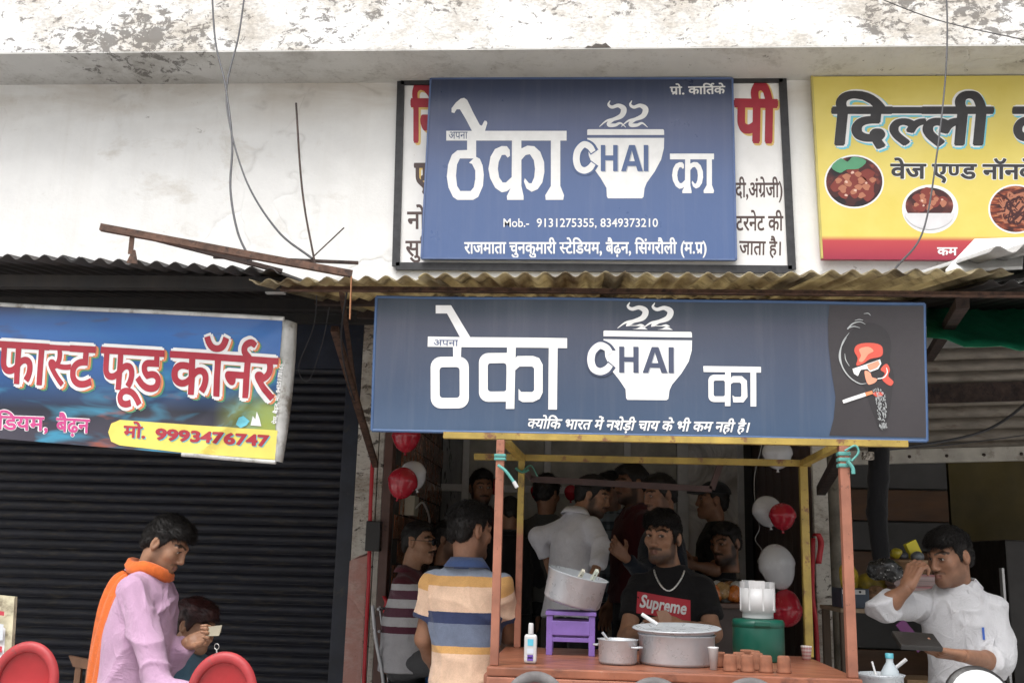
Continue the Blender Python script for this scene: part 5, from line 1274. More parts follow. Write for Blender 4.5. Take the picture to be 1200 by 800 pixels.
wp = P(1076, 751, 4.10); tag(MB().box((-.085, -.05, -.010), (.075, .05, .010), .006).build('wallet', m_leather, loc=(0, 0, 0)), 'dark leather wallet held flat by the man in white shirt', 'wallet')
wal = bpy.data.objects['wallet']; wal.location = Vector(wp); wal.rotation_euler = (R_(28), R_(2), R_(6))
sh = child(WM, 'shirt')
v, f = grid_quad(-.05, .05, -.055, .05, 6, 6); chest_print(WM, sh, 'pocket', v, f, .085, .275, c_white, .004)
v, f = grid_quad(-.015, .015, -.44, .16, 2, 30); chest_print(WM, sh, 'placket', v, f, -.0, .285, c_white, .003)
bt = []
for k in range(5):
    q_ = WM['up']((0, 0, .40-.095*k)); v = [(math.cos(a)*.006, math.sin(a)*.006, 0) for a in np.linspace(0, 6.28, 9)[:-1]]; chest_print(WM, sh, 'button', v, [tuple(range(8))], 0, .40-.095*k, mat('shirt_button', (.55, .55, .56), .4), .005)
v, f = grid_quad(-.004, .004, -.02, .028, 1, 4); chest_print(WM, sh, 'pen_clip', v, f, .098, .31, mat('blue_pen', (.03, .10, .40), .4), .009)
# ---- people inside and in front of the shop
IN = 'customers in the dark shop'
c_shirtin = cloth('pale_grey_shirt', (.74, .74, .79), bump=.3, var=.08)
person('man in pale grey shirt turning sideways inside the shop behind the steel pan', xy(668, 650, 6.10, FL), R_(128), 1.70, skin='brown', head=(R_(-42), R_(14), R_(0)), head_off=(.07, .02, -.035), lean=(R_(9), R_(3)), group=IN,
       arms={'L': (P(630, 628, 6.25), P(642, 656, 6.30)), 'R': (P(706, 640, 5.92), P(698, 668, 5.82))}, hands={'R': dict(d=(-.3, -.3, -.8), n=(-.8, .5, 0), side=1, curl=(.4, .45, .5, .5))},
       shirt=dict(mat=c_shirtin, sleeve=1.85, arm=1.15, folds=.009, loose=.016, hem=-.10, collar=True), trousers=c_blackt, hair=dict(top=.018, front=.02), beard=.9, moustache=.6, seed=61, q=1.15)
c_rug = cloth('white_maroon_polo', (.60, .58, .58), bands=[(-.2, (.45, .44, .46))]+[(z, c) for z, c in ((.16, (.11, .03, .05)), (.20, (.55, .54, .55)), (.25, (.13, .05, .075)), (.30, (.57, .56, .57)), (.345, (.13, .05, .075)), (.395, (.55, .54, .55)), (.43, (.10, .02, .03)), (.6, (.1, .02, .03)))])
SEAT7 = xy(484, 640, 6.02, FL)
S7 = person('seated man in sunglasses and white maroon striped polo on a steel chair', SEAT7, R_(80), 1.70, skin='brown', head=(R_(-2), R_(2), 0), head_off=(.02, 0, .02), sit=.47, shirt=dict(mat=c_rug, sleeve=.75, arm=1.1, loose=.018, noarm=True, collar=True, collar_mat=cloth('maroon_collar', (.10, .018, .028))), trousers=c_grey, girth=1.2,
            arms={'R': (P(500, 705, 5.9), P(525, 722, 5.95))}, hair=dict(top=.006, side=.002, back=.004, front=.003, line=.082), moustache=.9, seed=71, q=1.15, group=IN)
# sunglasses: lens, lens, temple arms
hc, HM = S7['hc'], S7['HM']
for q_ in (-1, 1):
    MB().lathe(hc+HM@V(q_*.032, -.107, .008), [(.0, -.002), (.021, -.002), (.022, 0), (.021, .002), (.0, .002)], 16, HM@V(q_*.25, -1, 0)).build('sunglass_lens', mat('dark_lens', (.01, .01, .012), .15), S7['o'])
    MB().tube([hc+HM@V(q_*.054, -.10, .013), hc+HM@V(q_*.083, -.05, .012), hc+HM@V(q_*.087, .015, .012)], .002, 6).build('sunglass_arm', m_leather, S7['o'])
MB().tube([hc+HM@V(-.012, -.112, .012), hc+HM@V(.012, -.112, .012)], .002, 6).build('sunglass_bridge', m_leather, S7['o'])
person('man in dark navy shirt sitting beside the man in sunglasses', xy(519, 640, 6.62, FL), R_(75), 1.68, skin='dark', head=(0, R_(4), 0), sit=.47, head_off=(.03, 0, .06), shirt=dict(mat=cloth('navy_shirt', (.018, .022, .04)), sleeve=1.6, collar=True), trousers=c_blackt, hair=dict(top=.02, front=.02), beard=.6, moustache=.6, seed=81, q=1.3, group=IN)
c_mar = cloth('maroon_shirt', (.055, .012, .018))
person('bearded man in maroon shirt standing at the back and facing the street', xy(563, 600, 7.15, FL), R_(10), 1.76, skin='dark', head=(R_(12), R_(4), 0), shirt=dict(mat=c_mar, sleeve=1.9, collar=True, loose=.02), trousers=c_blackt, hair=dict(top=.026, front=.028), beard=.95, moustache=.9, seed=91, q=1.3, group=IN)
person('man in black jacket with his back to the street behind the orange post', xy(597, 640, 6.85, FL), R_(200), 1.56, skin='dark', head=(0, R_(25), 0), shirt=dict(mat=cloth('black_jacket', (.010, .010, .012)), sleeve=1.9, collar=True, loose=.03), trousers=c_blackt, hair=dict(top=.016), seed=95, q=1.4, group=IN)
person('man in dark grey shirt seen from behind next to the red balloon', xy(640, 620, 7.0, FL), R_(175), 1.72, skin='dark', head=(R_(-25), R_(8), 0), shirt=dict(mat=cloth('dark_grey_shirt', (.06, .06, .058)), sleeve=.8, loose=.02), trousers=c_blackt, hair=dict(top=.03, side=.014, messy=1.8), seed=101, q=1.3, group=IN)
person('man in blue checked shirt among the customers', xy(716, 620, 6.85, FL), R_(-30), 1.74, skin='dark', head=(R_(-20), R_(10), 0), shirt=dict(mat=cloth('blue_check_shirt', (.05, .07, .085), plaid=[(0, 22, (.20, .26, .30)), (2, 20, (.015, .02, .03)), (2, 9, (.25, .30, .34))]), sleeve=1.7, collar=True), trousers=c_jeans, hair=dict(top=.02), beard=.5, seed=111, q=1.3, group=IN)
person('man in dark red shirt facing the checked shirt', xy(742, 620, 6.45, FL), R_(-70), 1.76, skin='dark', head=(R_(0), R_(6), 0), shirt=dict(mat=cloth('dark_red_shirt', (.075, .012, .016)), sleeve=1.8, collar=True, loose=.02), trousers=c_blackt, hair=dict(top=.018), beard=.9, seed=121, q=1.3, group=IN)
person('man in blue black jacket standing behind the tea seller', xy(776, 640, 6.0, FL), R_(-75), 1.66, skin='dark', head=(R_(10), R_(12), 0), shirt=dict(mat=cloth('blue_black_jacket', (.010, .014, .024)), sleeve=1.85, collar=True, loose=.03), arms={'R': (P(752, 672, 5.8), P(732, 652, 5.7))}, trousers=c_blackt, hair=dict(top=.016), beard=.6, seed=131, q=1.3, group=IN)
CAPM = person('man in dark cap and black shirt in profile by the bright glass panel', xy(838, 640, 6.75, FL), R_(-88), 1.68, skin='dark', head=(R_(0), R_(-2), 0), shirt=dict(mat=cloth('black_shirt', (.012, .012, .013)), sleeve=.8, loose=.02), arms={'R': (P(838, 668, 6.55), P(812, 662, 6.45)), 'L': (P(832, 662, 6.85), P(808, 655, 6.65))}, trousers=c_blackt, hair=dict(top=.004, side=.003, back=.004, front=0), seed=141, q=1.3, group=IN)
hc, HM = CAPM['hc'], CAPM['HM']; g = G(hc-.17, hc+.17, .007); g.F = g.ell(hc+HM@V(0, .012, .045), [.086, .106, .088], HM); lz = (g.x-hc[0])*HM[0, 2]+(g.y-hc[1])*HM[1, 2]+(g.z-hc[2])*HM[2, 2]; g.keep(.048-lz)
vis = np.maximum(g.ell(hc+HM@V(0, -.105, .048), [.075, .080, .012], HM), -9); g.add(vis, .008); v, f = g.mesh(); mk('cap', v, f, cloth('black_cap', (.012, .012, .014)), CAPM['o'], True)
person('bearded man in black sitting low in front of the man in cap', xy(856, 680, 6.25, FL), R_(-30), 1.74, skin='dark', head=(R_(-15), R_(10), 0), sit=.45, head_off=(-.02, 0, .07), shirt=dict(mat=cloth('black_kurta', (.010, .010, .011)), sleeve=1.8), trousers=c_blackt, hair=dict(top=.012, front=.012), beard=.95, moustache=.9, seed=151, q=1.3, group=IN)
# ================================================================ the tea cart
m_opaint = mat('salmon_cart_paint', (.30, .118, .072), .55, var=.22, vs=7, patch=[((.13, .05, .032), 30, .60, .06), ((.46, .25, .18), 12, .62, .12), ((.06, .035, .028), 55, .67, .04)], bump=.15, bs=60)
m_counter = mat('worn_counter_paint', (.26, .095, .052), .36, var=.3, vs=5, sc=(1, 4, 1), patch=[((.12, .045, .028), 9, .54, .12), ((.38, .21, .145), 16, .64, .08), ((.05, .03, .024), 34, .66, .05)], bump=.2, bs=40)
def post_mat(zs):
    t = NT('yellow_over_salmon_paint'); c = t.coords('World'); z = t.sep(c)[2]; n = t.noise(c, 22, 6, .7)
    y = t.mix(t.ramp(n, [(.55, 0.), (.72, 1.)]), (.36, .25, .05), (.13, .08, .03)); o_ = t.mix(t.ramp(n, [(.45, 0.), (.7, 1.)]), (.32, .12, .07), (.18, .07, .04))
    cc = t.mix(t.ramp(t.math('ADD', t.math('SUBTRACT', z, 1.0), t.math('MULTIPLY', n, .12)), [(zs-1, 0.), (zs-.94, 1.)]), o_, y); t.set('Base Color', cc); t.set('Roughness', .55); t.bump(n, .2, .003); return t.m
m_yel = mat('yellow_bar_paint', (.37, .26, .055), .5, var=.25, vs=9, patch=[((.17, .075, .035), 18, .56, .08), ((.48, .40, .18), 14, .64, .1), ((.05, .035, .02), 45, .66, .04)], bump=.15)
m_ypost = post_mat(1.60)
CF, CR, CT = 3.60, 4.35, 1.10
CART = thing('tea_cart', 'salmon painted tea cart with open pipe frame under the banner', 'cart', (.30, 3.98, 0))
cl, cr = X(583, 650, CF), X(993, 650, CF); bl, brx = X(609, 640, CR), X(944, 640, CR)
MB().box((cl-.022, CF-.045, CT-.03), (cr+.022, CR+.05, CT), .005).build('counter_top', m_counter, CART)
MB().box((cl-.021, CF-.05, CT-.10), (cr+.021, CF-.018, CT-.032), .004).build('fascia', m_opaint, CART)
for k in range(7): MB().box((cl-.03+k*(cr-cl+.06)/7, CF-.02, .42), (cl-.03+(k+1)*(cr-cl+.06)/7-.004, CF, CT-.10), .003).build('front_plank', m_opaint, CART)
for sx in (cl-.035, cr+.015): MB().box((sx, CF, .42), (sx+.02, CR+.03, CT-.03), .003).build('side_panel', m_opaint, CART)
MB().box((cl-.03, CF, .40), (cr+.03, CR, .42)).build('lower_shelf', m_counter, CART)
zt = 1.875
for x, y, w, m in ((cl, CF, .029, m_opaint), (cr, CF, .033, m_opaint), (bl, CR, .027, m_ypost), (brx, CR, .032, m_yel)):
    MB().box((x-w/2, y-w/2, CT+.001), (x+w/2, y+w/2, zt-.012), .003).build('post', m, CART); MB().box((x-w/2, y-w/2, .0), (x+w/2, y+w/2, .40)).build('leg', m_opaint, CART)
a, b = P(520, 511.5, CF), P(1063, 522, CF)
MB().bar((a[0], CF, zt), (b[0], CF, zt), .03, .022).build('top_bar', m_yel, CART)
a, b = P(556, 528, CR), P(950, 540, CR)
MB().bar((a[0], CR, zt), (b[0], CR, zt), .03, .026).build('top_bar', m_yel, CART)
for xa, xb in ((cl, bl), (cr, brx)): MB().bar((xa, CF+.018, zt-.002), (xb, CR-.016, zt-.002), .028, .024).build('side_bar', m_yel, CART)
m_brbar = mat('red_brown_bar_paint', (.045, .02, .016), .55, var=.25, vs=15)
YB = CR+.12
pts = [P(612, 546, YB), P(622, 561, YB), P(834, 573, YB), P(846, 538, YB)]
for k in range(3): MB().bar(pts[k], pts[k+1], .018, .026).build('hanging_bar', m_brbar, CART)
for q in (pts[0], pts[3]): MB().bar((q[0], CR, zt), q, .014, .014).build('bar_hook', m_brbar, CART)
for x, y in ((cl+.12, CF+.1), (cr-.12, CF+.1), (cl+.12, CR-.1), (cr-.12, CR-.1)):
    wl = MB().lathe((x, y-.015, .17), [(.15, 0), (.17, .0), (.17, .03), (.15, .03), (.15, 0)], 24, (0, 1, 0)).build('wheel', m_leather, CART)
    for k in range(6): a = k*math.pi/6; MB().tube([(x+.15*math.cos(a), y, .17+.15*math.sin(a)), (x-.15*math.cos(a), y, .17-.15*math.sin(a))], .004, 5).build('spoke', m_rustdark, wl)
    MB().bar((x, y, .17), (x, y, .40), .02, .03).build('axle_bracket', m_rustdark, CART)
# teal ties on the posts
m_teal = mat('teal_cloth_tie', (.09, .30, .27), .8)
tie = MB(); p = P(585, 545, CF)
for k in range(2): tie.box((cl-.0205, CF-.0205, zt-.085+k*.012), (cl+.0205, CF+.0205, zt-.075+k*.012), .003)
tie.tube(bez([P(584, 545, CF-.025), P(592, 551, CF-.04), P(599, 560, CF-.04), P(603, 566, CF-.04)], 6), .0055, 6)
tt = tie.build('cloth_tie', m_teal); tag(tt, 'teal cloth knotted with a white plug on the front post near the striped polo', 'cloth tie')
MB().tube([P(602, 564, CF-.04), P(606, 571, CF-.04)], .007, 8).build('white_plug', mat('white_plastic', (.50, .50, .50), .4, var=.04, bump=.03), tt)
tie = MB()
for k in range(3): tie.box((cr-.0205, CF-.0205, zt-.085+k*.02), (cr+.0205, CF+.0205, zt-.072+k*.02), .003)
tie.tube(bez([P(990, 528, CF-.03), P(1002, 522, CF-.03), P(1006, 530, CF-.03), P(998, 540, CF-.03)], 6), .004, 6).tube(bez([P(993, 540, CF-.03), P(999, 548, CF-.03), P(1000, 555, CF-.03)], 4), .007, 6)
tag(tie.build('cloth_tie', m_teal), 'teal tape wound round the top of the front post beside the cluttered shop', 'cloth tie')
tie = MB(); tie.tube(bez([P(604, 548, CR-.03), P(612, 553, CR-.03), P(620, 550, CR-.03)], 5), .006, 6).tube(bez([P(612, 552, CR-.03), P(622, 545, CR-.03), P(630, 558, CR-.02)], 5), .003, 6)
tag(tie.build('cloth_tie', mat('green_rope', (.04, .16, .11), .8)), 'dark green string tied round the rear yellow post near the checked crowd', 'cloth tie')
# ================================================================ things on the cart
m_alum = mat('scratched_aluminium', (.50, .53, .56), .30, .3, var=.10, vs=9, patch=[((.40, .42, .43), 8, .55, .25)], bump=.12, bs=90)
m_white = _MC['white_plastic']
def onC(px, Y): return X(px, 770, Y)
# big pot with dish lid
Y0 = 3.86; bx = X(793, 760, Y0); r = (X(838, 760, Y0)-X(749, 760, Y0))/2
PT = thing('cooking_pot', 'large aluminium cooking pot covered by a wide dented dish on the cart', 'pot', (bx, Y0, CT))
h = float(P(793, 745, Y0-r*.9)[2])-CT
MB().lathe((bx, Y0, CT), [(0, .002), (r*.96, .002), (r, .012), (r, h-.006), (r+.006, h), (r-.004, h), (r-.006, .01), (0, .01)], 48).build('pot_body', m_alum, PT)
rd = (X(846, 740, Y0)-X(741, 740, Y0))/2
lid = MB().lathe((bx, Y0, CT+h+.003), [(r*.98, .0), (r*1.0, .004), (rd*.96, .015), (rd, .018), (rd*.97, .021), (r*.93, .010), (r*.55, .014), (0, .012)], 48, (-.02, -.05, 1)).build('lid_dish', m_alum, PT)
# tumbler lying on the lid
tm_ = MB(); q = P(757, 722, Y0); 
tb = P(764, 735, Y0-.02); tb[2] = CT+h+.030
tag(MB().tube([tb+V(-.035, .02, .035), tb+V(.02, -.0, .002)], .007, 8).build('ladle_handle', m_white), 'white ladle handle leaning on the dish lid of the large pot', 'ladle')
# small tea pan
Y1 = 3.80; bx = X(724, 770, Y1); r = (X(747, 770, Y1)-X(701, 770, Y1))/2; h = .085
TP = thing('tea_pan', 'small dented aluminium pan of milky tea with a ladle', 'pan', (bx, Y1, CT))
MB().lathe((bx, Y1, CT), [(0, .002), (r*.9, .002), (r*.98, .010), (r, h-.004), (r+.005, h), (r-.003, h), (r*.95, .01), (0, .01)], 36).build('pan_body', m_alum, TP)
MB().lathe((bx, Y1, CT), [(r*.965, h-.018), (r*.8, h-.013), (r*.5, h-.015), (0, h-.014)], 30).build('tea', mat('milky_tea', (.36, .19, .09), .35, var=.25, vs=30, patch=[((.62, .48, .33), 40, .55, .1)], bump=.4, bs=80), TP)
for a0 in (-.6, 2.6):
    ca, sa = math.cos(a0), math.sin(a0); c = V(bx+ca*r, Y1+sa*r, CT+h*.72); tv_ = V(-sa, ca, 0)
    MB().tube(bez([c+tv_*.02, c+V(ca, sa, 0)*.022+tv_*.014, c+V(ca, sa, 0)*.022-tv_*.014, c-tv_*.02], 5), .0035, 6).build('pan_handle', m_alum, TP)
MB().tube([(bx-.03, Y1-.01, CT+h-.01), (bx-.055, Y1-.02, CT+h+.022)], .005, 6).build('spoon_handle', m_alum, TP)
# lotion bottle
Y2 = 3.69; bx = X(621.5, 770, Y2); bh = .105
LB = thing('lotion_bottle', 'white flat lotion bottle with blue and purple label on the cart', 'bottle', (bx, Y2, CT))
g = G((bx-.035, Y2-.03, CT-.005), (bx+.035, Y2+.03, CT+.125), .003); dx, dy = np.abs(g.x-bx)-.016, np.abs(g.y-Y2)-.007
g.F = np.sqrt(np.maximum(dx, 0)**2+np.maximum(dy, 0)**2)-.006; g.F = smax(np.broadcast_to(g.F, g.shape), np.broadcast_to(np.abs(g.z-CT-.051)-.050, g.shape), .014); v, f = g.mesh(); mk('bottle_body', v, f, m_white, LB, True)
MB().lathe((bx, Y2, CT+.10), [(.009, 0), (.0095, .004), (.0085, .034), (.007, .037), (0, .037)], 18).build('cap', m_white, LB)
for (z0_, z1_, w_, m) in ((.062, .084, .010, mat('label_cyan', (.10, .45, .60), .4)), (.012, .032, .010, mat('label_violet', (.12, .06, .33), .4)), (.036, .052, .011, mat('label_silver', (.55, .60, .68), .3)), (.020, .024, .009, m_white)):
    MB().box((bx-w_, Y2-.0143, CT+z0_), (bx+w_, Y2-.0133 if m is not m_white else Y2-.0138, CT+z1_)).build('label', m, LB)
# stool with a tilted pan and knives
Y3 = 4.14; sx0, sx1 = X(641, 740, Y3), X(697, 740, Y3); zst = float(P(668, 717, Y3-.08)[2])
m_purple = mat('chipped_violet_paint', (.19, .11, .37), .5, var=.15, vs=10, patch=[((.06, .04, .05), 30, .62, .06)], bump=.15)
ST = thing('stool', 'chipped violet wooden stool standing on the cart', 'stool', ((sx0+sx1)/2, Y3, CT))
for x in (sx0, sx1-.024):
    for y in (Y3-.085, Y3+.06): MB().box((x, y, CT), (x+.024, y+.024, zst-.01), .003).build('leg', m_purple, ST)
for y in (Y3-.087, Y3+.064): MB().box((sx0+.02, y, zst-.085), (sx1-.02, y+.018, zst-.032), .003).build('apron', m_purple, ST); MB().box((sx0+.022, y+.004, CT+.05), (sx1-.022, y+.018, CT+.066), .002).build('stretcher', m_purple, ST)
for k in range(3): MB().box((sx0-.004, Y3-.09+k*.062, zst-.012), (sx1+.004, Y3-.032+k*.062, zst+.002), .002).build('seat_slat', m_purple, ST)
r = .115; ax = unit(V(.24, -.10, 1)); c = V((sx0+sx1)/2, Y3-.012, zst+.030)
PN_ = thing('steel_pan', 'round aluminium pan tilted on the violet stool', 'pan', c)
MB().lathe(c, [(0, .001), (r*.9, .001), (r*.97, .012), (r, .112), (r+.007, .118), (r-.003, .118), (r*.95, .012), (0, .010)], 44, ax).build('pan_body', m_alum, PN_)
for k, (a, b) in enumerate((((671, 690), (684, 668)), ((688, 690), (700, 668)))):
    pa, pb = P(*a, Y3-.02), P(*b, Y3-.06); kn = thing('knife', ('dark bladed' if k else 'pale handled')+' knife standing in the tilted pan on the stool', 'knife', pa); d = unit(pb-pa)
    MB().bar(pa+d*.02, pb, .012, .020, up=(.3, -1, 0)).build('handle', mat('bone_handle', (.60, .58, .48), .5) if not k else mat('pale_green_handle', (.56, .60, .50), .5), kn); MB().bar(pa-d*.06, pa+d*.02, .002, .022, up=(.3, -1, 0)).build('blade', m_alum, kn)
    for t in (.35, .7): MB().lathe(pa+d*.02+(pb-pa-d*.02)*t+V(0, -.011, 0), [(.0, -.001), (.003, -.001), (.003, .001)], 8, (0, 1, 0)).build('rivet', m_rustdark, kn)
# green drum and white jug filter on it
Y4 = 4.12; gx = X(889, 760, Y4); r = (X(919, 760, Y4)-X(858.5, 760, Y4))/2; h = .152
GD = thing('plastic_drum', 'dark green plastic drum on the cart with white filter body on top', 'drum', (gx, Y4, CT)); mg = mat('green_plastic', (.005, .075, .05), .35, var=.12, vs=6, bump=.05)
MB().lathe((gx, Y4, CT), [(0, .001), (r*.97, .001), (r, .008), (r, h*.80), (r*.995, h*.82), (r*1.012, h*.83), (r*1.012, h*.93), (r*.97, h), (r*.6, h+.003), (0, h+.003)], 44).build('drum_body', mg, GD)
MB().box((gx-.03, Y4-r*1.02-.004, CT+h*.86), (gx+.03, Y4-r*.98, CT+h*.98), .004).build('lid_tab', mg, GD)
wr = (X(909.5, 700, Y4)-X(868.5, 700, Y4))/2; zb_ = CT+h+.004; wh_ = float(P(889, 680, Y4)[2])-zb_
WF = thing('filter_body', 'white plastic filter body with castellated rim on the green drum', 'appliance', (gx, Y4, zb_)); mb = MB()
mb.lathe((gx, Y4, zb_), [(0, .0), (wr*.86, .0), (wr*.88, .004), (wr*.88, .022), (wr, .026), (wr, wh_*.80), (wr*.95, wh_*.80), (wr*.95, .03), (0, .03)], 40).build('filter_shell', m_white, WF)
for k in range(5):
    a0 = k*2*math.pi/5+.3; v = []; n = 7
    for ro in (wr, wr*.94):
        for zz_ in (wh_*.79, wh_*(1.0 if k % 2 else .97)):
            for i in range(n): a = a0+i/(n-1)*.92; v.append((gx+ro*math.cos(a), Y4+ro*math.sin(a), zb_+zz_))
    F_ = []
    for i in range(n-1): F_ += [(i, i+1, n+i+1, n+i), (2*n+i, 3*n+i, 3*n+i+1, 2*n+i+1), (n+i, n+i+1, 3*n+i+1, 3*n+i)]
    F_ += [(0, n, 3*n, 2*n), (n-1, 3*n-1, 4*n-1, 2*n-1)]; MB().add(v, F_).build('rim_tooth', m_white, WF)
for k in range(8):
    a = k*math.pi/4+.15; MB().bar((gx+wr*math.cos(a), Y4+wr*math.sin(a), zb_+.03), (gx+wr*math.cos(a), Y4+wr*math.sin(a), zb_+wh_*.8), .006, .006).build('rib', m_white, WF)
# clay cups
m_clay = mat('terracotta', (.25, .10, .055), .85, var=.2, vs=25, bump=.25, bs=90)
def cup(px, py, Y, up_, label, group, z=CT, s=1.0):
    x = X(px, py, Y); hh, r0, r1 = .058*s, .018*s, .0265*s
    pr = [(0, .001), (r0, .001), (r0+.003, .006), (r1-.003, hh*.6), (r1-.004, hh*.8), (r1, hh*.93), (r1-.002, hh), (r1-.005, hh), (r1-.009, hh*.7), (r0-.001, .008), (0, .008)]
    if not up_: pr = [(r_, hh-z_) for r_, z_ in pr]
    return tag(MB().lathe((x, Y, z), pr, 22).build('clay_cup', m_clay), label, 'cup', group)
for px, lb in ((855.5, 'upturned terracotta cup next to the tall white paper cup'), (876, 'upturned terracotta cup in front of the upright clay cup'), (897.5, 'upturned terracotta cup third along from the large pot'), (918.5, 'upturned terracotta cup farthest from the large pot in its row')): cup(px, 780, 3.68, False, lb, 'upturned clay cups', s=.98)
for px, Y, lb in ((866, 3.76, 'upturned terracotta cup behind the gap of the first two cups'), (887, 3.755, 'upturned terracotta cup behind the gap of the middle cups'), (884, 3.85, 'upturned terracotta cup nearest the green drum')): cup(px, 770, Y, False, lb, 'rear clay cups')
cup(876, 765, 3.86, True, 'terracotta cup standing upright behind the upturned cups', 'upright clay cups'); cup(842, 770, 3.80, True, 'terracotta cup standing against the side of the large pot', 'single clay cup', s=.9)
x = X(836, 768, 3.70); tag(MB().lathe((x, 3.70, CT), [(0, .001), (.012, .001), (.017, .070), (.0185, .072), (.0185, .076), (.0165, .076), (.012, .006), (0, .006)], 22).build('paper_cup', m_white), 'tall white paper cup beside the large pot', 'cup')
def chk():
    t = NT('red_check_paper'); c = t.coords('Object'); x, y, z = t.sep(c); a = t.math('ARCTAN2', y, x); u = t.math('FRACT', t.math('MULTIPLY', a, 3.2)); w2 = t.math('FRACT', t.math('MULTIPLY', z, 75))
    f_ = t.math('ADD', t.ramp(u, [(.0, 1.), (.45, 0.)], 'CONSTANT'), t.ramp(w2, [(.0, 1.), (.45, 0.)], 'CONSTANT')); t.set('Base Color', t.mix(t.math('MULTIPLY', f_, .45), (.75, .74, .72), (.45, .05, .06))); t.set('Roughness', .6); return t.m
x = X(945, 765, 4.22); tag(MB().lathe((x, 4.22, CT), [(0, .001), (.015, .001), (.021, .05), (.0225, .052), (.0205, .053), (.015, .005), (0, .005)], 22).build('paper_cup', chk()), 'small red and white checked paper cup on the cart corner', 'cup')
pk = X(858, 765, 3.80); tag(MB().box((pk-.012, 3.78, CT), (pk+.012, 3.80, CT+.035), .003).build('sachet', mat('pale_sachet', (.55, .60, .72), .35)), 'pale small sachet tucked between the cups and the drum', 'packet')
# ================================================================ balloons
def bal(px, py, Y, rpx, col, label, group, sq=1.15, tilt=(0, 0, -1)):
    c = P(px, py, Y); r = rpx/FPX*Y; ax = unit(V(*tilt)); pr = []
    for i in range(19):
        t = i/18*math.pi; rad = math.sin(t)*(1-.10*(1-math.cos(t))/2*1.6 if t > math.pi/2 else 1); pr.append((r*rad, -r*sq*math.cos(t)))
    pr[-1] = (.006, r*sq*1.0); pr += [(.004, r*sq+.006), (.011, r*sq+.016), (0, r*sq+.014)]
    m = mat('balloon_'+col, {'red': (.42, .018, .035), 'white': (.60, .60, .62)}[col], .22, var=.03, bump=.0, Subsurface_Weight=.0, Coat_Weight=.25)
    return tag(MB().lathe(c, pr, 30, ax).build('balloon', m), label, 'balloon', group)
bal(476, 512, 5.95, 17.5, 'red', 'red balloon half hidden behind the banner by the tiled wall', None, 1.05)
bal(484, 557, 6.05, 16.5, 'white', 'white balloon tucked behind a red one by the tiled wall', None, 1.05, (.3, .2, -1))
bal(471.5, 566, 5.86, 18.2, 'red', 'round red balloon in front of a white one by the tiled wall', None, 1.05, (-.2, -.3, -1))
bal(911, 532, 5.8, 17.5, 'white', 'white balloon half hidden behind the yellow top bar', None, 1.0)
bal(899, 599, 5.95, 17, 'white', 'white balloon paired with a small red one on the brown panel', None, 1.05, (.2, 0, -1))
bal(917, 605, 5.78, 15.5, 'red', 'small red balloon overlapping a white one on the brown panel', None, 1.0)
bal(911, 664, 5.7, 20.5, 'white', 'large white balloon with its neck pointing down beside the filter', None, 1.25, (.25, 0, -1))
bal(921, 712, 5.7, 18.5, 'red', 'red balloon hanging under the large white balloon', None, 1.12, (0, 0, 1))
bal(630, 576, 7.6, 8.5, 'red', 'red balloon at the back of the shop behind the dark grey shirt', None, 1.15)
bal(669, 577, 7.7, 8, 'red', 'red balloon at the back of the shop behind the pale grey shirt', None, 1.15); bal(581, 570, 7.9, 8.5, 'red', 'red balloon at the back beside the bearded man in maroon', None, 1.15)
m_string = mat('silver_ribbon', (.45, .45, .45), .3, .3)
tag(MB().tube(bez([P(893, 520, 6.1), P(884, 560, 6.1), P(886, 600, 6.05), P(890, 618, 6.0), P(885, 632, 6.0), P(893, 645, 5.95), P(888, 658, 5.9), P(897, 664, 5.8)], 8), .002, 5).build('balloon_string', m_string), 'curly silver string of the balloons on the brown panel', 'string')
# ================================================================ ribbons, boxes and fittings on the pillars
m_redrib = mat('red_ribbon', (.50, .02, .03), .5, var=.15, bump=.1)
def ribbon(pts, w_, label, wdir=(1, 0, 0)):
    pts = bez(pts, 8); v = []; 
    for i, p in enumerate(pts): d = V(*wdir); a = .25*math.sin(i*.7); v += [p-(d*math.cos(a)+V(0, 1, 0)*math.sin(a))*w_/2, p+(d*math.cos(a)+V(0, 1, 0)*math.sin(a))*w_/2]
    o_ = mk('ribbon', v, [(2*i, 2*i+1, 2*i+3, 2*i+2) for i in range(len(pts)-1)], m_redrib, None, True); o_.modifiers.new('s', 'SOLIDIFY').thickness = .002
    return tag(o_, label, 'ribbon')
ribbon([P(437, 530, 6.28), P(434, 600, 6.28), P(432, 680, 6.28), P(428, 760, 6.28), P(425, 840, 6.28)], .024, 'long red ribbon running down the left pillar edge')
ribbon([P(955, 628, 6.30), P(958, 625, 6.26), P(962, 636, 6.27), P(959, 660, 6.28)], .035, 'short curled red ribbon end on the right pillar')
ribbon([P(953, 630, 6.31), P(952, 690, 6.31), P(956, 730, 6.31), P(960, 800, 6.31)], .026, 'long red ribbon running down the right pillar')
ribbon([P(450, 698, 6.27), P(453, 706, 6.25), P(451, 714, 6.26), P(453, 722, 6.27)], .025, 'small torn red ribbon on the brown door jamb')
p = P(439, 628, 6.31); tag(MB().box((p[0]-.045, 6.25, p[2]-.09), (p[0]+.045, 6.32, p[2]+.09), .006).build('switch_box', m_leather), 'black switch box on the left pillar', 'switch box')
p = P(483, 594, 7.0); tag(MB().box((xl+.007, 6.75, p[2]-.065), (xl+.075, 6.92, p[2]+.065), .006).build('meter_box', mat('cream_plastic', (.55, .52, .42), .5)), 'cream electric meter box on the tiled wall', 'meter box')
tag(MB().tube(bez([(xl+.07, 6.80, p[2]-.02), (xl+.12, 6.84, p[2]+.02), (xl+.15, 6.95, p[2]-.15), (xl+.05, 7.0, p[2]-.5)], 8), .007, 6).build('cable', m_white), 'white cable looping out of the meter box', 'cable')
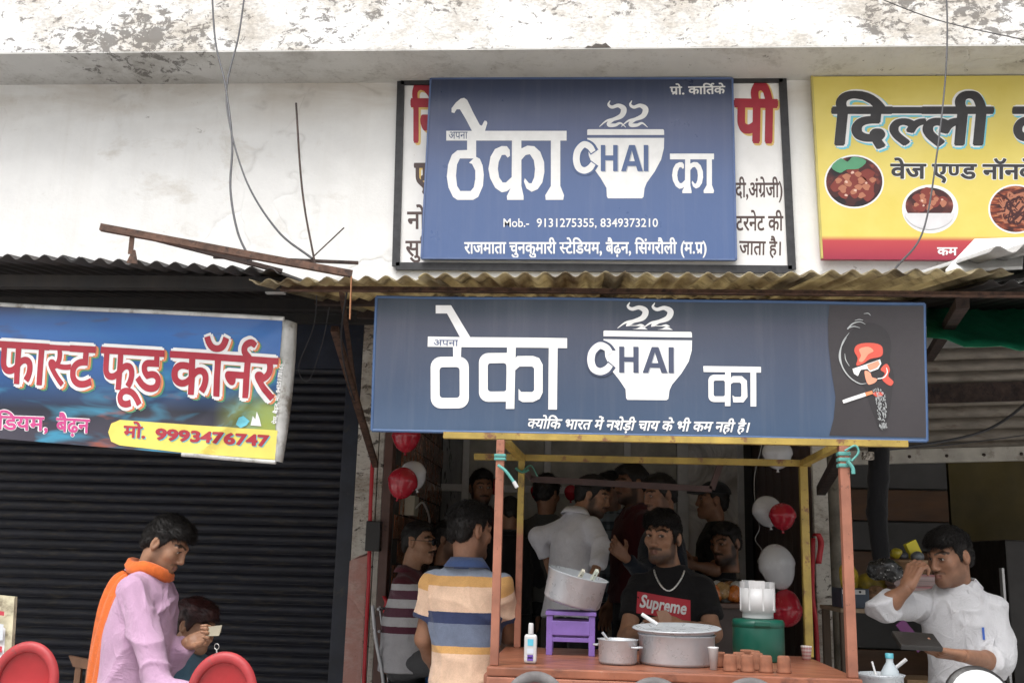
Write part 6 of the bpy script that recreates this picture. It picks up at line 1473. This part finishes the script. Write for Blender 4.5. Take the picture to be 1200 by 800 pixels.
# ================================================================ glazed partition at the back of the shop
GP = thing('glass_partition', 'aluminium framed glass partition across the back of the tea shop', 'partition', ((xl+xq)/2, 8.55, FL)); YP = 8.55
def vbar(px, w_, z0_, z1_, m=m_alu): x = X(px, 580, YP); MB().box((x-w_/2, YP-.03, z0_), (x+w_/2, YP+.03, z1_), .003).build('upright', m, GP)
zh = float(P(660, 574, YP)[2])
for px in (545, 641, 735): vbar(px, .055, FL, 3.04)
vbar(800, .09, FL, 3.04); vbar(868, .05, FL, 3.04)
x0, x1 = X(500, 574, YP), X(796, 574, YP); MB().box((x0, YP-.025, zh-.03), (x1, YP+.025, zh+.03), .003).build('transom', m_alu, GP)
m_gl = mat('dusty_glass', (.42, .41, .37), .22, var=.3, vs=3, bump=.02)
ed = [X(p_, 574, YP) for p_ in (502, 545, 641, 735, 797)]
for k in range(4):
    for z0_, z1_ in ((FL, zh-.03), (zh+.03, 3.03)):
        m = m_gl
        if k == 0: m = mat('smeared_glass', (.26, .27, .28), .35, var=.3, vs=3, patch=[((.02, .02, .022), 9, .55, .08), ((.30, .30, .31), 5, .6, .15)], sc=(3, 1, .6), bump=.05)
        MB().box((ed[k]+.03, YP-.004, z0_), (ed[k+1]-.03, YP+.004, z1_)).build('pane', m, GP)
a0, a1 = X(804, 600, YP), X(866, 600, YP)
def film_mat():
    t = NT('reflection_toned_film'); c = t.coords('Object', (1, 1, .8)); n = t.noise(c, 3.2, 5, .55, 1.2); t.set('Base Color', t.ramp(n, [(.3, (.42, .39, .36)), (.5, (.80, .78, .76)), (.7, (.60, .54, .48))])); t.set('Roughness', .32); t.set('Metallic', .1); t.bump(n, .9, .08); return t.m  # reflections in the pane put into its colour as pale and brown tones
MB().box((a0, YP-.006, FL), (a1, YP+.006, 3.03)).build('film_pane', film_mat(), GP)
MB().box((X(871, 600, YP), YP-.02, FL), (xq-.02, YP+.02, 3.03)).build('dark_panel', m_leather, GP)
# serving counter with snack packets
YC = 5.62; cx0, cx1 = X(792, 710, YC), X(880, 710, YC); zc = float(P(830, 706, YC)[2])
SC = thing('serving_counter', 'low brown serving counter behind the tea seller', 'counter', ((cx0+cx1)/2, YC+.2, FL-.004))
MB().box((cx0, YC, zc-.025), (cx1, YC+.45, zc), .004).build('top', mat('brown_counter_top', (.10, .055, .04), .45), SC); MB().box((cx0+.02, YC+.03, FL-.004), (cx1-.02, YC+.42, zc-.025)).build('front_panel', mat('taupe_panel', (.075, .055, .05), .6), SC)
cols = [('orange', (.55, .16, .03)), ('clear', (.45, .45, .44)), ('green', (.10, .18, .05)), ('tan', (.36, .22, .09)), ('silver', (.50, .50, .48)), ('brown', (.28, .14, .06))]
for k in range(9):
    px = 836+k*4.1; c = P(px, 698+3*math.sin(k*2.1), YC+.10+.05*(k % 3)); c[2] = zc+.045+.02*(k % 2); nm, cc = cols[k % 6]
    g = G(c-.075, c+.075, .009); g.F = g.ell(c, (.042+.008*(k % 3), .04, .048)); g.keep(zc+.001-g.z); v, f = g.mesh(); v = v+vnormals(v, f)*(WNoise(k, 8, (40, 160))(v)*.006)[:, None]
    tag(mk('snack_packet', v, f, mat('packet_'+nm, cc, .25, var=.3, vs=25, patch=[((.6, .58, .55), 30, .62, .08)]), None, True), 'crumpled '+nm+' snack packet heaped on the low brown counter', 'packet', 'snack packets on the brown counter')
tag(MB().box((X(866, 690, YC), YC+.25, zc), (X(892, 690, YC), YC+.32, zc+.09), .004).build('carton', mat('white_carton', (.42, .42, .43), .7)), 'plain pale carton next to the snack packets', 'carton')
# steel chair under the seated man, bucket
def rodchair(loc, yaw, label):
    T_ = thing('steel_chair', label, 'chair', loc); Bm = rot(yaw); W_ = lambda a: np.array(loc)+Bm@np.array(a, float); ms = mat('chrome_tube', (.42, .42, .43), .3, .8, var=.1)
    for sx in (-.2, .2):
        MB().tube(bez([W_((sx, -.20, 0)), W_((sx, -.18, .25)), W_((sx, -.17, .44))], 5), .011, 8).build('leg', ms, T_); MB().tube(bez([W_((sx, .26, 0)), W_((sx, .20, .30)), W_((sx, .19, .46)), W_((sx, .25, .70)), W_((sx, .28, .88))], 5), .011, 8).build('leg', ms, T_)
    for z_ in (.6, .74, .86): MB().tube([W_((-.2, .22+.10*(z_-.6), z_)), W_((.2, .22+.10*(z_-.6), z_))], .008, 8).build('back_rail', ms, T_)
    for k in range(3): MB().tube([W_((-.1+.1*k, .20, .46)), W_((-.1+.1*k, .275, .87))], .006, 6).build('back_rod', ms, T_)
    g = G(W_((0, 0, .45))-.3, W_((0, 0, .45))+.3, .015); g.F = np.maximum(np.maximum(np.abs((g.x-loc[0])*Bm[0, 0]+(g.y-loc[1])*Bm[1, 0])-.21, np.abs((g.x-loc[0])*Bm[0, 1]+(g.y-loc[1])*Bm[1, 1])-.21), np.abs(g.z-loc[2]-.445)-.02); v, f = g.mesh(); mk('seat', v, f, m_leather, T_, True)
rodchair((SEAT7[0]+.12, SEAT7[1], FL), R_(80), 'chrome tube chair carrying the man in sunglasses')
rodchair((X(519, 640, 6.62), 6.62, FL), R_(75), 'chrome tube chair carrying the man in dark navy')
rodchair((X(222, 745, 4.6)-.02, 4.6, 0), R_(78), 'chrome tube chair carrying the person with reddish hair'); rodchair((X(856, 680, 6.25), 6.25, FL), R_(-30), 'chrome tube chair carrying the bearded man in black')
m_bluep = mat('blue_plastic', (.012, .075, .22), .4, bump=.03)
p = P(500, 800, 5.5); BK = thing('bucket', 'blue plastic bucket on the step near the striped polo', 'bucket', (p[0], 5.9, FL)); zb2 = float(P(500, 768, 5.9)[2])-FL
# crate lifting the bucket
tag(MB().box((p[0]-.10, 5.78, FL-.004), (p[0]+.14, 6.02, FL+zb2-.17), .004).build('crate', m_brownjamb), 'brown crate under the blue bucket', 'crate')
BK.location.z = FL+zb2-.17; b0 = float(BK.location.z); MB().lathe((p[0], 5.9, b0), [(0, .002), (.062, .002), (.075, .16), (.082, .165), (.082, .172), (.072, .172), (.06, .01), (0, .01)], 28).build('bucket_body', m_bluep, BK)
MB().tube(bez([(p[0]-.08, 5.9, b0+.165), (p[0]-.05, 5.83, b0+.13), (p[0]+.05, 5.83, b0+.13), (p[0]+.08, 5.9, b0+.165)], 6), .003, 6).build('bucket_handle', m_alum, BK)
# ================================================================ cluttered shop on the right
XR0 = xr1+.14
RS = thing('shop_shelving', 'banded grey and brown shelving along the back of the cluttered shop', 'shelving', (2.6, 8.6, FL-.004))
yb_ = 8.5
def band(y0, y1, m, px1=1112): z1_, z0_ = float(P(1060, y0, yb_)[2]), float(P(1060, y1, yb_)[2]); MB().box((xq+.23, yb_, max(z0_, FL)), (X(px1, 600, yb_), yb_+.06, z1_), .004).build('back_panel', m, RS)
mgp = mat('grey_board', (.075, .072, .07), .6, var=.2, vs=3); mob = mat('orange_brown_board', (.11, .045, .012), .5, var=.25, vs=3, sc=(1, 1, 4))
band(505, 572, mgp); band(574, 610, mob); band(612, 645, mgp); band(647, 690, mob); band(692, 760, mgp); band(762, 860, mob)
MB().box((X(1114, 600, yb_), yb_-.01, FL), (4.5, yb_+.05, 3.0)).build('olive_panel', mat('olive_wall_paint', (.085, .062, .012), .7, var=.25, vs=2), RS)
MB().box((X(1178, 640, 7.2), 7.2, FL), (X(1178, 640, 7.2)+.9, 7.9, float(P(1178, 632, 7.2)[2])), .01).build('dark_cabinet', mat('dark_cabinet', (.022, .018, .016), .5), RS)
MB().box((X(1172, 640, 7.15), 7.15, FL), (X(1175, 640, 7.15), 7.2, float(P(1172, 665, 7.15)[2])), .003).build('metal_strip', m_alu, RS)
# trousers hanging
tr = []; c0 = P(1028, 528, 5.3); 
def trouser_leg(x_off, w_):
    g = G((c0[0]-.12, 5.2, c0[2]-.62), (c0[0]+.16, 5.42, c0[2]+.08), .010); return g
g = trouser_leg(0, 0)
pts_ = [(1028, 500, .062), (1027, 560, .058), (1025, 600, .048), (1030, 655, .036)]; pts2 = [(1032, 500, .055), (1033, 560, .052), (1032, 600, .046), (1037, 650, .034)]
for ls in (pts_, pts2):
    for a, b in zip(ls[:-1], ls[1:]): g.add(g.cone(P(a[0], a[1], 5.3), P(b[0], b[1], 5.3), a[2]*.8, b[2]*.8), .02)
v, f = g.mesh(); v = v+vnormals(v, f)*(WNoise(3, 10, (15, 70))(v*np.array([1, 1, .4]))*.007)[:, None]; TR = tag(mk('trousers', v, f, c_blackt, None, True), 'black trousers hanging in the cluttered shop doorway', 'trousers')
tag(MB().tube(bez([P(1022, 500, 5.3), P(1024, 470, 5.3), P(1030, 440, 5.35)], 5), .006, 6).build('hanger_cord', m_cable), 'black cord holding up the hanging trousers', 'cord')
p = P(1017, 534, 5.2); tag(MB().box((p[0]-.028, 5.18, p[2]-.02), (p[0]+.028, 5.22, p[2]+.02), .008).build('bulb_holder', m_pillar), 'dusty white socket under the grey shutter rail', 'socket')
# rack and goods
YK = 5.2; zsf = float(P(1010, 713, YK)[2]); rk0, rk1 = X(985, 713, YK), X(1130, 713, YK)
RK = thing('goods_rack', 'dark wooden rack of goods in front of the cluttered shop', 'rack', ((rk0+rk1)/2, YK+.2, 0)); mw = mat('dark_rack_wood', (.09, .06, .04), .7, var=.3, vs=6, sc=(1, 1, .3)); mlt = mat('pale_rack_edge', (.24, .18, .12), .7, var=.2)
for x in (rk0+.02, rk1-.02):
    for y in (YK+.03, YK+.40): MB().box((x-.018, y-.018, 0), (x+.018, y+.018, zsf-.02), .002).build('leg', mw, RK)
for z_ in (zsf, .62, .25): MB().box((rk0, YK, z_-.02), (rk1, YK+.45, z_), .003).build('shelf', mlt if z_ == zsf else mw, RK)
x0, x1 = X(986, 700, YK+.05), X(1019, 700, YK+.05); zt_ = float(P(1000, 689, YK+.05)[2])
BX = thing('storage_box', 'dark blue box with white label strip on the goods rack', 'box', ((x0+x1)/2, YK+.12, zsf)); MB().box((x0, YK+.05, zsf), (x1, YK+.25, zt_), .004).build('box_body', mat('slate_blue_box', (.035, .05, .075), .5), BX)
MB().box((x0+.004, YK+.046, zt_-.028), (x1-.02, YK+.0495, zt_-.006)).build('label_strip', m_white, BX); MB().lathe((x1-.045, YK+.0455, zt_-.016), [(0, -.001), (.006, -.001), (.006, .001)], 12, (0, 1, 0)).build('label_dot', m_leather, BX)
def lump(name, label, cat, px, py, Y, r, m, seed, amp=.012, zmin=None, grp=None):
    c = P(px, py, Y); g = G(c-max(r)*1.5, c+max(r)*1.5, max(r)/9); g.F = g.ell(c, r)
    if zmin is not None: g.keep(zmin+.001-g.z)
    v, f = g.mesh(); v = v+vnormals(v, f)*(WNoise(seed, 10, (25, 160))(v)*amp)[:, None]; return tag(mk(name, v, f, m, None, True), label, cat, grp)
m_foodbag = mat('clear_snack_bag', (.26, .15, .09), .2, var=.5, vs=40, patch=[((.5, .46, .42), 30, .6, .05)])
lump('snack_bag', 'clear bag of brown snacks next to the blue box', 'bag', 1028, 701, YK+.10, (.05, .05, .06), m_foodbag, 5, .008, zsf)
lump('yellow_bag', 'mustard yellow bag behind the blue storage box', 'bag', 1022, 686, YK+.28, (.09, .05, .06), mat('mustard_bag', (.30, .22, .02), .5, var=.4, vs=20), 8, .012, zsf+.03)
lump('yellow_bag', 'small yellow packet behind the salmon front post', 'bag', 995, 680, YK+.22, (.045, .04, .085), mat('yellow_packet', (.50, .36, .03), .4, var=.3, vs=20, patch=[((.6, .58, .5), 15, .6, .06)]), 18, .010, zsf)
lump('mesh_bag', 'tangled clear plastic bag below the hanging trousers', 'bag', 1036, 668, 5.1, (.085, .05, .055), mat('tangled_plastic', (.03, .03, .03), .25, var=.5, vs=40, patch=[((.45, .45, .44), 55, .60, .03)]), 9, .016)
# pillar of boxes carrying the tray
zst2 = float(P(1070, 672, YK+.15)[2])
m_pkbox = mat('striped_pink_carton', (.36, .27, .26), .6, sc=(1, 1, 60), vs=1.0, var=.4, patch=[((.30, .07, .08), 1.2, .55, .1)])
for k in range(3):
    z0_ = zsf+k*(zst2-zsf)/3; tag(MB().box((X(1046, 680, YK+.12)+.008*(k % 2), YK+.10, z0_), (X(1100, 680, YK+.12)+.006*k, YK+.38, z0_+(zst2-zsf)/3-.001), .003).build('carton', m_pkbox), ('bottom', 'middle', 'topmost')[k]+' flat pink striped carton of the stack under the round tray', 'carton', 'pink striped cartons')
TY = thing('round_tray', 'round wooden edged tray on top of the pink cartons', 'tray', (X(1068, 660, YK+.2), YK+.2, zst2)); rt = .135
MB().lathe((TY.location.x, YK+.2, zst2), [(0, .002), (rt*.7, .002), (rt*.75, .05), (rt*.98, .055), (rt, .062), (rt*.97, .068), (0, .066)], 36).build('tray_dish', mat('tray_wood', (.26, .16, .09), .5, var=.2), TY)
for k, (px, py, nm, cc) in enumerate(((1050, 648, 'yellow_wrap', (.45, .36, .03)), (1058, 651, 'dark_wrap', (.05, .05, .055)), (1075, 652, 'grey_wrap', (.16, .17, .18)))):
    lump('wrapped_sweet', 'small '+('yellow', 'black', 'grey')[k]+' wrapped item on the round tray', 'packet', px, py, YK+.16, (.030, .03, .026), mat(nm, cc, .3, var=.3, vs=30), 20+k, .006, zst2+.066)
p = P(1070, 641, YK+.2); yb2 = MB(); yb2.box((-.035, -.012, -.045), (.035, .012, .045), .003); yo = yb2.build('yellow_carton', mat('yellow_carton', (.66, .55, .03), .45, var=.06), loc=(0, 0, 0)); yo.location = Vector((p[0], YK+.2, zst2+.066+.05)); yo.rotation_euler = (R_(-8), R_(-22), R_(25)); tag(yo, 'bright yellow carton leaning on the round tray', 'carton')
# strap, cardboard, bottle and steel vessel low down
tag(MB().bar(P(1054, 728, YK-.02), P(1080, 760, YK+.02), .006, .05, up=(1, 0, 1)).build('strap', mat('violet_strap', (.16, .03, .15), .5)), 'violet flat strap hanging from the goods rack', 'strap')
tag(MB().box((X(1063, 780, YK+.05), YK+.06, .62), (X(1090, 780, YK+.05)+.06, YK+.3, .62+.32), .004).build('cardboard_box', mat('cardboard', (.26, .16, .08), .8, var=.15)), 'brown cardboard box on the lower rack shelf', 'box')
YV = 4.05; vx = X(1032, 795, YV); zv = float(P(1032, 789, YV)[2]); VS = thing('steel_vessel', 'wide steel vessel full of glasses and a bottle by the cart', 'vessel', (vx, YV, 0)); rv = (X(1062, 795, YV)-X(1010, 795, YV))/2
MB().lathe((vx, YV, zv-.22), [(0, .0), (rv*.92, .0), (rv, .02), (rv, .21), (rv+.008, .22), (rv-.004, .222), (rv*.95, .02), (0, .012)], 36).build('vessel_body', m_alum, VS)
for k in range(3): a = k*2.1; MB().tube([(vx+rv*.7*math.cos(a), YV+rv*.7*math.sin(a), 0), (vx+rv*.6*math.cos(a), YV+rv*.6*math.sin(a), zv-.215)], .012, 8).build('stand_leg', m_rustdark, VS)
bo = P(1043, 786, YV+.02); BT = thing('water_bottle', 'clear water bottle with teal cap leaning in the steel vessel', 'bottle', (bo[0], YV+.02, zv-.205)); ml = mat('clear_bottle', (.42, .47, .50), .12, var=.1, bump=.02); hb_ = float(P(1045, 770, YV)[2])-(zv-.205)
MB().lathe((bo[0], YV+.02, zv-.205), [(0, .002), (.036, .002), (.036, hb_*.72), (.030, hb_*.82), (.013, hb_*.93), (.013, hb_)], 22).build('bottle_body', ml, BT); MB().lathe((bo[0], YV+.02, zv-.205+hb_), [(.015, -.004), (.015, .014), (0, .014)], 16).build('cap', mat('teal_cap', (.08, .32, .38), .4), BT)
tag(MB().tube([V(vx-.02, YV-.03, zv-.02), P(1022, 775, YV+.03)], .004, 6).tube([V(vx+.01, YV+.05, zv-.03), P(1062, 772, YV)], .007, 6).build('tongs', m_white), 'pale tongs sticking out of the steel vessel', 'tongs')
# ================================================================ street furniture in the foreground
m_redp = mat('scuffed_red_plastic', (.36, .018, .022), .42, var=.14, vs=6, patch=[((.30, .012, .014), 12, .58, .15), ((.55, .30, .26), 34, .70, .05)], bump=.1, bs=60)
m_redrim = mat('worn_red_rim', (.35, .03, .034), .5, var=.2, vs=9, patch=[((.10, .06, .055), 24, .60, .08)]); m_greyrim = mat('worn_grey_rim', (.14, .13, .13), .7, var=.3, vs=14, patch=[((.40, .06, .05), 10, .64, .08)])
def red_chair(px, py_top, Y, rpx, label, rim):
    r = rpx/FPX*Y; p = P(px, py_top, Y); c = V(p[0], Y, p[2]-r*1.12); T_ = thing('high_chair', label, 'chair', (c[0], Y+.12, 0)); az = unit(V(0, -1, .12))
    prof = [(0, .0), (r*.80, .0), (r*.84, .008)]
    b_ = MB().lathe(V(0, 0, 0), prof, 40, az); b2 = MB(); vv = [(c[0]+a[0], c[1]+a[1], c[2]+a[2]*1.12) for a in b_.v]; b2.add(vv, b_.f, True); b2.add([(a[0], a[1]+.012, a[2]) for a in vv], [q[::-1] for q in b_.f], True); b2.build('backrest', m_redp, T_)
    rm = MB().lathe(V(0, 0, 0), [(r*.86+.14*r*math.cos(t), .006+.12*r*math.sin(t)) for t in np.linspace(0, 2*math.pi, 11)], 44, az); r2 = MB(); r2.add([(c[0]+a[0], c[1]+a[1], c[2]+a[2]*1.12) for a in rm.v], rm.f, True); r2.build('backrest_rim', rim, T_)
    zs_ = c[2]-r*1.12-.12
    MB().lathe((c[0], Y+.14, zs_), [(0, -.03), (.14, -.03), (.155, -.015), (.155, 0), (.14, .012), (0, .006)], 32).build('seat', m_redp, T_)
    for s_ in (-1, 1): MB().tube(bez([(c[0]+s_*.05, Y+.02, zs_), (c[0]+s_*.05, Y+.005, zs_+.10), (c[0]+s_*.05, Y+.018, c[2]-r*.6)], 5), .010, 8).build('back_stem', m_rustdark, T_)
    for sx in (-.1, .1):
        for sy in (-.1, .1): MB().tube([(c[0]+sx, Y+.14+sy, zs_-.02), (c[0]+sx*1.6, Y+.14+sy*1.6, 0)], .011, 8).build('leg', m_rustdark, T_)
    ring = [(c[0]+.165*math.cos(t), Y+.14+.165*math.sin(t), zs_*.4) for t in np.linspace(0, 2*math.pi, 25)]; MB().tube(ring, .007, 6, cap=False).build('foot_ring', m_rustdark, T_)
red_chair(35, 751, 3.25, 41, 'red round backed chair beside the leaning painted board', m_redrim)
red_chair(264.5, 763, 3.25, 41, 'red round backed chair in front of the person with reddish hair', m_redrim)
red_chair(628, 786, 3.0, 39, 'red round backed chair with scuffed dark rim before the lotion bottle', m_greyrim)
red_chair(767, 793, 3.0, 41, 'round backed chair with grey worn rim below the large pot', m_greyrim)
red_chair(880, 793.5, 3.0, 41, 'round backed chair with grey worn rim below the clay cups', m_greyrim)
# leaning board at the far left
bq = [P(-70, 690, 3.7), P(17, 699, 3.72), P(9, 830, 3.6), P(-70, 830, 3.6)]
LBd = tag(MB().add(bq+[q+V(0, .02, 0) for q in bq], [(0, 3, 2, 1), (4, 5, 6, 7), (0, 1, 5, 4), (1, 2, 6, 5), (2, 3, 7, 6), (3, 0, 4, 7)]).build('sign_board', mat('weathered_board_frame', (.42, .38, .26), .7, var=.3, vs=9, patch=[((.16, .13, .08), 14, .55, .12)])), 'weathered white board with red writing leaning by the red chair', 'sign')
bi = [P(-70, 699, 3.69), P(8, 709, 3.71), P(1, 830, 3.59), P(-70, 830, 3.59)]
MB().add(bi, [(0, 3, 2, 1)]).build('painted_face', mat('board_white', (.62, .60, .60), .6, var=.1), LBd)
for k, (y0, y1, m_) in enumerate(((716, 721, p_red), (731, 750, p_lgrey), (757, 764, p_red), (772, 790, p_lgrey))):
    a = P(-20, y0-3, 3.68-.0006*(y0-700)); b = P(6-.06*(y0-700), y0, 3.68-.0006*(y0-700)); c = P(6-.06*(y1-700), y1, 3.68-.0006*(y1-700)); d = P(-20, y1-3, 3.68-.0006*(y1-700)); MB().add([a, b, c, d], [(0, 3, 2, 1)]).build('painted_line', m_, LBd)
LG = MB().box((bq[3][0]+.02, 3.62, 0), (bq[3][0]+.06, 3.66, bq[3][2]+.02)).box((bq[2][0]-.06, 3.62, 0), (bq[2][0]-.02, 3.66, bq[2][2]+.02)).build('stand_leg', mw, LBd)
# wooden chair behind the scarf
WC = thing('wooden_chair', 'brown wooden chair back behind the orange scarf', 'chair', (X(92, 790, 4.5), 4.55, 0)); mwc = mat('old_brown_wood', (.17, .085, .045), .6, var=.3, vs=8, sc=(1, 1, .3)); wt = float(P(90, 768, 4.5)[2])
xa_, xb_ = X(83, 790, 4.5), X(130, 790, 4.5)
MB().add([(xa_-.02, 4.5, wt), (xb_, 4.5, wt-.03), (xb_, 4.5, wt-.07), (xa_+.005, 4.5, wt-.045), (xa_-.02, 4.525, wt), (xb_, 4.525, wt-.03), (xb_, 4.525, wt-.07), (xa_+.005, 4.525, wt-.045)], [(0, 3, 2, 1), (4, 5, 6, 7), (0, 1, 5, 4), (1, 2, 6, 5), (2, 3, 7, 6), (3, 0, 4, 7)]).build('top_rail', mwc, WC)
for k in range(4): x = xa_+.012+k*(xb_-xa_-.03)/3; MB().box((x, 4.505, .0 if k in (0, 3) else .45), (x+(.028 if k in (0, 3) else .02), 4.525, wt-.04), .003).build('leg' if k in (0, 3) else 'back_slat', mwc, WC)
MB().box((xa_, 4.52, .43), (xb_+.03, 4.92, .46), .004).build('seat', mwc, WC)
for x in (xa_+.01, xb_-.02): MB().box((x, 4.87, 0), (x+.028, 4.90, .43)).build('leg', mwc, WC)
# parked scooter: only its mirror rises into view
YM = 2.9; mp = P(1149, 821, YM); SC_ = thing('scooter', 'parked scooter with white backed mirror in front of the man in white', 'scooter', (mp[0]-.25, YM-.05, 0))
ms = MB().lathe(mp, [(0, -.006), (.050, -.006), (.088, .004), (.092, .012), (.086, .016), (0, .014)], 32, (0, 1, -.25)); mo = ms.build('mirror', m_leather, SC_)
MB().lathe(mp+V(0, -.008, .002), [(0, .0), (.078, .0), (.078, .004)], 32, (0, 1, -.25)).build('mirror_face', mat('mirror_glass', (.55, .56, .56), .12, .0, var=.02, bump=0, spec=1.0), mo)
bx_, by_ = float(SC_.location.x), YM
MB().tube(bez([mp+V(-.01, .015, -.06), mp+V(-.05, .02, -.14), V(bx_+.16, by_, .96), V(bx_+.16, by_, .92)], 6), .006, 8).build('mirror_stem', m_rustdark, SC_)
MB().tube(bez([(bx_+.34, by_-.06, .93), (bx_+.16, by_, .94), (bx_-.16, by_, .94), (bx_-.34, by_-.06, .93)], 6), .014, 10).build('handlebar', m_rustdark, SC_)
mbp = mat('scooter_paint', (.03, .03, .035), .3, bump=0); MB().tube([(bx_, by_, .94), (bx_, by_+.18, .5), (bx_, by_+.30, .25)], [.05, .04, .03], 12).build('front_column', mbp, SC_)
for y in (by_+.34, by_-.85): MB().lathe((bx_-.045, y, .22), [(.13, 0), (.20, .005), (.22, .03), (.22, .06), (.20, .085), (.13, .09), (.13, 0)], 28, (1, 0, 0)).build('wheel', m_leather, SC_)
g = G((bx_-.2, by_-1.1, .2), (bx_+.2, by_+.2, .85), .02); g.F = g.cone((bx_, by_-.25, .62), (bx_, by_-.85, .64), .12, .10); g.add(g.cone((bx_, by_-.55, .45), (bx_, by_-.9, .48), .14, .10), .05); g.add(g.cone((bx_, by_+.1, .30), (bx_, by_-.5, .32), .08, .1), .05); v, f = g.mesh(); mk('scooter_body', v, f, mbp, SC_, True)
